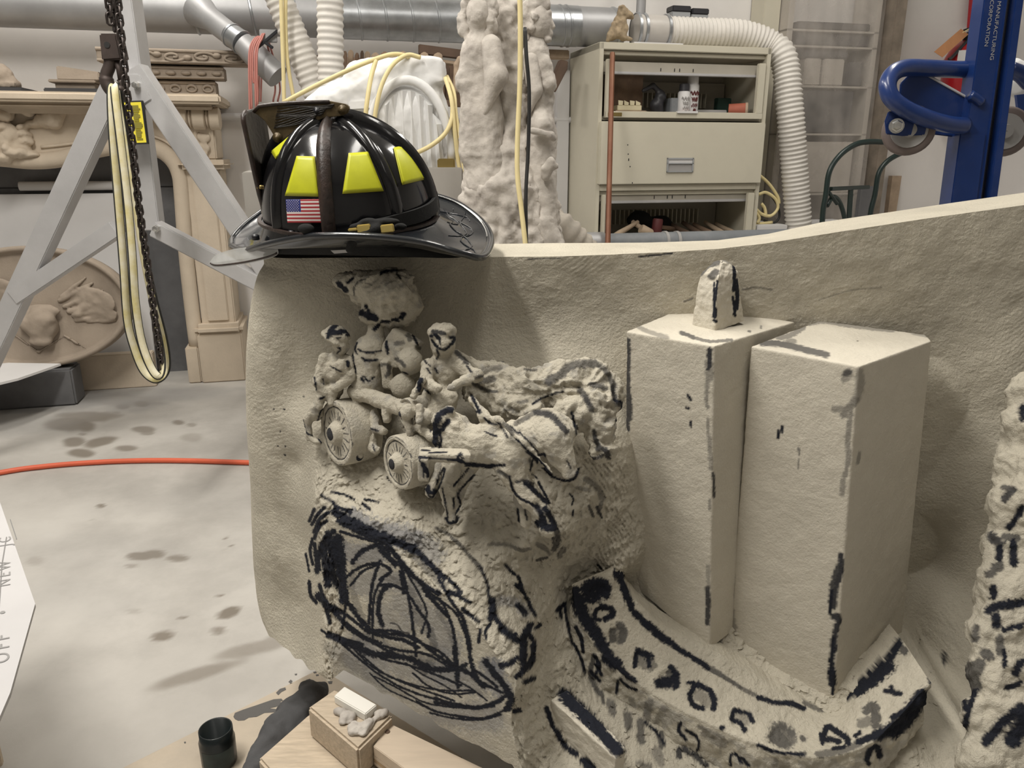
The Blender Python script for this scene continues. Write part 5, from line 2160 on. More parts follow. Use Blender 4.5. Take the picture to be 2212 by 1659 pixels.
# frieze with a serpentine lower edge
fr = [(-170, 350), (-60, 350), (0, 352), (40, 356), (75, 360), (120, 358), (165, 346), (210, 334), (260, 326), (310, 326), (345, 336), (372, 356), (388, 385), (396, 420)]
poly = [PW(x, y, 3.99) for x, y in fr] + [PW(420, 420, 3.99), PW(405, 236, 3.99), PW(-170, 226, 3.99)]
MB().prism(poly, E2 * .2).build('frieze_panel', M['mantel'], fp)
rp = [(-170, 340), (-60, 340), (0, 342), (40, 346), (75, 348), (120, 345), (165, 335), (215, 322), (265, 315), (312, 316), (348, 326), (374, 348), (388, 378), (393, 420), (400, 520), (412, 640), (425, 748)]
MB().tube(smooth_path([PW(x, y, 3.985) for x, y in rp], 5), .036, 14).build('roll_moulding', M['mantel'], fp, True)
ff = [(88, 318), (150, 311), (215, 298), (270, 291), (320, 292), (355, 304), (384, 326)]
MB().tube(smooth_path([PW(x, y, 3.985) for x, y in ff], 5), .007, 6).build('fillet', M['mantel'], fp, True)
# pilaster
ul, ur = U(401, 400, 3.97), U(478, 400, 3.97)
zb = Z(440, 722, 3.95)
MB().wbox(ul, ur, 3.97, 4.245, zb, Z(440, 365, 3.95)).build('pilaster_shaft', M['mantel'], fp, 'auto', .006)
MB().wbox(ul + .03, ur - .03, 3.96, 3.98, zb + .06, Z(440, 385, 3.95)).build('pilaster_panel', M['mantel'], fp, 'auto', .004)
MB().wbox(ul - .025, ur + .025, 3.93, 4.245, 0, zb).build('plinth', M['mantel'], fp, 'auto', .006)
MB().wbox(ul - .035, ur + .035, 3.92, 4.245, zb - .005, zb + .05).build('base_moulding', M['mantel'], fp, 'auto', .02, 4)
uq = U(425, 760, 3.96)
MB().wbox(uq - .05, ul - .028, 3.94, 4.2, 0, Z(425, 750, 3.94)).build('roll_plinth', M['mantel'], fp, 'auto', .006)
zc0, zc1 = Z(440, 366, 3.93), Z(440, 345, 3.93)
MB().wbox(ul - .02, ur + .045, 3.91, 4.245, zc0, zc1).build('impost_moulding', M['mantel'], fp, 'auto', .02, 4)
MB().hexa([W(ul + .03, 3.96, zc1), W(ur - .005, 3.96, zc1), W(ur - .005, 4.24, zc1), W(ul + .03, 4.24, zc1), W(ul + .02, 3.93, Z(430, 240, 3.93)), W(ur + .0, 3.93, Z(430, 240, 3.93)), W(ur + .0, 4.24, Z(430, 240, 3.93)), W(ul + .02, 4.24, Z(430, 240, 3.93))]).build('console_block', M['mantel'], fp, 'auto', .006)
zs = Z(430, 256, 3.92)
m = MB()
for a, b, r in ((-.01, .045, .05), (.045, .062, .04), (.062, .12, .048), (.12, .135, .04), (.135, .185, .05)):
    m.lathe(W(ul + .005 + a, 3.925, zs), E1, [(0, r * .8), (.006, r), (b - a - .006, r), (b - a, r * .8)], 20)
m.build('console_scroll', M['mantel'], fp, 'auto')
s = SDF(.01)
for x, y, rx, rz in ((440, 300, 9, 12), (432, 318, 7, 7), (447, 320, 7, 8), (440, 332, 9, 6), (430, 295, 5, 9), (450, 297, 5, 8)):
    p = PW(x, y, 3.945); q = msc(p); s.ell(p, (rx * q, .012, rz * q))
s.build('console_leaf', M['mantel'], fp, .006)
# carved cartouche at the middle of the frieze
s = SDF(.009)
for x, y, rx, rz, d, ry in ((116, 256, 21, 22, 3.965, .045), (95, 262, 16, 14, 3.975, .03), (128, 245, 14, 16, 3.975, .03), (72, 268, 18, 8, 3.98, .025), (62, 243, 13, 8, 3.975, .03), (40, 236, 16, 9, 3.97, .035), (10, 248, 16, 14, 3.955, .05), (24, 232, 12, 6, 3.96, .04),
                           (-10, 240, 22, 14, 3.955, .05), (12, 298, 32, 34, 3.965, .05), (55, 290, 12, 9, 3.97, .04), (58, 306, 13, 9, 3.97, .04), (52, 320, 12, 8, 3.97, .04), (50, 275, 9, 7, 3.97, .04), (-20, 300, 30, 32, 3.965, .05),
                           (35, 328, 28, 13, 3.95, .05), (15, 340, 14, 12, 3.95, .05), (60, 334, 26, 8, 3.965, .04), (-15, 345, 25, 14, 3.95, .05), (2, 275, 14, 10, 3.94, .05), (22, 318, 10, 12, 3.94, .05)):
    p = PW(x, y, d); q = msc(p); s.ell(p, (rx * q, ry, rz * q))
s.build('carved_cartouche', M['mantel'], fp, .006, noise=((.006, 22, 2, 131), (.003, 60, 2, 132)))

# things inside the opening
o = MB().wbox(U(-150, 600, 4.2), U(408, 600, 4.2), 4.2, 4.24, 0, Z(200, 330, 4.2)).build('slate_back_panel', M['slate'])
tag(o, 'dark grey slate panel closing the chimneypiece opening', 'panel')
MB().wbox(U(-150, 600, 4.19), U(408, 600, 4.19), 4.196, 4.2, Z(370, 404, 4.19), Z(370, 402, 4.19)).build('joint', M['slot'], None)
bpy.data.objects['joint'].parent = o
o = MB().hexa([W(U(-150, 800, 4.03), 4.02, 0), W(U(338, 800, 4.03), 4.02, 0), W(U(338, 800, 4.03), 4.05, 0), W(U(-150, 800, 4.03), 4.05, 0)] +
              [W(U(-150, 800, 4.03), 4.15, Z(200, 418, 4.15)), W(U(338, 800, 4.03), 4.15, Z(200, 418, 4.15)), W(U(338, 800, 4.03), 4.18, Z(200, 418, 4.15)), W(U(-150, 800, 4.03), 4.18, Z(200, 418, 4.15))]).build('white_board', M['paper'], None, False, .003)
tag(o, 'large white board leaning inside the chimneypiece opening', 'board')
zt_ = Z(200, 408, 4.08)
o = MB().tube([W(U(40, 408, 4.14), 4.16, zt_ + .012), W(U(318, 408, 4.14), 4.16, zt_ + .012)], .021, 14).build('white_tube', M['paper'], None, 'auto')
tag(o, 'long white tube lying along the top of the white board', 'tube')
o = MB().wbox(U(160, 790, 3.93), U(332, 790, 3.93), 3.93, 3.99, 0, Z(250, 766, 3.93)).build('pale_slab', M['mantel'], None, False, .004)
tag(o, 'low pale stone slab standing before the white board', 'stone')

# small stones on the mantel
zm = z1
def block(name, x0, x1, y0, y1, d0, d1, base_z, label, cat, mt, parent=None):
    o = MB().wbox(U(x0, y1, d0), U(x1, y1, d0), d0, d1, base_z, base_z + (Z(x0, y0, d0) - Z(x0, y1, d0))).build(name, M[mt], parent, False, .004)
    return tag(o, label, cat) if cat else o
o = block('dark_slab', 93, 217, 178, 189, 3.9, 4.12, zm, 'thin charcoal slab under the stepped stone model on the mantel', 'stone', 'dark_stone')
h = Z(93, 178, 3.9) - Z(93, 189, 3.9)
t = thing('stepped_stone_model', W(U(150, 178, 3.95), 3.98, zm + h), 'stepped pale stone model on a charcoal slab on the mantel', 'stone')
hh = Z(100, 164, 3.95) - Z(100, 177, 3.95)
MB().wbox(U(118, 178, 3.95), U(204, 178, 3.95), 3.95, 4.08, zm + h, zm + h + hh).build('stone_step', M['mantel_grey'], t, False, .003)
MB().wbox(U(104, 178, 3.93), U(206, 178, 3.93), 3.93, 4.1, zm + h + hh, zm + h + hh + .013).build('stone_lip', M['mantel_grey'], t, False, .003)
b0 = zm + h + hh + .013
MB().hexa([W(U(121, 160, 3.96), 3.96, b0), W(U(212, 160, 3.96), 3.96, b0), W(U(212, 160, 3.96), 4.06, b0), W(U(121, 160, 3.96), 4.06, b0), W(U(122, 160, 3.96), 3.97, b0 + .058), W(U(213, 160, 3.96), 3.97, b0 + .036), W(U(213, 160, 3.96), 4.05, b0 + .036), W(U(122, 160, 3.96), 4.05, b0 + .058)]).build('stone_block', M['mantel_grey'], t, False, .004)
o = block('dark_slab', -60, 48, 176, 187, 3.9, 4.12, zm, 'second thin charcoal slab at the left end of the mantel', 'stone', 'dark_stone')
s = SDF(.01)
p = PW(5, 165, 3.98); q = msc(p)
s.ell(W(U(2, 170, 3.98), 3.99, zm + h + .045), (.05, .05, .055)).ell(W(U(22, 170, 3.98), 3.99, zm + h + .02), (.03, .04, .03)).box(W(U(-10, 170, 3.98), 3.99, zm + h + .012), E1 * .08, E2 * .05, EZ * .011)
o = s.build('broken_stone', M['mantel_grey'], None, .005, noise=((.004, 40, 2, 141),))
tag(o, 'broken grey stone fragment on the left charcoal slab', 'stone')

# stack of carved mouldings on the mantel
def moulding(x0, x1, ytop, ybot, d, zb_, label, kind):
    hgt = Z(400, ytop, d) - Z(400, ybot, d)
    ua, ub = U(x0, ytop, d), U(x1, ytop, d)
    t = thing('carved_moulding', W((ua + ub) / 2, d + .06, zb_), label, 'stone')
    MB().wbox(ua, ub, d + .012, d + .13, zb_, zb_ + hgt).build('moulding_body', M['mantel_grey'], t, False, .004)
    MB().tube([W(ua, d + .012, zb_ + hgt * .86), W(ub, d + .012, zb_ + hgt * .86)], hgt * .13, 10).build('top_bead', M['mantel_grey'], t, 'auto')
    MB().tube([W(ua, d + .012, zb_ + hgt * .12), W(ub, d + .012, zb_ + hgt * .12)], hgt * .1, 10).build('bottom_bead', M['mantel_grey'], t, 'auto')
    orn = MB()
    n = int((ub - ua) / (.06 if kind != 'scroll' else .12))
    for k in range(n):
        uc = ua + (ub - ua) * (k + .5) / n
        if kind == 'ring':
            orn.tube([W(uc + .020 * math.cos(a), d + .008, zb_ + hgt * .45 + hgt * .22 * math.sin(a)) for a in np.linspace(0, 2 * math.pi, 13)[:-1]], .006, 5, closed=True)
        elif kind == 'dart':
            orn.ball(W(uc, d + .010, zb_ + hgt * .45), (.024, .012, hgt * .18), 8, 5)
        else:
            sgn = 1 if k % 2 else -1
            orn.tube([W(uc + .05 * (1 - a / 9) * math.cos(a), d + .010, zb_ + hgt * .48 + sgn * hgt * .36 * (1 - a / 9) * math.sin(a)) for a in np.linspace(0, 8, 22)], .007, 5)
            orn.ball(W(uc + .055, d + .010, zb_ + hgt * (.4 + .2 * (k % 2))), (.022, .012, .012), 7, 5)
    orn.build('carved_ornament', M['mantel_grey'], t, True)
    return hgt
h1 = moulding(285, 463, 166, 198, 3.90, zm, 'lowest carved moulding of the stack, with rings, on the mantel', 'ring')
h2 = moulding(280, 481, 138, 166, 3.87, zm + h1 + .004, 'middle carved moulding of the stack on the mantel', 'dart')
moulding(205, 532, 108, 140, 3.84, zm + h1 + h2 + .010, 'topmost and longest carved moulding, with scrolling leaves', 'scroll')

# oval plaque leaning below
pc = PW(70, 664, 3.78)
q = msc(pc)
ea, eb = 200 * q, 131 * q
tz = (EZ * math.cos(.12) + E2 * math.sin(.12)).normalized()
nn = (E2 * -math.cos(.12) + EZ * math.sin(.12)).normalized()
pq = thing('oval_plaque', pc - tz * eb, 'oval grey stone plaque carved with a winged head, leaning behind the gantry', 'plaque')
def OV(a, k, n=0):
    return pc + E1 * (ea * k * math.cos(a)) + tz * (eb * k * math.sin(a)) + nn * n
NN = 72
rows = [[OV(2 * math.pi * i / NN, k, h) for i in range(NN)] for k, h in ((.99, -.06), (1.0, -.03), (1, .015), (.975, .024), (.93, .018), (.90, .004), (.86, 0), (.6, 0), (.3, 0), (.01, 0))]
MB().add([p for r in rows for p in r], [(i * NN + j, i * NN + (j + 1) % NN, (i + 1) * NN + (j + 1) % NN, (i + 1) * NN + j) for i in range(len(rows) - 1) for j in range(NN)] + [list(range(NN))]).build('plaque_disc', M['mantel_grey'], pq, True)
MB().tube([OV(2 * math.pi * i / NN, .955, .02) for i in range(NN)], .012, 8, closed=True).build('plaque_rim', M['mantel_grey'], pq, True)
s = SDF(.014)
def pl(x, y, off=0.0):
    # move onto the leaning face
    d = ray(x, y)
    t_ = (pc - CAM).dot(nn) / d.dot(nn)
    return CAM + d * t_ + nn * off
for x, y, rx, rz, ry, off in ((92, 702, 36, 38, .05, .02), (92, 672, 40, 16, .03, .015), (110, 690, 16, 14, .03, .05), (60, 698, 14, 16, .03, .03), (92, 735, 26, 10, .03, .03)):
    s.ell(pl(x, y, off), (rx * q, ry, rz * q))
s.build('carved_head', M['mantel_grey'], pq, .007, noise=((.004, 30, 2, 151),))
s = SDF(.008)
s.ell(pl(188, 655, 0), (62 * q, .016, 36 * q)).ell(pl(215, 680, 0), (40 * q, .014, 20 * q)).ell(pl(-10, 640, 0), (60 * q, .016, 40 * q))
for a, b, r in (((130, 650), (200, 612), 9), ((140, 662), (222, 628), 9), ((150, 672), (235, 648), 9), ((160, 682), (245, 665), 8), ((165, 692), (248, 680), 8), ((170, 680), (195, 640), 16), ((135, 640), (185, 600), 8), ((190, 695), (250, 692), 6), ((60, 640), (0, 610), 10), ((50, 655), (-20, 640), 10),
                ((20, 715), (84, 760), 4), ((84, 760), (140, 725), 4), ((140, 725), (185, 752), 4), ((20, 715), (-30, 740), 4)):
    s.cap(pl(*a, .004), pl(*b, .004), r * q * .62, r * q * .4)
s.build('carved_wing', M['mantel_grey'], pq, .006, noise=((.003, 40, 2, 153),))
# dark stone on the floor with a sheet of paper
zpb = (pc - tz * eb).z - .005
o = MB().wbox(U(-40, 815, 3.74), U(163, 815, 3.74), 3.70, 3.84, 0, zpb).build('slate_block', M['slate'], None, False, .008)
tag(o, 'dark grey slate block on the floor carrying the oval plaque', 'stone')
zz = zpb + .03
S4 = [PZ(-150, 868, zz), PZ(40, 822, zz), PZ(132, 790, zz), PZ(0, 788, zz), PZ(-150, 787, zz)]
ws_ = thing('white_sheet', PZ(-90, 830, 0), 'white sheet lying before the oval plaque at the left edge', 'sheet')
MB().prism(S4, EZ * .010).build('sheet_panel', M['paper'], ws_)
p = PZ(-110, 826, zz)
MB().box(Vector((p.x, p.y, zz / 2)), (.05, 0, 0), (0, .05, 0), (0, 0, zz / 2)).build('sheet_support', M['slate'], ws_)

# orange hose across the floor
hp = smooth_path([PZ(x, y, .010) for x, y in ((-420, 1130), (-200, 1064), (0, 1021), (100, 1007), (200, 999), (300, 995), (400, 995), (500, 998), (640, 1002), (760, 1000))], 6)
tag(MB().tube(hp, .0095, 10).build('orange_hose', M['orange_hose'], None, True), 'thin orange hose running across the concrete floor', 'hose')

# sheet of foam board in the near left corner
bz = .42
B4 = [PZ(-260, 1120, bz), PZ(0, 1085, bz), PZ(76, 1304, bz), PZ(22, 1496, bz), PZ(-40, 1640, bz), PZ(-330, 1640, bz)]
fb = thing('foam_board', PZ(-100, 1300, bz), 'white board with handwriting lying at the near left edge', 'board')
MB().prism([p - EZ * .006 for p in B4], EZ * .006).build('board_sheet', M['card'], fb)
def handtext(body, px0, px1, parent, size, zoff, mt):
    cu = bpy.data.curves.new('t', 'FONT'); cu.body = body; cu.size = 1
    ob = bpy.data.objects.new('t', cu); COL.objects.link(ob)
    dg = bpy.context.evaluated_depsgraph_get()
    me = bpy.data.meshes.new_from_object(ob.evaluated_get(dg))
    bpy.data.objects.remove(ob)
    return me
def put_text(name, body, origin, ex, ey, mt, parent, shear=0.0, space=1.0):
    """text mesh laid on a surface: ex is the vector of one unit along the line, ey up the letter"""
    cu = bpy.data.curves.new(name, 'FONT'); cu.body = body; cu.size = 1; cu.space_character = space; cu.shear = shear
    ob = bpy.data.objects.new(name, cu); COL.objects.link(ob)
    dg = bpy.context.evaluated_depsgraph_get()
    me = bpy.data.meshes.new_from_object(ob.evaluated_get(dg))
    bpy.data.objects.remove(ob); bpy.data.curves.remove(cu)
    rl = rloc(parent)
    for v in me.vertices:
        v.co = Vector(origin) + Vector(ex) * v.co.x + Vector(ey) * v.co.y - rl
    me.name = name
    return link(name, me, M[mt], parent)
M['pencil'] = mat('pencil_grey', (0.26, 0.255, 0.25), 0.8)
a, b = PZ(20, 1430, bz), PZ(24, 1140, bz)
ex = (b - a).normalized()
ey = Vector((-ex.y, ex.x, 0)).normalized()
put_text('handwriting', 'OFF   \u2022    NEW   JC', a + EZ * .0008, ex * .034, ey * .028, 'pencil', fb, .15, 1.5)
a2 = PZ(-14, 1400, bz)
MB().tube([PZ(-2, 1310, bz + .001), PZ(4, 1220, bz + .001), PZ(14, 1160, bz + .001)], .0008, 4).build('pencil_line', M['pencil'], fb)
MB().tube([PZ(22, 1122, bz + .001), PZ(36, 1165, bz + .001)], .0008, 4).build('pencil_line', M['pencil'], fb)
# what carries the board: a stool outside the frame
sl = thing('work_stool', PZ(-330, 1300, 0.0), 'plain wooden stool carrying the white board beyond the left edge', 'stool')
c = (PZ(-230, 1120, bz) + PZ(-330, 1640, bz)) / 2 - EZ * .006
MB().box(c - EZ * .012 - Vector((.08, 0, 0)), (.12, 0, 0), (0, .15, 0), (0, 0, .012)).build('seat', M['wood'], sl, False, .003)
for sx in (-1, 1):
    for sy in (-1, 1):
        p = c - Vector((.08, 0, 0)) + Vector((sx * .1, sy * .13, 0))
        MB().tube([p - EZ * .024, Vector((p.x, p.y, 0))], .014, 8).build('leg', M['wood'], sl)

# ------------------------------------------------------------------ gantry, chain hoist and sling
YG = 2.6
ga = thing('aluminium_gantry', PY(320, 1000, YG), 'dusty aluminium A-frame gantry with a yellow label in front of the chimneypiece', 'gantry')
def gbar(name, a, b, wpx, th, Y=YG, dy=0.0, mt='alu'):
    p, q = PY(*a, Y), PY(*b, Y)
    p.y += dy; q.y += dy
    side = (q - p).cross(Vector((0, 1, 0)))
    return MB().bar(p, q, wpx * msc((p + q) / 2), th, side).build(name, M[mt], ga, False, .003)
gbar('leg', (268, 150), (-130, 1005), 42, .06)
gbar('leg', (292, 150), (858, 1005), 42, .06)
gbar('upper_post', (236, -150), (290, 235), 40, .08, dy=.06)
gbar('lower_post', (268, 175), (310, 500), 56, .05, dy=.05)
gbar('brace', (258, 492), (38, 640), 34, .05, dy=-.01)
gbar('brace', (338, 492), (640, 650), 34, .05, dy=-.01)
gp_ = [PY(x, y, YG - .035) for x, y in ((252, 160), (300, 160), (326, 215), (300, 232), (256, 232), (232, 215))]
MB().prism(gp_, (0, .012, 0)).build('gusset_plate', M['alu'], ga, False, .002)
for x, y in ((293, 184), (337, 494), (268, 494)):
    MB().lathe(PY(x, y, YG - .045), (0, -1, 0), [(-.02, .012), (0, .012), (.004, .009), (.012, .009), (.013, .0001)], 6).build('bolt', M['steel'], ga)
lq = [PY(x, y, YG - .05) for x, y in ((247, 219), (306, 217), (319, 311), (264, 313))]
lbk = MB().prism(lq, (0, .012, 0)).build('warning_label', M['ink'], ga)
ctr = sum(lq, Vector()) / 4
MB().prism([ctr + (p - ctr) * .93 - Vector((0, .0008, 0)) for p in lq], (0, .002, 0)).build('label_face', M['yellow'], lbk)
ln = MB()
for k in range(15):
    t_ = .14 + k * .053
    a = lq[0].lerp(lq[3], t_); b = lq[1].lerp(lq[2], t_)
    ln.bar(a.lerp(b, .62) - Vector((0, .002, 0)), a.lerp(b, .62 + .3 * rnd.uniform(.6, 1)) - Vector((0, .002, 0)), .0045 if k % 4 else .009, .001, EZ)
    ln.bar(a.lerp(b, .08) - Vector((0, .002, 0)), a.lerp(b, .08 + .4 * rnd.uniform(.6, 1)) - Vector((0, .002, 0)), .0045 if k % 4 else .009, .001, EZ)
ln.build('label_print', M['dark_print'], lbk)

YC = 2.28
ch = thing('chain_hoist', PY(245, 200, YC), 'dark steel hoist chain with rusty hook block hanging before the gantry', 'hoist')
lm = None
def links(path, Y, pitch, rw, th):
    global lm
    P = smooth_path([PY(*p, Y) for p in path], 40)
    L = [0]
    for a, b in zip(P[:-1], P[1:]):
        L.append(L[-1] + (b - a).length)
    n = int(L[-1] / pitch)
    if lm is None:
        m = MB()
        hl = pitch * .5
        ring = [Vector((math.cos(a) * rw, 0, math.sin(a) * rw + (hl if math.sin(a) > 0 else -hl) * .75)) for a in np.linspace(0, 2 * math.pi, 11)[:-1]]
        m.tube(ring, th, 5, closed=True)
        o = m.build('link', M['chain'], None, True)
        lm = o.data
        bpy.data.objects.remove(o)
    for k in range(n):
        s_ = k * pitch
        i = max(0, min(np.searchsorted(L, s_) - 1, len(P) - 2))
        p = P[i].lerp(P[i + 1], (s_ - L[i]) / max(1e-9, L[i + 1] - L[i]))
        t_ = (P[i + 1] - P[i]).normalized()
        o = bpy.data.objects.new('link', lm)
        COL.objects.link(o); o.parent = ch
        qz = t_.to_track_quat('Z', 'Y').to_matrix()
        o.matrix_local = Matrix.Translation(p - rloc(ch)) @ (qz @ Matrix.Rotation(math.radians(45 + 90 * (k % 2)), 3, 'Z')).to_4x4()
links([(232, -60), (236, 20), (240, 72)], YC, .019, .0085, .0036)
links([(246, -60), (247, 20), (248, 72)], YC + .02, .019, .0085, .0036)
links([(250, -60), (256, 20), (264, 100), (274, 200), (287, 320), (301, 450), (320, 580), (336, 700), (348, 775), (352, 802)], YC - .045, .019, .0085, .0036)
hb = [PY(x, y, YC - .02) for x, y in ((213, 72), (250, 72), (262, 128), (219, 131))]
hk = MB().prism(hb, (0, .05, 0)).build('hook_block', M['rust'], ch, False, .004)
MB().lathe(PY(231, 97, YC - .021), (0, -1, 0), [(0, .008), (.0008, .008), (.0009, .0001)], 12).build('pin_hole', M['slot'], hk)
HKP = [(240, 128), (236, 145), (230, 162), (232, 180), (242, 196), (254, 200), (262, 192), (262, 180), (256, 172)]
MB().tube(smooth_path([PY(x, y, YC) for x, y in HKP], 5), [.016] * 12 + [.019] * 12 + [.016] * 8 + [.012] * 6 + [.006] * 3, 10).build('hook', M['rust'], ch, True)
MB().tube([PY(252, 132, YC), PY(258, 150, YC), PY(262, 172, YC)], .009, 8).build('hook_latch', M['rust'], ch, True)

def ribbon(name, path, Y, wpx, parent, sgn=1):
    P = smooth_path([PY(x, y, Y + dy) for x, y, dy in path], 6)
    m, e = MB(), MB()
    n = len(P)
    A, B = [], []
    for i, p in enumerate(P):
        t_ = (P[min(i + 1, n - 1)] - P[max(i - 1, 0)]).normalized()
        sd = t_.cross(Vector((0, 1, 0)))
        sd = (sd.normalized() * .75 + Vector((0, .65, 0))).normalized()
        h_ = wpx * msc(p) / 2
        A.append(p - sd * h_); B.append(p + sd * h_)
    m.add(A + B, [(i, i + 1, n + i + 1, n + i) for i in range(n - 1)])
    o = m.build(name, M['sling'], parent, True)
    md = o.modifiers.new('thickness', 'SOLIDIFY'); md.thickness = .004
    e.tube(A, .0032, 6); e.tube(B, .0032, 6)
    e.build('black_edge', M['sling_edge'], o, True)
sg = thing('lifting_sling', PY(250, 190, YC - .04), 'pale yellow webbing sling with black edges hanging from the hook', 'sling')
ribbon('webbing_loop', [(246, 183, 0), (240, 200, -.01), (244, 300, -.02), (255, 430, -.02), (267, 580, -.02), (275, 690, -.01), (290, 752, 0), (310, 800, 0), (335, 820, 0), (356, 810, .02), (364, 782, .03), (356, 725, .04), (332, 630, .05), (308, 510, .05), (290, 390, .05), (270, 270, .05), (254, 190, .04)], YC - .02, 14, sg)
ribbon('webbing_loop', [(250, 183, 0), (248, 200, -.03), (262, 320, -.04), (276, 440, -.04), (286, 560, -.04), (292, 650, -.03), (304, 730, -.02), (322, 785, -.02), (340, 812, -.02), (352, 800, 0), (350, 755, .02), (328, 655, .03), (304, 530, .03), (288, 410, .03), (272, 290, .03), (258, 195, .02)], YC - .05, 14, sg)

# ------------------------------------------------------------------ ducts, hoses and cords along the wall
dt = thing('galvanised_duct', PW(800, 40, 4.05), 'long galvanised metal duct running along the top of the wall', 'duct')
pa, pb = PW(-160, 2, 4.02), PW(1330, 56, 4.02)
zd = (pa.z + pb.z) / 2
def DU(px):
    return U(px, 40, 4.02)
rd = .094
MB().tube([W(DU(-600), 4.05, zd), W(DU(1345), 4.05, zd)], rd, 28).build('duct_pipe', M['galv_dull'], dt, 'auto')
MB().tube([W(DU(740), 4.05, zd), W(DU(1250), 4.05, zd)], rd + .002, 28).build('duct_sleeve', M['galv'], dt, 'auto')
for x in (420, 545, 640, 776, 832, 889, 945, 1215, 1228, 1330):
    c = W(DU(x), 4.05, zd)
    sl_ = E1 + EZ * .12
    MB().lathe(c, sl_, [(-.006, rd + .0015), (-.003, rd + .006), (.003, rd + .006), (.006, rd + .0015)], 28, cap=False).build('seam_ring', M['galv'], dt, 'auto')
# branch
b0, b1, b2, b3 = PW(430, 22, 3.98), PW(500, 76, 3.80), PW(524, 93, 3.76), PW(600, 166, 3.70)
MB().tube([b0, b0.lerp(b1, .35), b1], [.075, .050, .048], 20).build('branch_reducer', M['galv_dull'], dt, 'auto')
MB().tube([b1, b2], .050, 20).build('branch_collar', M['galv'], dt, 'auto')
for p, q in ((b1, b2), (b2, b1)):
    MB().tube([p, p.lerp(q, .12)], .053, 20).build('clamp_ring', M['galv'], dt, 'auto')
MB().tube([b2, b2.lerp(b3, .3), b3], [.048, .053, .053], 20, cap=True).build('branch_pipe', M['galv_dull'], dt, 'auto')
# blast gate bracket
bg = thing('blast_gate', PW(578, 90, 3.66), 'small dark blast gate bracket clamped on the duct branch', 'gate')
p = PW(580, 78, 3.66)
MB().box(p, E1 * .035, E2 * .01, EZ * .025).build('gate_plate', M['galv_dull'], bg, False, .003)
MB().bar(PW(555, 104, 3.64), PW(600, 66, 3.64), .012, .012, E2).bar(PW(570, 90, 3.64), PW(590, 104, 3.64), .012, .012, E2).build('gate_lever', M['black_metal'], bg, False, .002)


def ribbed(name, path, r, pitch, mt, label, cat='hose', amp=.09, group=None):
    P = smooth_path(path, 12)
    L = [0]
    for a, b in zip(P[:-1], P[1:]):
        L.append(L[-1] + (b - a).length)
    n = int(L[-1] / pitch * 5)
    Q, RR = [], []
    for k in range(n + 1):
        s_ = L[-1] * k / n
        i = max(0, min(int(np.searchsorted(L, s_)) - 1, len(P) - 2))
        Q.append(P[i].lerp(P[i + 1], (s_ - L[i]) / max(1e-9, L[i + 1] - L[i])))
        c = .5 + .5 * math.cos(2 * math.pi * s_ / pitch)
        RR.append(r * (1 - amp + amp * c))
    o = MB().tube(Q, RR, 20).build(name, M[mt], None, True)
    return tag(o, label, cat, group)


ribbed('ribbed_hose', [PW(590, -40, 3.58), PW(604, 0, 3.58), PW(640, 90, 3.58), PW(676, 180, 3.58), PW(700, 240, 3.58)], .058, .026, 'hose', 'white ribbed hose slanting down beside the duct branch')
ribbed('ribbed_hose', [PW(713, -40, 3.44), PW(713, 0, 3.44), PW(714, 100, 3.44), PW(716, 200, 3.44)], .054, .026, 'hose', 'white ribbed hose hanging straight down behind the helmet')
def cord(name, path, r, mt, label, cat='cord', group=None, n=8):
    return tag(MB().tube(smooth_path(path, 6), r, n).build(name, M[mt], None, True), label, cat, group)
yc = thing('hanging_yellow_cable', PW(615, 100, 3.6), 'thin yellow cord hanging doubled before the ribbed hoses', 'cord')
MB().tube(smooth_path([PW(606, -40, 3.45), PW(609, 60, 3.45), PW(612, 150, 3.45), PW(614, 240, 3.45)], 5), .008, 8).build('cord_run', M['yellow_cord'], yc, True)
MB().tube(smooth_path([PW(617, -40, 3.47), PW(617, 60, 3.47), PW(622, 140, 3.47), PW(636, 220, 3.47)], 5), .008, 8).build('cord_run', M['yellow_cord'], yc, True)
rc = thing('coiled_red_cord', PW(548, 100, 3.72), 'coil of salmon red cord hung over the duct branch', 'cord')
for k, (x0, x1, yb) in enumerate(((540, 552, 260), (544, 558, 240), (548, 563, 180), (553, 590, 235), (557, 600, 230))):
    P = [PW(x0, yb, 3.60), PW(x0 - 2, 160, 3.60), PW(x0 - 1, 110, 3.61), PW(x0 + 8, 86, 3.63), PW(x0 + 20, 80, 3.68), PW(x1 + 4, 100 if k < 3 else 180, 3.86), PW(x1, 220, 3.86)]
    MB().tube(smooth_path(P, 6), .0042, 7).build('cord_loop', M['red_cord'], rc, True)
# thin conduit along the wall
o = MB().tube([W(U(-200, 268, 4.22), 4.215, Z(500, 252, 4.22)), W(U(1240, 268, 4.22), 4.215, Z(500, 252, 4.22))], .017, 10).build('wall_conduit', M['paper'], None, 'auto')
tag(o, 'thin white conduit running level along the back wall', 'conduit')

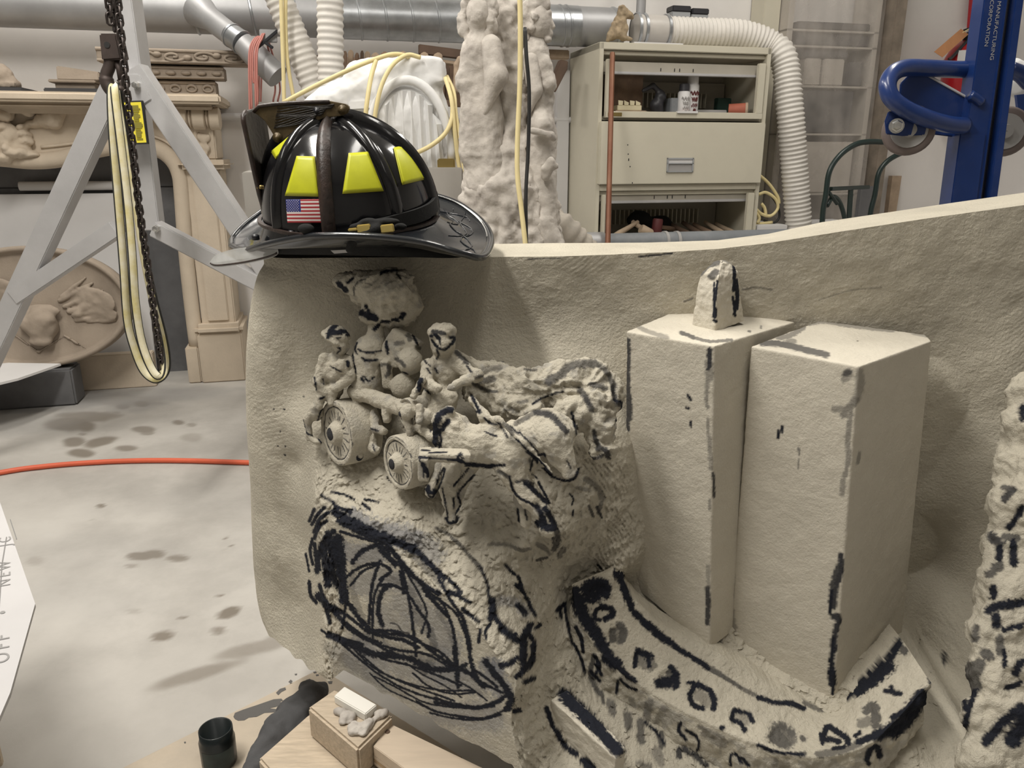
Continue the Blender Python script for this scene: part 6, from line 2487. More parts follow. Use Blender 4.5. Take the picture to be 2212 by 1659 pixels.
# ------------------------------------------------------------------ rack of wooden pieces behind the white carving
YR = 3.72
rk_ = thing('wooden_rack', PW(870, 170, YR), 'brown wooden rack board fixed to the wall behind the white carving', 'rack')
MB().prism([PW(905, 95, YR), PW(1005, 108, YR), PW(1005, 128, YR), PW(905, 116, YR)], E2 * .03).build('rack_rail', M['dark_wood'], rk_, False, .003)
MB().prism([PW(660, 118, YR + .1), PW(1008, 138, YR + .1), PW(1008, 232, YR + .1), PW(660, 215, YR + .1)], E2 * .02).build('rack_back', M['brown_wood'], rk_, False, .003)
MB().prism([PW(950, 128, YR + .01), PW(1000, 134, YR + .01), PW(1000, 142, YR + .01), PW(950, 136, YR + .01)], E2 * .05).build('rack_shelf', M['tan_wood'], rk_, False, .003)
ORD = 'first second third fourth fifth sixth seventh eighth ninth tenth eleventh twelfth thirteenth fourteenth fifteenth last'.split()
wp = ((668, 690, 125, 'brown_wood'), (692, 712, 119, 'tan_wood'), (741, 750, 108, 'brown_wood'), (752, 764, 106, 'tan_wood'), (767, 776, 112, 'brown_wood'), (779, 786, 107, 'dark_wood'), (788, 800, 109, 'tan_wood'), (803, 820, 112, 'tan_wood'),
      (823, 840, 110, 'brown_wood'), (843, 858, 113, 'tan_wood'), (862, 880, 109, 'tan_wood'), (883, 896, 112, 'tan_wood'), (899, 906, 116, 'brown_wood'), (908, 926, 111, 'tan_wood'), (938, 956, 112, 'tan_wood'), (962, 972, 140, 'dark_wood'))
for k, (x0, x1, yt, mt) in enumerate(wp):
    d = YR - .03 - .02 * (k % 3)
    yb = 215 + 8 * (k % 3)
    poly = [PW(x0, yb, d), PW(x1, yb, d), PW(x1, yt + 6, d), PW((x0 + x1) / 2, yt, d), PW(x0, yt + 5, d)]
    o = MB().prism(poly, E2 * .03).build('wooden_template', M[mt], None, False, .003)
    tag(o, mt.replace('_wood', '').replace('_', ' ') + ' upright wooden piece in the rack, ' + ORD[k] + ' from the left', 'wood', 'wooden pieces in the rack')
o = MB().prism([PW(966, 129, YR - .03), PW(1000, 130, YR - .03), PW(998, 142, YR - .03), PW(966, 141, YR - .03)], E2 * .03)
s = SDF(.004)
for a, b in (((985, 195), (986, 140)), ((997, 180), (1000, 138)), ((986, 140), (993, 128)), ((993, 128), (1001, 138))):
    p, q = PW(*a, YR - .06), PW(*b, YR - .06); s.cap(p, q, .014, .012)
tag(s.build('wooden_hook', M['tan_wood'], None, .005), 'tan wooden hook at the right end of the rack', 'wood')

# plinths behind the helmet
def plinth(x0, x1, yt, Y, dep, mt, label, name='grey_plinth', yb=None):
    a, b = PY(x0, yt, Y), PY(x1, yt, Y)
    z1_ = a.z
    c0, c1 = Vector((a.x, Y, 0)), Vector((b.x, Y, 0))
    m = MB().hexa([c0, c1, c1 + E2 * dep, c0 + E2 * dep] + [q + EZ * z1_ for q in (c0, c1, c1 + E2 * dep, c0 + E2 * dep)])
    return tag(m.build(name, M[mt], None, False, .004), label, 'plinth'), z1_
plinth(522, 600, 372, 3.1, .35, 'grey_box', 'plain grey plinth at the left of the helmet')
_, zpl = plinth(640, 1000, 362, 2.69, .4, 'grey_box', 'wide grey plinth carrying the white carving')
a = PY(968, 348, 2.55)
tag(MB().box(PY(965, 353, 2.76), (.03, 0, 0), (0, .03, 0), (0, 0, .016)).build('tape_roll_box', M['brass'], None, False, .004), 'small yellow brown tin on the plinth under the carving', 'tin')

# white carving roped with yellow cord
YM = 2.86
s = SDF(.02)
bb = [(650, 230), (700, 205), (745, 175)]
s.K((690, 270, YM), (740, 230, YM), 45, 55).K((740, 240, YM), (820, 200, YM), 50, 60).K((640, 262, YM), (700, 225, YM), 22, 30).E(850, 250, YM, 110, 90, 60).E(880, 260, YM - .02, 85, 90, 60)
s.E(790, 165, YM, 45, 35, 40).E(840, 160, YM, 60, 34, 40).E(900, 150, YM, 62, 26, 40).box(PY(915, 152, YM), (.075, 0, .004), (0, .06, 0), (.004, 0, .04), .012).K((930, 180, YM - .02), (950, 235, YM), 24, 18).E(948, 285, YM, 22, 55, 40)
cb_ = PY(820, 300, YM + .02); cb_.z = zpl + .126
s.box(cb_, (.2, 0, 0), (0, .09, 0), (0, 0, .12), .02)
wc = s.build('white_carving', M['white_plaster'], None, .006, noise=((.006, 14, 3, 161), (.002, 60, 2, 162)))
wct = thing('roped_white_carving', PY(850, 345, YM), 'large white plaster carving with fluted shell, tied with yellow cord', 'sculpture')
wc.parent = wct
wc.location = -Vector(wct.location)
wc.name = 'carved_body'
# fluted shell panel
m = MB()
cs = PY(885, 345, YM - .10); q = msc(cs)
for k in range(7):
    a0 = math.radians(200 - 26 * k - 12); a1 = math.radians(200 - 26 * k - 34)
    def shp(a, r):
        return cs + Vector((math.cos(a) * r * 78 * q, 0, max(0, math.sin(a)) * r * 140 * q + .0))
for k in range(8):
    f0, f1 = -1 + k * .25, -1 + (k + 1) * .25
    pts = []
    for f in (f0, (f0 + f1) / 2, f1):
        top_ = math.sqrt(max(0, 1 - (f * .98) ** 2))
        dpt = -.018 if f == (f0 + f1) / 2 else 0
        pts.append((f, top_, dpt))
    bot = [cs + Vector((f * 78 * q, d_ - .0, -20 * q)) for f, t_, d_ in pts]
    tp = [cs + Vector((f * 70 * q, d_ - .0, t_ * 140 * q)) for f, t_, d_ in pts]
    m.add(bot + tp, [(0, 1, 4, 3), (1, 2, 5, 4)])
m2 = m.build('fluted_shell', M['white_plaster'], wct)
md = m2.modifiers.new('thickness', 'SOLIDIFY'); md.thickness = .03; md.offset = -1
ar = [cs + Vector((math.cos(a) * 92 * q, -.005, max(0, math.sin(a)) * 160 * q)) for a in np.linspace(0, math.pi, 26)]
MB().tube(ar, .016, 8).build('shell_arch', M['white_plaster'], wct, True)
MB().prism([PY(x, y, YM - .10) for x, y in ((752, 215), (835, 212), (835, 235), (752, 240))], (0, .08, 0)).build('ledge_block', M['white_plaster'], wct, False, .006)
for path in ([(612, 222, 2.6), (680, 186, 2.58), (760, 148, 2.58), (810, 128, 2.6), (850, 117, 2.62), (880, 122, 2.66), (905, 138, 2.74)],
             [(812, 130, 2.60), (802, 165, 2.575), (795, 205, 2.555), (790, 250, 2.55), (792, 300, 2.57)],
             [(908, 124, 2.64), (880, 119, 2.62), (850, 138, 2.58), (828, 175, 2.56), (815, 220, 2.55), (808, 270, 2.55), (806, 310, 2.57)],
             [(962, 168, 2.66), (975, 215, 2.62), (982, 280, 2.60), (990, 350, 2.60), (1000, 395, 2.6), (990, 425, 2.6), (975, 433, 2.62)],
             [(965, 165, 2.7), (980, 200, 2.66), (985, 250, 2.62), (998, 330, 2.6), (1003, 380, 2.58), (995, 415, 2.58), (970, 432, 2.6)],
             [(890, 335, 2.58), (930, 315, 2.57), (960, 290, 2.58), (975, 260, 2.6), (978, 230, 2.62)]):
    MB().tube(smooth_path([PY(p[0], p[1], p[2] + .14) for p in path], 6), .0075, 8).build('yellow_rope', M['yellow_cord'], wct, True)

# ------------------------------------------------------------------ plaster group with two figures
YS = 2.55
stt = thing('plaster_figure_group', PY(1100, 540, YS), 'tall dusty plaster group of two back-to-back figures behind the slab', 'statue')
stt.location.z = 0
s = SDF(.05)
s.K((1100, -20, YS + .05), (1100, 240, YS + .05), 36, 48).K((1100, 240, YS + .05), (1098, 420, YS + .04), 56, 84).K((1098, 420, YS + .04), (1100, 640, YS + .04), 84, 96).K((1100, 640, YS + .04), (1100, 860, YS + .04), 100, 100)
s.K((1045, 420, YS - .02), (1050, 560, YS), 36, 50).K((1165, 420, YS), (1180, 560, YS), 30, 46)
s.box(PY(1105, 900, YS + .03), (.13, 0, 0), (0, .12, 0), (0, 0, .26), .03)
s.build('rough_core', M['plaster'], stt, .008, noise=((.015, 12, 3, 171), (.007, 40, 3, 172), (.009, 22, 3, -188)))
# left figure: head with curls, back and shoulder, long arm
s = SDF(.022)
s.E(1034, 30, YS - .06, 26, 36, 32).K((1032, 62, YS - .05), (1034, 100, YS - .05), 17, 24).K((1038, 112, YS - .03), (1044, 240, YS - .02), 40, 38).K((1044, 240, YS - .02), (1050, 400, YS - .02), 40, 50)
s.K((1020, 118, YS - .05), (1008, 175, YS - .05), 22, 19).E(1003, 175, YS - .05, 17, 19, 20).K((1016, 190, YS - .05), (1020, 330, YS - .05), 20, 28)
s.build('left_figure', M['plaster'], stt, .006, noise=((.0022, 16, 2, 173), (.0025, 40, 2, -189), (.0012, 90, 2, 174)))
s = SDF(.012)
s.K((1060, 100, YS - .07), (1072, 165, YS - .085), 24, 25).K((1072, 165, YS - .085), (1046, 244, YS - .075), 25, 8)
s.build('left_upper_arm', M['plaster'], stt, .005, noise=((.001, 60, 2, 177),))
s = SDF(.010)
for x, y, r, dy in ((1010, 18, 15, -.03), (1000, 42, 15, -.03), (1003, 66, 15, -.03), (1014, 84, 11, -.04), (1050, 10, 20, -.06), (1056, 38, 16, -.07), (1060, 60, 14, -.06), (1034, 4, 20, -.06), (1022, -8, 18, -.05), (1064, 20, 14, -.05), (1050, 76, 11, -.06)):
    s.E(x, y, YS + dy, r, r * 1.1, r)
s.build('left_hair', M['plaster'], stt, .005, noise=((.006, 40, 3, 178), (.002, 120, 2, 179)))
# right figure in profile
s = SDF(.016)
s.K((1160, 76, YS - .03), (1156, 108, YS - .03), 15, 22).K((1158, 118, YS - .03), (1168, 210, YS - .02), 28, 26).K((1168, 210, YS - .02), (1168, 300, YS - .02), 25, 32).E(1186, 182, YS - .05, 14, 16, 20).K((1176, 135, YS - .05), (1187, 178, YS - .05), 14, 13)
s.E(1168, 272, YS - .05, 24, 30, 26).K((1168, 300, YS - .02), (1166, 420, YS - .02), 34, 36).K((1185, 400, YS - .05), (1182, 480, YS - .05), 12, 20).K((1175, 480, YS - .05), (1196, 530, YS - .05), 22, 24)
s.build('right_figure', M['plaster'], stt, .0055, noise=((.0022, 16, 2, 175), (.0022, 40, 2, -190), (.0012, 90, 2, 176)))
s = SDF(.010)
s.K((1150, 128, YS - .055), (1158, 195, YS - .07), 15, 14).K((1158, 195, YS - .07), (1143, 242, YS - .055), 14, 6)
s.build('right_upper_arm', M['plaster'], stt, .005, noise=((.001, 60, 2, 180),))
s = SDF(.008)
s.E(1163, 46, YS - .04, 25, 36, 28).E(1176, 52, YS - .04, 15, 28, 20).K((1186, 36, YS - .04), (1195, 58, YS - .04), 3.5, 5).E(1191, 70, YS - .04, 4, 3, 8).E(1190, 76, YS - .04, 4, 3, 8).E(1183, 86, YS - .04, 9, 7, 12).E(1186, 28, YS - .04, 6, 8, 14)
s.build('right_head', M['plaster'], stt, .004, noise=((.0008, 90, 2, 184),))
s = SDF(.010)
for x, y, r, dy in ((1150, 18, 22, -.04), (1170, 6, 17, -.04), (1138, 36, 18, -.04), (1134, 60, 16, -.03), (1140, 82, 13, -.03), (1155, 36, 12, -.075), (1148, 58, 12, -.06), (1182, 12, 9, -.05)):
    s.E(x, y, YS + dy, r, r * 1.05, r)
s.build('right_hair', M['plaster'], stt, .005, noise=((.005, 45, 3, 185), (.002, 120, 2, 186)))
for seg in ([((1150, 282), (1190, 292), 7), ((1190, 292), (1196, 300), 6)], [((1190, 350), (1178, 380), 10), ((1175, 365), (1200, 358), 7)]):
    s = SDF(.012)
    for a, b, r in seg:
        s.K((*a, YS - .1), (*b, YS - .09), r, r)
    s.build('carved_drapery', M['plaster'], stt, .005, noise=((.002, 60, 2, 187),))
cord('yellow_cable', [PY(1122, -40, 2.33), PY(1124, 60, 2.33), PY(1123, 180, 2.33), PY(1118, 300, 2.32), PY(1118, 380, 2.31), PY(1126, 450, 2.30), PY(1135, 530, 2.28), PY(1140, 600, 2.28)], .0072, 'yellow_cord', 'yellow cable running down in front of the plaster group', 'cable')
cord('black_cable', [PY(1134, 60, 2.36), PY(1137, 120, 2.34), PY(1143, 200, 2.34), PY(1141, 320, 2.34), PY(1136, 420, 2.32), PY(1137, 530, 2.3), PY(1138, 600, 2.3)], .0055, 'black_cord', 'thin black cable hanging beside the yellow one', 'cable')
o = MB().wbox(U(1202, 300, 4.2), U(1229, 300, 4.2), 4.2, 4.235, .3, Z(1210, 150, 4.2)).build('white_wall_strip', M['paper'], None, False, .003)
tag(o, 'white upright board on the wall beside the cabinet', 'board')
o = MB().prism([PW(1192, 175, 3.9), PW(1212, 128, 3.9), PW(1228, 132, 3.9), PW(1226, 150, 3.9), PW(1200, 200, 3.9)], E2 * .05).build('dark_wood_scrap', M['dark_wood'], None, False, .004)
tag(o, 'dark wooden offcut leaning between statue and cabinet', 'wood')
o = MB().prism([PW(1176, 106, 4.1), PW(1230, 108, 4.1), PW(1230, 128, 4.1), PW(1176, 126, 4.1)], E2 * .05).build('tan_wood_scrap', M['tan_wood'], None, False, .004)
tag(o, 'tan wooden board end beside the cabinet top', 'wood')

# ------------------------------------------------------------------ filing cabinet
DC = 3.78
cu0, cu1 = U(1296, 92, DC), U(1668, 104, DC)
ztop = Z(1297, 90, DC)
def ZC(y):
    return Z(1292, y, DC)
DB = 4.235
fc = thing('filing_cabinet', W((cu0 + cu1) / 2, DC, 0), 'cream metal lateral filing cabinet with two open bays and a closed drawer', 'cabinet')
th = .022
MB().wbox(cu0, cu0 + th, DC, DB, .02, ztop).build('side_panel', M['cabinet'], fc, False, .002)
MB().wbox(cu1 - th, cu1, DC, DB, .02, ztop).build('side_panel', M['cabinet'], fc, False, .002)
MB().wbox(cu0, cu1, DC, DB, ZC(106), ztop).build('top_panel', M['cabinet'], fc, False, .003)
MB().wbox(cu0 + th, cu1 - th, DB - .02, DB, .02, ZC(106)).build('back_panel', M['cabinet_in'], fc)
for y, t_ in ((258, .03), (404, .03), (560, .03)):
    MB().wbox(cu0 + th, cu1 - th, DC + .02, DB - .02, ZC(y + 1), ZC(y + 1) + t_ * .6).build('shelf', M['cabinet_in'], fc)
MB().wbox(cu0 + th, cu1 - th, DC + .01, DB - .02, .02, .06).build('base', M['cabinet'], fc)
def bay(ytop, yrail, yrail2, ylip, ylip2):
    f = MB().wbox(cu0 + th + .012, cu1 - th - .012, DC - .02, DC - .005, ZC(ylip2), ZC(ylip)).build('bin_front_lip', M['cabinet'], fc, False, .002)
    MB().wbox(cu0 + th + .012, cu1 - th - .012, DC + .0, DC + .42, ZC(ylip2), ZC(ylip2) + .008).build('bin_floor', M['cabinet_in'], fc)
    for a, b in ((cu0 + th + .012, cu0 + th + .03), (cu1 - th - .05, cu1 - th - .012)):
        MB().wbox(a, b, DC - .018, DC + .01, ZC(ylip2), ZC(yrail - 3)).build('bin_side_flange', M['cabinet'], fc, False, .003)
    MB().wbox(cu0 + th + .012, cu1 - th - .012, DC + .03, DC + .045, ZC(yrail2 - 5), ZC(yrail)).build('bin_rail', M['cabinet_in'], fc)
    MB().wbox(cu0 + th + .02, cu1 - th - .03, DC + .022, DC + .05, ZC(yrail2), ZC(yrail2 - 6)).build('rail_lip', M['alu'], fc, False, .002)
    sl_ = MB()
    for k in range(4):
        u_ = cu0 + (cu1 - cu0) * (.36, .44, .47, .55)[k]
        sl_ = MB().wbox(u_, u_ + .004, DC + .028, DC + .031, ZC(yrail2 - 9), ZC(yrail2 - 16)).build('rail_slot', M['slot'], fc)
    MB().wbox(cu0 + th, cu1 - th, DC + .02, DC + .35, ZC(ytop + 9), ZC(ytop)).build('retracted_door', M['cabinet'], fc, False, .002)
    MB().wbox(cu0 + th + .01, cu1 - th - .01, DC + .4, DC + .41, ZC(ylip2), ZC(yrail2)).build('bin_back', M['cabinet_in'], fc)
    rb = MB()
    for k in range(26):
        u_ = cu0 + (cu1 - cu0) * (.1 + .72 * k / 25)
        h0 = ZC(ylip2) + (ZC(yrail2) - ZC(ylip2)) * .35
        h1_ = ZC(ylip2) + (ZC(yrail2) - ZC(ylip2)) * .72
        MB().wbox(u_, u_ + .006, DC + .36, DC + .40, h0, h1_).build('divider_rib', M['cabinet'], fc)
    return f
lip = bay(107, 130, 158, 240, 254)
MB().wbox(U(1310, 248, DC), U(1340, 248, DC), DC - .0225, DC - .019, ZC(251), ZC(243)).build('yellow_tag', M['brass'], lip, False, .001)
tb = MB().wbox(U(1458, 243, DC), U(1502, 243, DC), DC - .03, DC - .01, ZC(243), ZC(238)).build('pull_tab', M['paper'], lip, False, .001)
dr = MB().wbox(cu0 + th * .4, cu1 - th * .4, DC - .022, DC + .02, ZC(399), ZC(262)).build('drawer_front', M['cabinet'], fc, False, .004)
MB().wbox(cu0 + th, cu1 - th, DC + .0, DC + .02, ZC(413), ZC(400)).build('drawer_divider', M['cabinet'], fc, False, .002)
hx0, hx1, hy0, hy1 = U(1440, 355, DC - .022), U(1497, 355, DC - .022), Z(1468, 372, DC - .022), Z(1468, 341, DC - .022)
hf = MB()
hf.wbox(hx0, hx1, DC - .030, DC - .02, hy1 - .008, hy1).wbox(hx0, hx1, DC - .030, DC - .02, hy0, hy0 + .006).wbox(hx0, hx0 + .007, DC - .030, DC - .02, hy0, hy1).wbox(hx1 - .007, hx1, DC - .030, DC - .02, hy0, hy1).wbox(hx0, hx1, DC - .030, DC - .02, hy0 + (hy1 - hy0) * .58, hy0 + (hy1 - hy0) * .66)
hf.build('recessed_pull', M['grey_plastic'], dr)
MB().wbox(hx0 + .006, hx1 - .006, DC - .026, DC - .021, hy0 + (hy1 - hy0) * .66, hy1 - .006).build('label_card', M['paper'], dr)
MB().wbox(hx0 + .006, hx1 - .006, DC - .0235, DC - .0215, hy0 + .005, hy0 + (hy1 - hy0) * .58).build('pull_recess', M['hub'], dr)
for x, y in ((1356, 313), (1357, 333), (1358, 345), (1361, 360), (1366, 395)):
    p = W(U(x, y, DC - .022), DC - .0222, Z(x, y, DC - .022))
    MB().box(p, E1 * .0025, E2 * .0003, EZ * (.006 if y == 345 else .003)).build('paint_chip', M['slot'], dr)
bay(414, 424, 441, 518, 532)

# contents of the upper bay
zf = ZC(254) + .008
def at(x, d):
    return U(x, 245, d)
def can(x, d, r, h, label, cap, body='paper', scr=None, top=None):
    c = W(at(x, d), d, zf)
    t = thing('spray_can', c, label, 'can')
    MB().lathe(c, EZ, [(0, r * .96), (.004, r), (h * .72, r), (h * .78, r * .8), (h * .785, r * .4)], 20).build('can_body', M[body], t, 'auto')
    MB().lathe(c + EZ * h * .77, EZ, [(0, r * .86), (h * .2, r * .82), (h * .23, r * .6)], 18).build('can_cap', M[cap], t, 'auto')
    if scr:
        for k, (zz0, wd) in enumerate(((.55, .9), (.42, .7), (.40, .5), (.28, .6), (.16, .3))):
            P = []
            for j in range(16):
                a = -math.pi / 2 - WA * 0 + (j / 15 - .5) * 1.6 * wd
                P.append(c + E1 * (r * 1.01 * math.cos(a)) + E2 * (r * 1.01 * math.sin(a)) + EZ * (h * (zz0 + (.05 * math.sin(j * 1.3 + k)))))
            MB().tube(P, .0035 if k == 0 else .002, 5).build('red_lettering', M[scr], t)
    return t
can(1475, 3.86, .031, .165, 'white spray can with dark cap in the upper cabinet bay', 'dark_plastic', 'paper', 'hub')
can(1493, 3.88, .033, .215, 'taller white spray can with red script beside the dark-capped one', 'paper', 'paper', 'maroon')
o = MB().wbox(at(1330, 3.9), at(1400, 3.9), 3.98, 4.09, zf, zf + .22).build('brown_box', M['brown_wood'], None, False, .003)
tag(o, 'tall brown box at the back left of the upper bay', 'box')
cbx = thing('cream_carton', W(at(1352, 3.85), 3.88, zf + .03), 'cream carton with notched open top in the upper bay', 'box')
MB().wbox(at(1332, 3.85), at(1384, 3.85), 3.84, 3.92, zf + .03, zf + .055).build('carton_body', M['cream_card'], cbx, False, .002)
for k in range(4):
    u_ = at(1334 + 12.5 * k, 3.85)
    MB().prism([W(u_, 3.84, zf + .055), W(u_ + .022, 3.84, zf + .055), W(u_ + .024, 3.84, zf + .075 - .008 * (k % 2)), W(u_ - .002, 3.84, zf + .078)], E2 * .004).build('torn_flap', M['cream_card'], cbx)
MB().wbox(at(1328, 3.84), at(1396, 3.84), 3.83, 3.95, zf, zf + .03).build('x', M['tan_wood'], None, False, .003)
o = bpy.data.objects['x']; o.name = 'wooden_tray'; tag(o, 'flat wooden tray under the cream carton', 'tray')
s = SDF(.012)
q = W(at(1430, 3.87), 3.9, zf)
for du, dz, r in ((-.02, .06, .035), (.0, .10, .03), (-.01, .03, .03)):
    s.ell(q + E1 * du + EZ * dz, (r, r, r))
s.cap(q + E1 * .0 + EZ * .12, q - E1 * .045 + EZ * .155, .014, .012).cap(q - E1 * .045 + EZ * .155, q - E1 * .095 + EZ * .13, .012, .010)
tag(s.build('black_heat_gun', M['dark_plastic'], None, .005), 'black power tool with curved handle in the upper bay', 'tool')
o = MB().wbox(at(1446, 3.87), at(1466, 3.87), 3.86, 3.98, zf, zf + .095).build('grey_case', M['grey_pvc'], None, False, .004)
tag(o, 'dark grey plastic case behind the spray cans', 'case')
tc = thing('terracotta_cup', W(at(1595, 3.86), 3.88, zf + .035), 'terracotta red round cup lying on its side in the upper bay', 'cup')
ca = W(at(1577, 3.87), 3.89, zf + .038); axx = (E1 * .9 - E2 * .45).normalized()
MB().lathe(ca, axx, [(0, .034), (.09, .038), (.09, .031), (.02, .029), (.019, .0001)], 18, cap=False).build('cup_wall', M['terracotta'], tc, 'auto')
MB().lathe(ca + axx * .084, axx, [(0, .040), (.012, .040), (.012, .032)], 18, cap=False).build('cup_rim', M['tan_wood'], tc, 'auto')
for x0, x1, z_, mt, lb_ in ((1410, 1450, .008, 'maroon', 'dull maroon marker lying at the front of the upper bay'), (1470, 1500, .010, 'orange', 'orange handled tool lying before the spray cans'),
                           (1500, 1522, .010, 'dark_plastic', 'black tube lying beside the orange tool'), (1521, 1552, .010, 'grey_plastic', 'light grey tube lying in the upper bay'), (1560, 1590, .012, 'grey_plastic', 'short grey tube lying before the terracotta cup')):
    o = MB().tube([W(at(x0, 3.8), 3.81, zf + z_), W(at(x1, 3.8), 3.82, zf + z_)], z_, 10).build('hand_tool', M[mt], None, 'auto')
    tag(o, lb_, 'tool')
o = MB().wbox(at(1505, 3.95), at(1570, 3.95), 3.95, 4.0, zf, zf + .045).build('white_carton', M['paper'], None, False, .003)
tag(o, 'low white carton at the back of the upper bay', 'box')
o = MB().wbox(at(1552, 4.0), at(1582, 4.0), 4.02, 4.06, zf, zf + .11).build('green_box', M['dark_green'], None, False, .003)
tag(o, 'small dark green box behind the terracotta cup', 'box')

# mallets and handles in the lower bay
zf2 = ZC(532) + .008
def at2(x, d):
    return U(x, 505, d)
def handle(a, b, r0, r1, mt, label, hd=None):
    p, q = a, b
    t = thing('mallet' if hd else 'tool_handle', p, label, 'tool')
    MB().tube([p, p.lerp(q, .3), p.lerp(q, .7), q], [r0, r0 * 1.15, r1, r1 * .9], 10).build('handle', M[mt], t, 'auto')
    if hd:
        MB().lathe(q, hd[0], [(-hd[2], hd[1] * .85), (-hd[2] * .8, hd[1]), (hd[2] * .8, hd[1]), (hd[2], hd[1] * .85)], 14).build('mallet_head', M[hd[3]], t, 'auto')
handle(W(at2(1325, 3.8), 3.82, zf2 + .03), W(at2(1385, 3.85), 3.90, zf2 + .10), .014, .012, 'tan_wood', 'tan wooden handle slanting up in the lower bay', None)
handle(W(at2(1378, 3.84), 3.92, zf2 + .10), W(at2(1395, 3.84), 3.84, zf2 + .055), .012, .012, 'tan_wood', 'round pale wooden mallet in the lower bay', (E1 + EZ * -.5, .026, .035, 'tan_wood'))
handle(W(at2(1470, 3.9), 3.98, zf2 + .05), W(at2(1422, 3.86), 3.88, zf2 + .075), .011, .011, 'brown_wood', 'mallet with an upright maroon rubber head in the lower bay', (EZ + E1 * .1, .028, .042, 'maroon'))
handle(W(at2(1440, 3.8), 3.81, zf2 + .03), W(at2(1415, 3.8), 3.80, zf2 + .032), .010, .014, 'tan_wood', 'short pale peg lying at the front of the lower bay')
for k in range(5):
    x = 1470 + 24 * k
    handle(W(at2(x + 25, 3.83), 3.82, zf2 + .025), W(at2(x - 8, 3.95), 4.02, zf2 + .07 + .01 * (k % 2)), .014, .012, ('dark_wood', 'dark_wood', 'brown_wood', 'tan_wood', 'tan_wood')[k],
           ('dark handle nearest the maroon mallet head', 'second dark handle of the row in the lower bay', 'mid brown handle in the row in the lower bay', 'tan handle beside the mid brown one in the lower bay', 'tan handle nearest the right end of the lower bay')[k])
s = SDF(.01)
q = W(at2(1312, 3.84), 3.86, zf2 + .06)
s.ell(q, (.03, .03, .035)).ell(q - EZ * .04, (.032, .03, .03)); tag(s.build('blue_grey_bottle', M['dark_plastic'], None, .006), 'dark rounded bottle at the left of the lower bay', 'bottle')
s = SDF(.01); q = W(at2(1395, 3.95), 4.05, zf2 + .10); s.ell(q, (.07, .04, .05)).ell(q + E1 * .12 - EZ * .03, (.08, .04, .05))
tag(s.build('dark_tool_bag', M['cloth_black'], None, .008, noise=((.006, 25, 2, 181),)), 'black soft bag at the back of the lower bay', 'bag')

# things on the cabinet
mk = thing('monkey_figurine', W(U(1340, 84, 3.85), 3.87, ztop), 'small tan monkey figurine sitting on the cabinet', 'figurine')
s = SDF(.012)
dm = 3.85
def MKp(x, y, dd=0):
    return PW(x, y + 1, dm + dd)
sc_ = msc(MKp(1340, 60))
for x, y, rx, rz, dd in ((1346, 27, 13, 13, 0), (1343, 15, 7, 4, 0), (1360, 32, 7, 7, -.01), (1338, 55, 15, 22, 0), (1328, 68, 13, 15, 0), (1320, 77, 10, 10, .0)):
    s.ell(MKp(x, y, dd), (rx * sc_, .03, rz * sc_))
for a, b, r1, r2 in (((1347, 45), (1352, 62), 6, 5), ((1352, 62), (1345, 80), 5, 4), ((1335, 70), (1345, 80), 10, 6), ((1345, 80), (1363, 84), 5, 4), ((1356, 36), (1366, 38), 3, 3), ((1326, 52), (1320, 72), 6, 5), ((1316, 78), (1314, 84), 6, 5)):
    s.cap(MKp(*a, -.02), MKp(*b, -.02), r1 * sc_, r2 * sc_)
s.build('monkey_body', M['monkey'], mk, .0045, noise=((.003, 60, 2, 191),))
s = SDF(.004); s.ell(MKp(1362, 31, -.02), (.012, .012, .010)); s.build('monkey_face', M['dark_wood'], mk, .003)
pv = thing('hose_coupling', W(U(1400, 60, 3.95), 3.95, ztop), 'milky plastic coupling joining the duct to the ribbed hose', 'coupling')
zc_ = ztop + .083
MB().tube([W(U(1372, 60, 3.95), 3.95, zc_), W(U(1442, 60, 3.95), 3.95, zc_)], .074, 22).build('coupling_tube', M['clear_pvc'], pv, 'auto')
for x in (1374, 1388, 1437):
    MB().lathe(W(U(x, 60, 3.95), 3.95, zc_), E1, [(-.008, .076), (-.006, .081), (.006, .081), (.008, .076)], 22, cap=False).build('clamp_band', M['galv'], pv, 'auto')
MB().tube([W(U(1384, 30, 3.95), 3.95, zc_ + .05), W(U(1384, 30, 3.95), 3.95, zc_ + .40)], .024, 14).build('riser_pipe', M['galv_dull'], pv, 'auto')
zc2 = zc_
H = [W(U(1436, 60, 3.95), 3.95, zc2), W(U(1520, 60, 3.95), 3.95, zc2), W(U(1600, 60, 3.94), 3.93, zc2 - .005), W(U(1660, 70, 3.92), 3.90, zc2 - .05), PW(1694, 130, 3.84), PW(1706, 230, 3.80), PW(1715, 350, 3.80), PW(1724, 470, 3.80), PW(1730, 580, 3.80)]
ribbed('ribbed_hose', H, .072, .0235, 'hose', 'white ribbed hose arching over the cabinet and down its right side', amp=.12)
for x0, x1, y0, lb_ in ((1450, 1490, 12, 'larger black and grey battery standing on the arching hose'), (1493, 1529, 18, 'smaller black and grey battery beside the larger one')):
    c = W(U(x0, 30, 4.0), 4.0, 0)
    t = thing('battery_pack', W(U(x0, 30, 4.0), 4.02, zc2 + .074), lb_, 'battery')
    ztb = Z(x0, y0, 4.0)
    MB().wbox(U(x0, 30, 4.0), U(x1, 30, 4.0), 3.99, 4.06, zc2 + .072, ztb - .025).build('battery_body', M['grey_plastic'], t, False, .004)
    MB().wbox(U(x0, 30, 4.0), U(x1, 30, 4.0), 3.985, 4.065, ztb - .028, ztb).build('battery_top', M['dark_plastic'], t, False, .004)
o = MB().wbox(U(1365, 95, 3.83), U(1470, 95, 3.83), 3.80, 3.94, ztop, ztop + .008).build('paper_stack', M['paper'], None)
tag(o, 'few white papers lying on the cabinet top', 'paper')

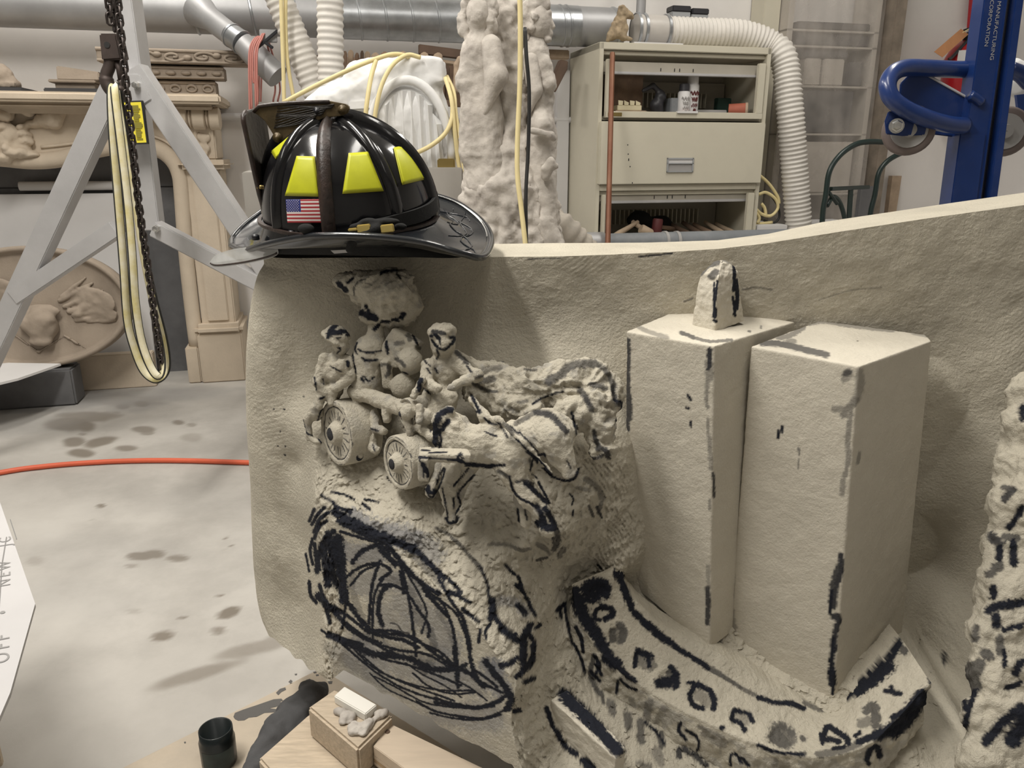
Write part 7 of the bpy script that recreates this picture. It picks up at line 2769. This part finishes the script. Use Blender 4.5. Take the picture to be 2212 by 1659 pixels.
# copper pipe leaning before the cabinet
a, b = PW(1324, 115, 3.70), PW(1308, 640, 3.60)
b = b.lerp(a, 0)
cp0, cp1 = PW(1323, 115, 3.745), PW(1313, 520, 3.34)
tag(MB().tube([cp0, cp0 + (cp1 - cp0) * (cp0.z / (cp0.z - cp1.z))], .0125, 12).build('copper_pipe', M['copper'], None, 'auto'), 'long copper pipe leaning upright against the cabinet', 'pipe')
# grey pipe and elbow in front of the cabinet foot
gpz = PW(1350, 522, 3.45)
gpp = thing('grey_pipe', gpz, 'fat dusty grey pipe lying level in front of the cabinet', 'pipe')
MB().tube([PW(1238, 530, 3.42), PW(1700, 516, 3.5)], .05, 20).build('pipe_run', M['grey_pvc'], gpp, 'auto')
MB().tube([PW(1240, 530, 3.42), PW(1302, 528, 3.43)], .058, 20).build('pipe_socket', M['galv_dull'], gpp, 'auto')
for x in (1432, 1457):
    p = PW(x, 523, 3.455)
    MB().tube([p, p + (PW(x + 6, 523, 3.455) - p)], .0535, 20).build('pipe_ring', M['hub'], gpp, 'auto')
# trestle that carries it, hidden by the slab
for x in (1290, 1640):
    p = PW(x, 524, 3.46)
    MB().tube([Vector((p.x, p.y, p.z - .04)), Vector((p.x, p.y, 0))], .02, 8).build('leg', M['post'], gpp)
ribbed('ribbed_elbow', [PY(1262, 545, 2.95), PY(1240, 520, 2.93), PY(1215, 495, 2.92), PY(1185, 480, 2.95), PY(1150, 478, 3.0)], .062, .034, 'hose_dirty', 'dusty beige ribbed elbow hose emerging beside the statue base', 'hose', .16)

# cables and low boxes right of the cabinet
cb = thing('cable_coil', PW(1660, 470, 3.85), 'tangled yellow cable coil beside the right cabinet side', 'cable')
for path in ([(1640, 378), (1662, 398), (1680, 425), (1683, 440)], [(1638, 420), (1655, 416), (1675, 430), (1680, 450), (1665, 466), (1645, 462), (1632, 450)], [(1630, 455), (1640, 470), (1636, 482)], [(1655, 468), (1652, 450), (1645, 440)]):
    MB().tube(smooth_path([PW(x, y, 3.84) for x, y in path], 6), .0085, 8).build('cable_turn', M['yellow_cord'], cb, True)
MB().tube(smooth_path([PW(x, y, 3.86) for x, y in ((1636, 415), (1660, 418), (1680, 445), (1683, 470), (1670, 482), (1650, 476))], 6), .006, 7).build('black_cable_turn', M['black_cord'], cb, True)
MB().tube(smooth_path([PW(x, y, 3.85) for x, y in ((1628, 484), (1650, 482), (1668, 480))], 4), .008, 7).build('cable_turn', M['yellow_cord'], cb, True)
zl = Z(1650, 486, 3.8)
o = MB().wbox(cu1 + .01, U(1702, 486, 3.78), 3.78, 4.08, 0, zl).build('white_crate', M['paper'], None, False, .004)
tag(o, 'low white crate on the floor between cabinet and hose', 'crate')
o = MB().wbox(U(1752, 486, 3.85), U(1830, 486, 3.85), 3.85, 3.985, 0, Z(1760, 476, 3.92)).build('white_crate', M['paper'], None, False, .004)
tag(o, 'second low white crate to the right of the ribbed hose', 'crate')

# ------------------------------------------------------------------ shelving behind a plastic sheet, post and wall on the right
DS = 3.98
sh = thing('storage_shelving', W(U(1790, 300, 4.1), 4.12, 0), 'shelving unit of grey bins veiled by a dusty plastic sheet', 'shelving')
su0, su1 = U(1688, 300, DS), U(1880, 300, DS)
for u_ in (su0, su1 - .03):
    MB().wbox(u_, u_ + .03, 4.02, 4.22, 0, 2.3).build('upright', M['storage_light'], sh)
for y in (62, 97, 184, 288, 418):
    zz_ = Z(1790, y, DS)
    MB().wbox(su0, su1, 4.02, 4.22, zz_ - .010, zz_).build('shelf_board', M['storage_light'], sh)
def bins(x0, x1, y0, y1, mt, label, name='storage_bin'):
    o = MB().wbox(U(x0, 200, DS), U(x1, 200, DS), 4.03, 4.2, Z(1790, y1, DS) + .001, Z(1790, y0, DS)).build(name, M[mt], None, False, .006)
    tag(o, label, 'bin')
bins(1722, 1876, 44, 62, 'storage', 'shallow grey bin on the topmost veiled shelf')
bins(1722, 1800, 70, 97, 'storage', 'left grey bin on the second veiled shelf')
bins(1803, 1876, 70, 97, 'storage', 'right grey bin on the second veiled shelf')
bins(1740, 1835, 106, 123.5, 'storage', 'long grey box high on the third veiled shelf')
bins(1745, 1780, 124, 184, 'storage_light', 'left pale box on the third veiled shelf', 'storage_box')
bins(1785, 1830, 124, 184, 'storage_light', 'middle pale box on the third veiled shelf', 'storage_box')
bins(1838, 1872, 130, 184, 'storage', 'narrow dark box at the right of the third veiled shelf')
bins(1722, 1858, 194, 288, 'storage', 'largest dark grey bin on the veiled shelf above the hand truck')
bins(1722, 1872, 306, 418, 'storage_light', 'wide pale box on the lowest veiled shelf', 'storage_box')
sm = bpy.data.materials.new('dusty_plastic_sheet'); sm.use_nodes = True
nt = sm.node_tree; b = nt.nodes['Principled BSDF']
b.inputs['Base Color'].default_value = (.62, .57, .52, 1); b.inputs['Roughness'].default_value = .55
tcn = nt.nodes.new('ShaderNodeTexCoord'); nn_ = nt.nodes.new('ShaderNodeTexNoise'); nn_.inputs['Scale'].default_value = 5; nn_.inputs['Detail'].default_value = 5
mr = nt.nodes.new('ShaderNodeMapRange'); mr.inputs['From Min'].default_value = .3; mr.inputs['From Max'].default_value = .7; mr.inputs['To Min'].default_value = .2; mr.inputs['To Max'].default_value = .48
nt.links.new(tcn.outputs['Object'], nn_.inputs['Vector']); nt.links.new(nn_.outputs['Fac'], mr.inputs['Value']); nt.links.new(mr.outputs['Result'], b.inputs['Alpha'])
rows = []
for j in range(14):
    z_ = .05 + 2.2 * j / 13
    rows.append([W(su0 - .02 + (su1 - su0 + .03) * i / 24, 4.0 + .006 * math.sin(i * 1.7 + j * .4), z_) for i in range(25)])
m = MB().add([p for r in rows for p in r], [(j * 25 + i, j * 25 + i + 1, (j + 1) * 25 + i + 1, (j + 1) * 25 + i) for j in range(13) for i in range(24)])
o = m.build('plastic_sheet', sm, None, True)
tag(o, 'dusty translucent plastic sheet hanging in front of the shelving', 'sheet')
o = MB().wbox(U(1648, 60, 4.1), su0 - .005, 4.10, 4.24, 0, 2.6).build('tall_cream_board', M['cabinet'], None, False, .003)
tag(o, 'cream upright panel between the cabinet and the veiled shelving', 'panel')
pz0, pz1 = U(1900, 300, 3.95), U(1922, 300, 3.95)
o = MB().wbox(pz0, pz1, 3.95, 4.24, 0, 2.6).build('timber_post', M['post'], None, False, .004)
tag(o, 'old grey-brown timber post at the edge of the veiled shelving', 'post')
o = MB().wbox(pz1 + .002, pz1 + .02, 4.0, 4.24, 0, 2.6).build('dark_gap_strip', M['dark_wood'], None)  # dark strip put in for the shade of the gap beside the post
tag(o, 'dark strip standing in for the shaded gap right of the post', 'strip')
a = PZ(1955, 640, 0.0)
o = MB().hexa([W(U(1918, 480, 4.05), 4.05, 0), W(U(1930, 480, 4.05), 4.05, 0), W(U(1930, 480, 4.05), 4.08, 0), W(U(1918, 480, 4.05), 4.08, 0), W(U(1928, 380, 4.2), 4.2, Z(1930, 380, 4.2)), W(U(1948, 380, 4.2), 4.2, Z(1930, 380, 4.2)), W(U(1948, 380, 4.2), 4.235, Z(1930, 380, 4.2)), W(U(1928, 380, 4.2), 4.235, Z(1930, 380, 4.2))]).build('leaning_board', M['tan_wood'], None)
tag(o, 'short tan board leaning on the wall behind the hand truck', 'board')

# hand truck
ht = thing('hand_truck', PW(1850, 700, 3.6), 'dark green tubular hand truck standing behind the slab', 'cart')
ht.location.z = 0
DH = 3.55
def HT(x, y, d=DH):
    return PW(x, y, d)
MB().tube(smooth_path([HT(1772, 640), HT(1776, 480), HT(1784, 420), HT(1792, 370), HT(1815, 335), HT(1848, 312), HT(1878, 306), HT(1910, 307)], 6), .014, 10).build('left_rail', M['green_black'], ht, True)
MB().tube(smooth_path([HT(1866, 640, 3.75), HT(1878, 480, 3.75), HT(1890, 420, 3.75), HT(1898, 375, 3.75), HT(1915, 350, 3.75), HT(1940, 334, 3.75), HT(1965, 325, 3.74)], 6), .014, 10).build('right_rail', M['green_black'], ht, True)
MB().tube([HT(1910, 307), HT(1950, 312, 3.65), HT(1965, 325, 3.74)], .014, 10).build('handle_bar', M['green_black'], ht, True)
MB().bar(HT(1794, 408, 3.56), HT(1876, 404, 3.70), .02, .02, EZ).build('cross_bar', M['green_black'], ht, False, .003)
MB().tube(smooth_path([HT(1786, 445, 3.56), HT(1800, 425, 3.58), HT(1815, 440, 3.6), HT(1826, 480, 3.6), HT(1832, 540, 3.6)], 5), .012, 8).build('curved_brace', M['green_black'], ht, True)
MB().bar(HT(1838, 408, 3.63), HT(1828, 560, 3.63), .025, .01, E1).build('center_strap', M['green_black'], ht)
MB().tube([HT(1790, 415), HT(1808, 440, 3.58)], .01, 8).build('stay', M['green_black'], ht)
for d_, x in ((DH - .04, 1765), (3.8, 1862)):
    c = HT(x, 640, d_); c.z = .12
    MB().lathe(c, E1, [(-.03, .10), (-.03, .12), (.03, .12), (.03, .10)], 20).build('wheel', M['rubber'], ht, 'auto')
o = MB().hexa([W(U(1852, 480, 3.94), 3.94, 0), W(U(1884, 480, 3.94), 3.94, 0), W(U(1884, 480, 3.94), 3.97, 0), W(U(1852, 480, 3.94), 3.97, 0), W(U(1858, 420, 3.94), 3.945, Z(1870, 408, 3.95)), W(U(1888, 420, 3.94), 3.945, Z(1870, 402, 3.95)), W(U(1888, 420, 3.94), 3.97, Z(1870, 402, 3.95)), W(U(1858, 420, 3.94), 3.97, Z(1870, 408, 3.95))]).build('grey_stone_offcut', M['slate'], None, False, .004)
tag(o, 'grey stone offcut standing behind the hand truck', 'stone')

# fire extinguisher with tag, sign behind
DX = 4.1
fx = thing('fire_extinguisher', PW(2085, 260, DX), 'red fire extinguisher with orange tag on the right wall part', 'extinguisher')
c = PW(2070, 200, DX); rr = 38 * msc(c)
zb_, zt_ = Z(2075, 232, DX), Z(2090, 88, DX)
MB().lathe(Vector((c.x, c.y, zb_)), EZ, [(0, rr * .9), (.01, rr), ((zt_ - zb_) * .72, rr), ((zt_ - zb_) * .88, rr * .75), (zt_ - zb_, rr * .3)], 26).build('cylinder', M['red'], fx, True)
MB().lathe(Vector((c.x, c.y, zt_ - .01)), EZ, [(0, .022), (.04, .022), (.05, .016)], 14).build('valve', M['black_metal'], fx, True)
MB().bar(PW(2078, 78, DX - .02), PW(2120, 62, DX - .02), .02, .025, EZ).bar(PW(2082, 66, DX - .02), PW(2125, 50, DX - .02), .012, .02, EZ).build('lever', M['black_metal'], fx, False, .003)
la, lb2 = [Vector((c.x, c.y, 0)) + (E1 * math.cos(a) + E2 * math.sin(a)) * rr * 1.01 for a in (math.radians(-135), math.radians(-70))], None
P = []
for z_ in (Z(2075, 140, DX), Z(2075, 112, DX)):
    for k in range(8):
        a = math.radians(-150 + 80 * k / 7)
        P.append(Vector((c.x, c.y, z_)) + (E1 * math.cos(a) + E2 * math.sin(a)) * rr * 1.01)
MB().add(P, [(k, k + 1, k + 9, k + 8) for k in range(7)]).build('white_label', M['paper'], fx, True)
tgp = [PW(2018, 112, DX - .1), PW(2036, 124, DX - .1), PW(2092, 74, DX - .06), PW(2076, 62, DX - .06)]
MB().prism(tgp, E2 * .002).build('inspection_tag', M['tag'], fx)
MB().tube([PW(2080, 70, DX - .09), PW(2098, 60, DX - .05)], .003, 6).build('tag_wire', M['yellow_cord'], fx)
MB().tube(smooth_path([PW(2106, 70, DX - .03), PW(2060, 120, DX - .05), PW(2050, 128, DX - .06)], 4), .009, 7).build('hose_nozzle', M['dark_plastic'], fx, True)
o = MB().wbox(c.dot(E1) - .03, c.dot(E1) + .03, c.dot(E2) + rr * .9, 4.249, zb_ + .1, zb_ + .16).build('wall_bracket', M['black_metal'], fx)
sgn = thing('fire_sign', PW(2110, 30, 4.2), 'red and white triangular fire extinguisher sign above the extinguisher', 'sign')
MB().prism([PW(2094, 60, 4.2), PW(2150, 60, 4.2), PW(2150, -60, 4.2), PW(2104, -60, 4.2)], E2 * .02).build('sign_plate', M['red_sign'], sgn)
MB().prism([PW(2106, 0, 4.197), PW(2150, -60, 4.197), PW(2150, 46, 4.197), PW(2120, 46, 4.197)], E2 * .002).build('white_field', M['paper'], sgn)
a_, b_ = PW(2126, 6, 4.195), PW(2130, 46, 4.195)
put_text('sign_letters', 'FIRE', b_, (a_ - b_) * .35, E1 * .05, 'red_sign', sgn)

# thin conduits on the right wall
o = MB().tube([PW(2200, 150, 4.22), PW(2170, 420, 4.22), PW(2150, 560, 4.22)], .011, 8).build('dark_conduit', M['post'], None, True)
tag(o, 'thin dark conduit on the wall at the right edge', 'conduit')
o = MB().tube([PW(2180, 60, 4.21), PW(2140, 420, 4.21), PW(2125, 560, 4.21)], .03, 10).build('white_downpipe', M['paper'], None, True)
tag(o, 'white downpipe on the wall behind the blue lift mast', 'pipe')

# ------------------------------------------------------------------ blue lift
YL = 1.95
lf = thing('material_lift', PY(2080, 700, YL), 'blue steel material lift with mast, curved push handle and grey wheels', 'lift')
lf.location.z = 0
def L(x, y, dy=0.0):
    return PY(x, y, YL + dy)
tA, tB = (2142, -80), (2042, 700)
def ms(u, y):
    """mast coordinate: u across in px at that height"""
    return L(2131 - .1335 * y + u, y)
def mcol(name, u0, u1, y0, y1, dy0, dy1, mt, bev=.002):
    a0, a1, b0_, b1_ = ms(u0, y1), ms(u1, y1), ms(u0, y0), ms(u1, y0)
    m = MB().hexa([a0 + Vector((0, dy0, 0)), a1 + Vector((0, dy0, 0)), a1 + Vector((0, dy1, 0)), a0 + Vector((0, dy1, 0)), b0_ + Vector((0, dy0, 0)), b1_ + Vector((0, dy0, 0)), b1_ + Vector((0, dy1, 0)), b0_ + Vector((0, dy1, 0))])
    return m.build(name, M[mt], lf, False, bev)
mast = mcol('mast_face', -5, 42, -90, 760, 0, .05, 'blue')
mcol('mast_channel', 42, 64, -90, 760, .02, .06, 'black_metal')
mcol('mast_flange', 62, 80, -90, 760, -.002, .055, 'blue')
mcol('mast_lip', 40, 45, -90, 760, -.003, .05, 'blue')
MB().tube([ms(53, -90) + Vector((0, .018, 0)), ms(53, 760) + Vector((0, .018, 0))], .006, 8).build('guide_rod', M['black_metal'], lf, True)
# lower sheath of the mast behind the gusset
mcol('mast_sleeve', -20, 36, 288, 760, -.004, .052, 'blue')
# D-shaped handle
ring = [(2125, 150, .06), (2060, 150, .04), (2000, 147, .02), (1955, 147, .0), (1928, 160, -.02), (1917, 185, -.04), (1926, 212, -.05), (1955, 235, -.05), (2000, 255, -.04), (2045, 268, -.02), (2085, 272, .0)]
MB().tube(smooth_path([L(*p) for p in ring], 8), .0195, 16).build('push_handle', M['blue'], lf, True)
MB().tube(smooth_path([L(2180, 150, .1), L(2205, 160, .1), L(2225, 180, .1)], 5), .0195, 14).build('push_handle', M['blue'], lf, True)
gz = [(1978, 148), (2100, 218), (2128, 232), (2118, 300), (2080, 298), (2010, 290), (1985, 282), (1950, 262), (1942, 232), (1946, 180)]
MB().prism([L(x, y, .03) for x, y in gz], (0, .008, 0)).build('gusset_plate', M['blue'], lf, False, .002)
MB().tube([L(1980, 149, .028), L(2100, 217, .028), L(2125, 231, .028)], .003, 6).build('weld_edge', M['alu'], lf, True)
MB().prism([L(x, y, -.03) for x, y in ((1920, 240), (1975, 245), (2015, 268), (2020, 296), (1990, 292), (1950, 294), (1915, 290), (1912, 262))], (0, .006, 0)).build('wheel_fork', M['blue'], lf, False, .002)
MB().tube(smooth_path([L(2095, 205, .0), L(2108, 212, .0), L(2120, 222, .0)], 4), .012, 8).build('weld_seam', M['blue'], lf, True)
def lwheel(x, y, r, dy, ax):
    c = L(x, y, dy); q = msc(c); R_ = r * q
    t = MB().lathe(c, ax, [(-.018, R_ * .72), (-.018, R_ * .9), (-.012, R_), (.012, R_), (.018, R_ * .9), (.018, R_ * .72)], 32).build('wheel', M['rubber'], lf, True)
    MB().lathe(c, ax, [(-.012, .001), (.015, R_ * .30), (.015, R_ * .5), (.0165, R_ * .72), (.021, R_ * .70), (.019, R_ * .58), (.019, R_ * .3), (.03, R_ * .26), (.03, .001)], 28, cap=False).build('wheel_hub', M['hub'], t, 'auto')
    return c
ax = Vector((-.35, -1, .05)).normalized()
c = lwheel(1962, 282, 52, .0, ax)
p = L(1937, 272, -.045)
MB().lathe(p, (-.2, -1, 0), [(-.004, .014), (.004, .014), (.006, .011), (.006, .009), (.014, .008), (.0145, .001)], 6).build('axle_nut', M['steel'], lf)
MB().lathe(p, (-.2, -1, 0), [(-.006, .017), (.001, .017)], 18).build('washer', M['steel'], lf)
c = lwheel(2166, 285, 52, .16, Vector((-.25, -1, .05)).normalized())
MB().prism([L(x, y, .2) for x, y in ((2196, 205), (2240, 200), (2240, 300), (2200, 240))], (0, .01, 0)).build('wheel_fork', M['blue'], lf)
# foot under the mast, hidden behind the slab
f0 = ms(20, 760); f0.z = 0
MB().box(Vector((f0.x, f0.y + .1, .04)), (.05, 0, 0), (0, .35, 0), (0, 0, .04)).build('base_leg', M['blue'], lf, False, .004)
MB().box(Vector((f0.x, f0.y + .03, .2)), (.03, 0, 0), (0, .025, 0), (0, 0, .2)).build('mast_foot', M['blue'], lf, False, .004)
# stencilled lettering reading down the mast face
for body, u, y0, y1 in (('MANUFACTURING', 24, 2, 140), ('CORPORATION', 8, 0, 108)):
    a_, b_ = ms(u, y0) + Vector((0, -.0012, 0)), ms(u, y1) + Vector((0, -.0012, 0))
    n_ = len(body)
    ln_ = (b_ - a_)
    exv = ln_ / (n_ * .70)
    ac = ln_.normalized().cross(Vector((0, -1, 0)))
    eyv = (ms(u + 10, y0) - ms(u, y0))
    put_text('mast_lettering', body, a_, exv, eyv * 1.15, 'alu', mast)
# pale hose end at the right edge
s = SDF(.012)
s.K((2190, 150, 2.2), (2215, 172, 2.2), 22, 30).K((2215, 172, 2.2), (2260, 195, 2.2), 34, 40)
o = s.build('white_cloth', M['white_plaster'], None, .006, noise=((.006, 20, 2, 201),))
tag(o, 'white cloth bundle hung on the lift at the right edge', 'cloth')
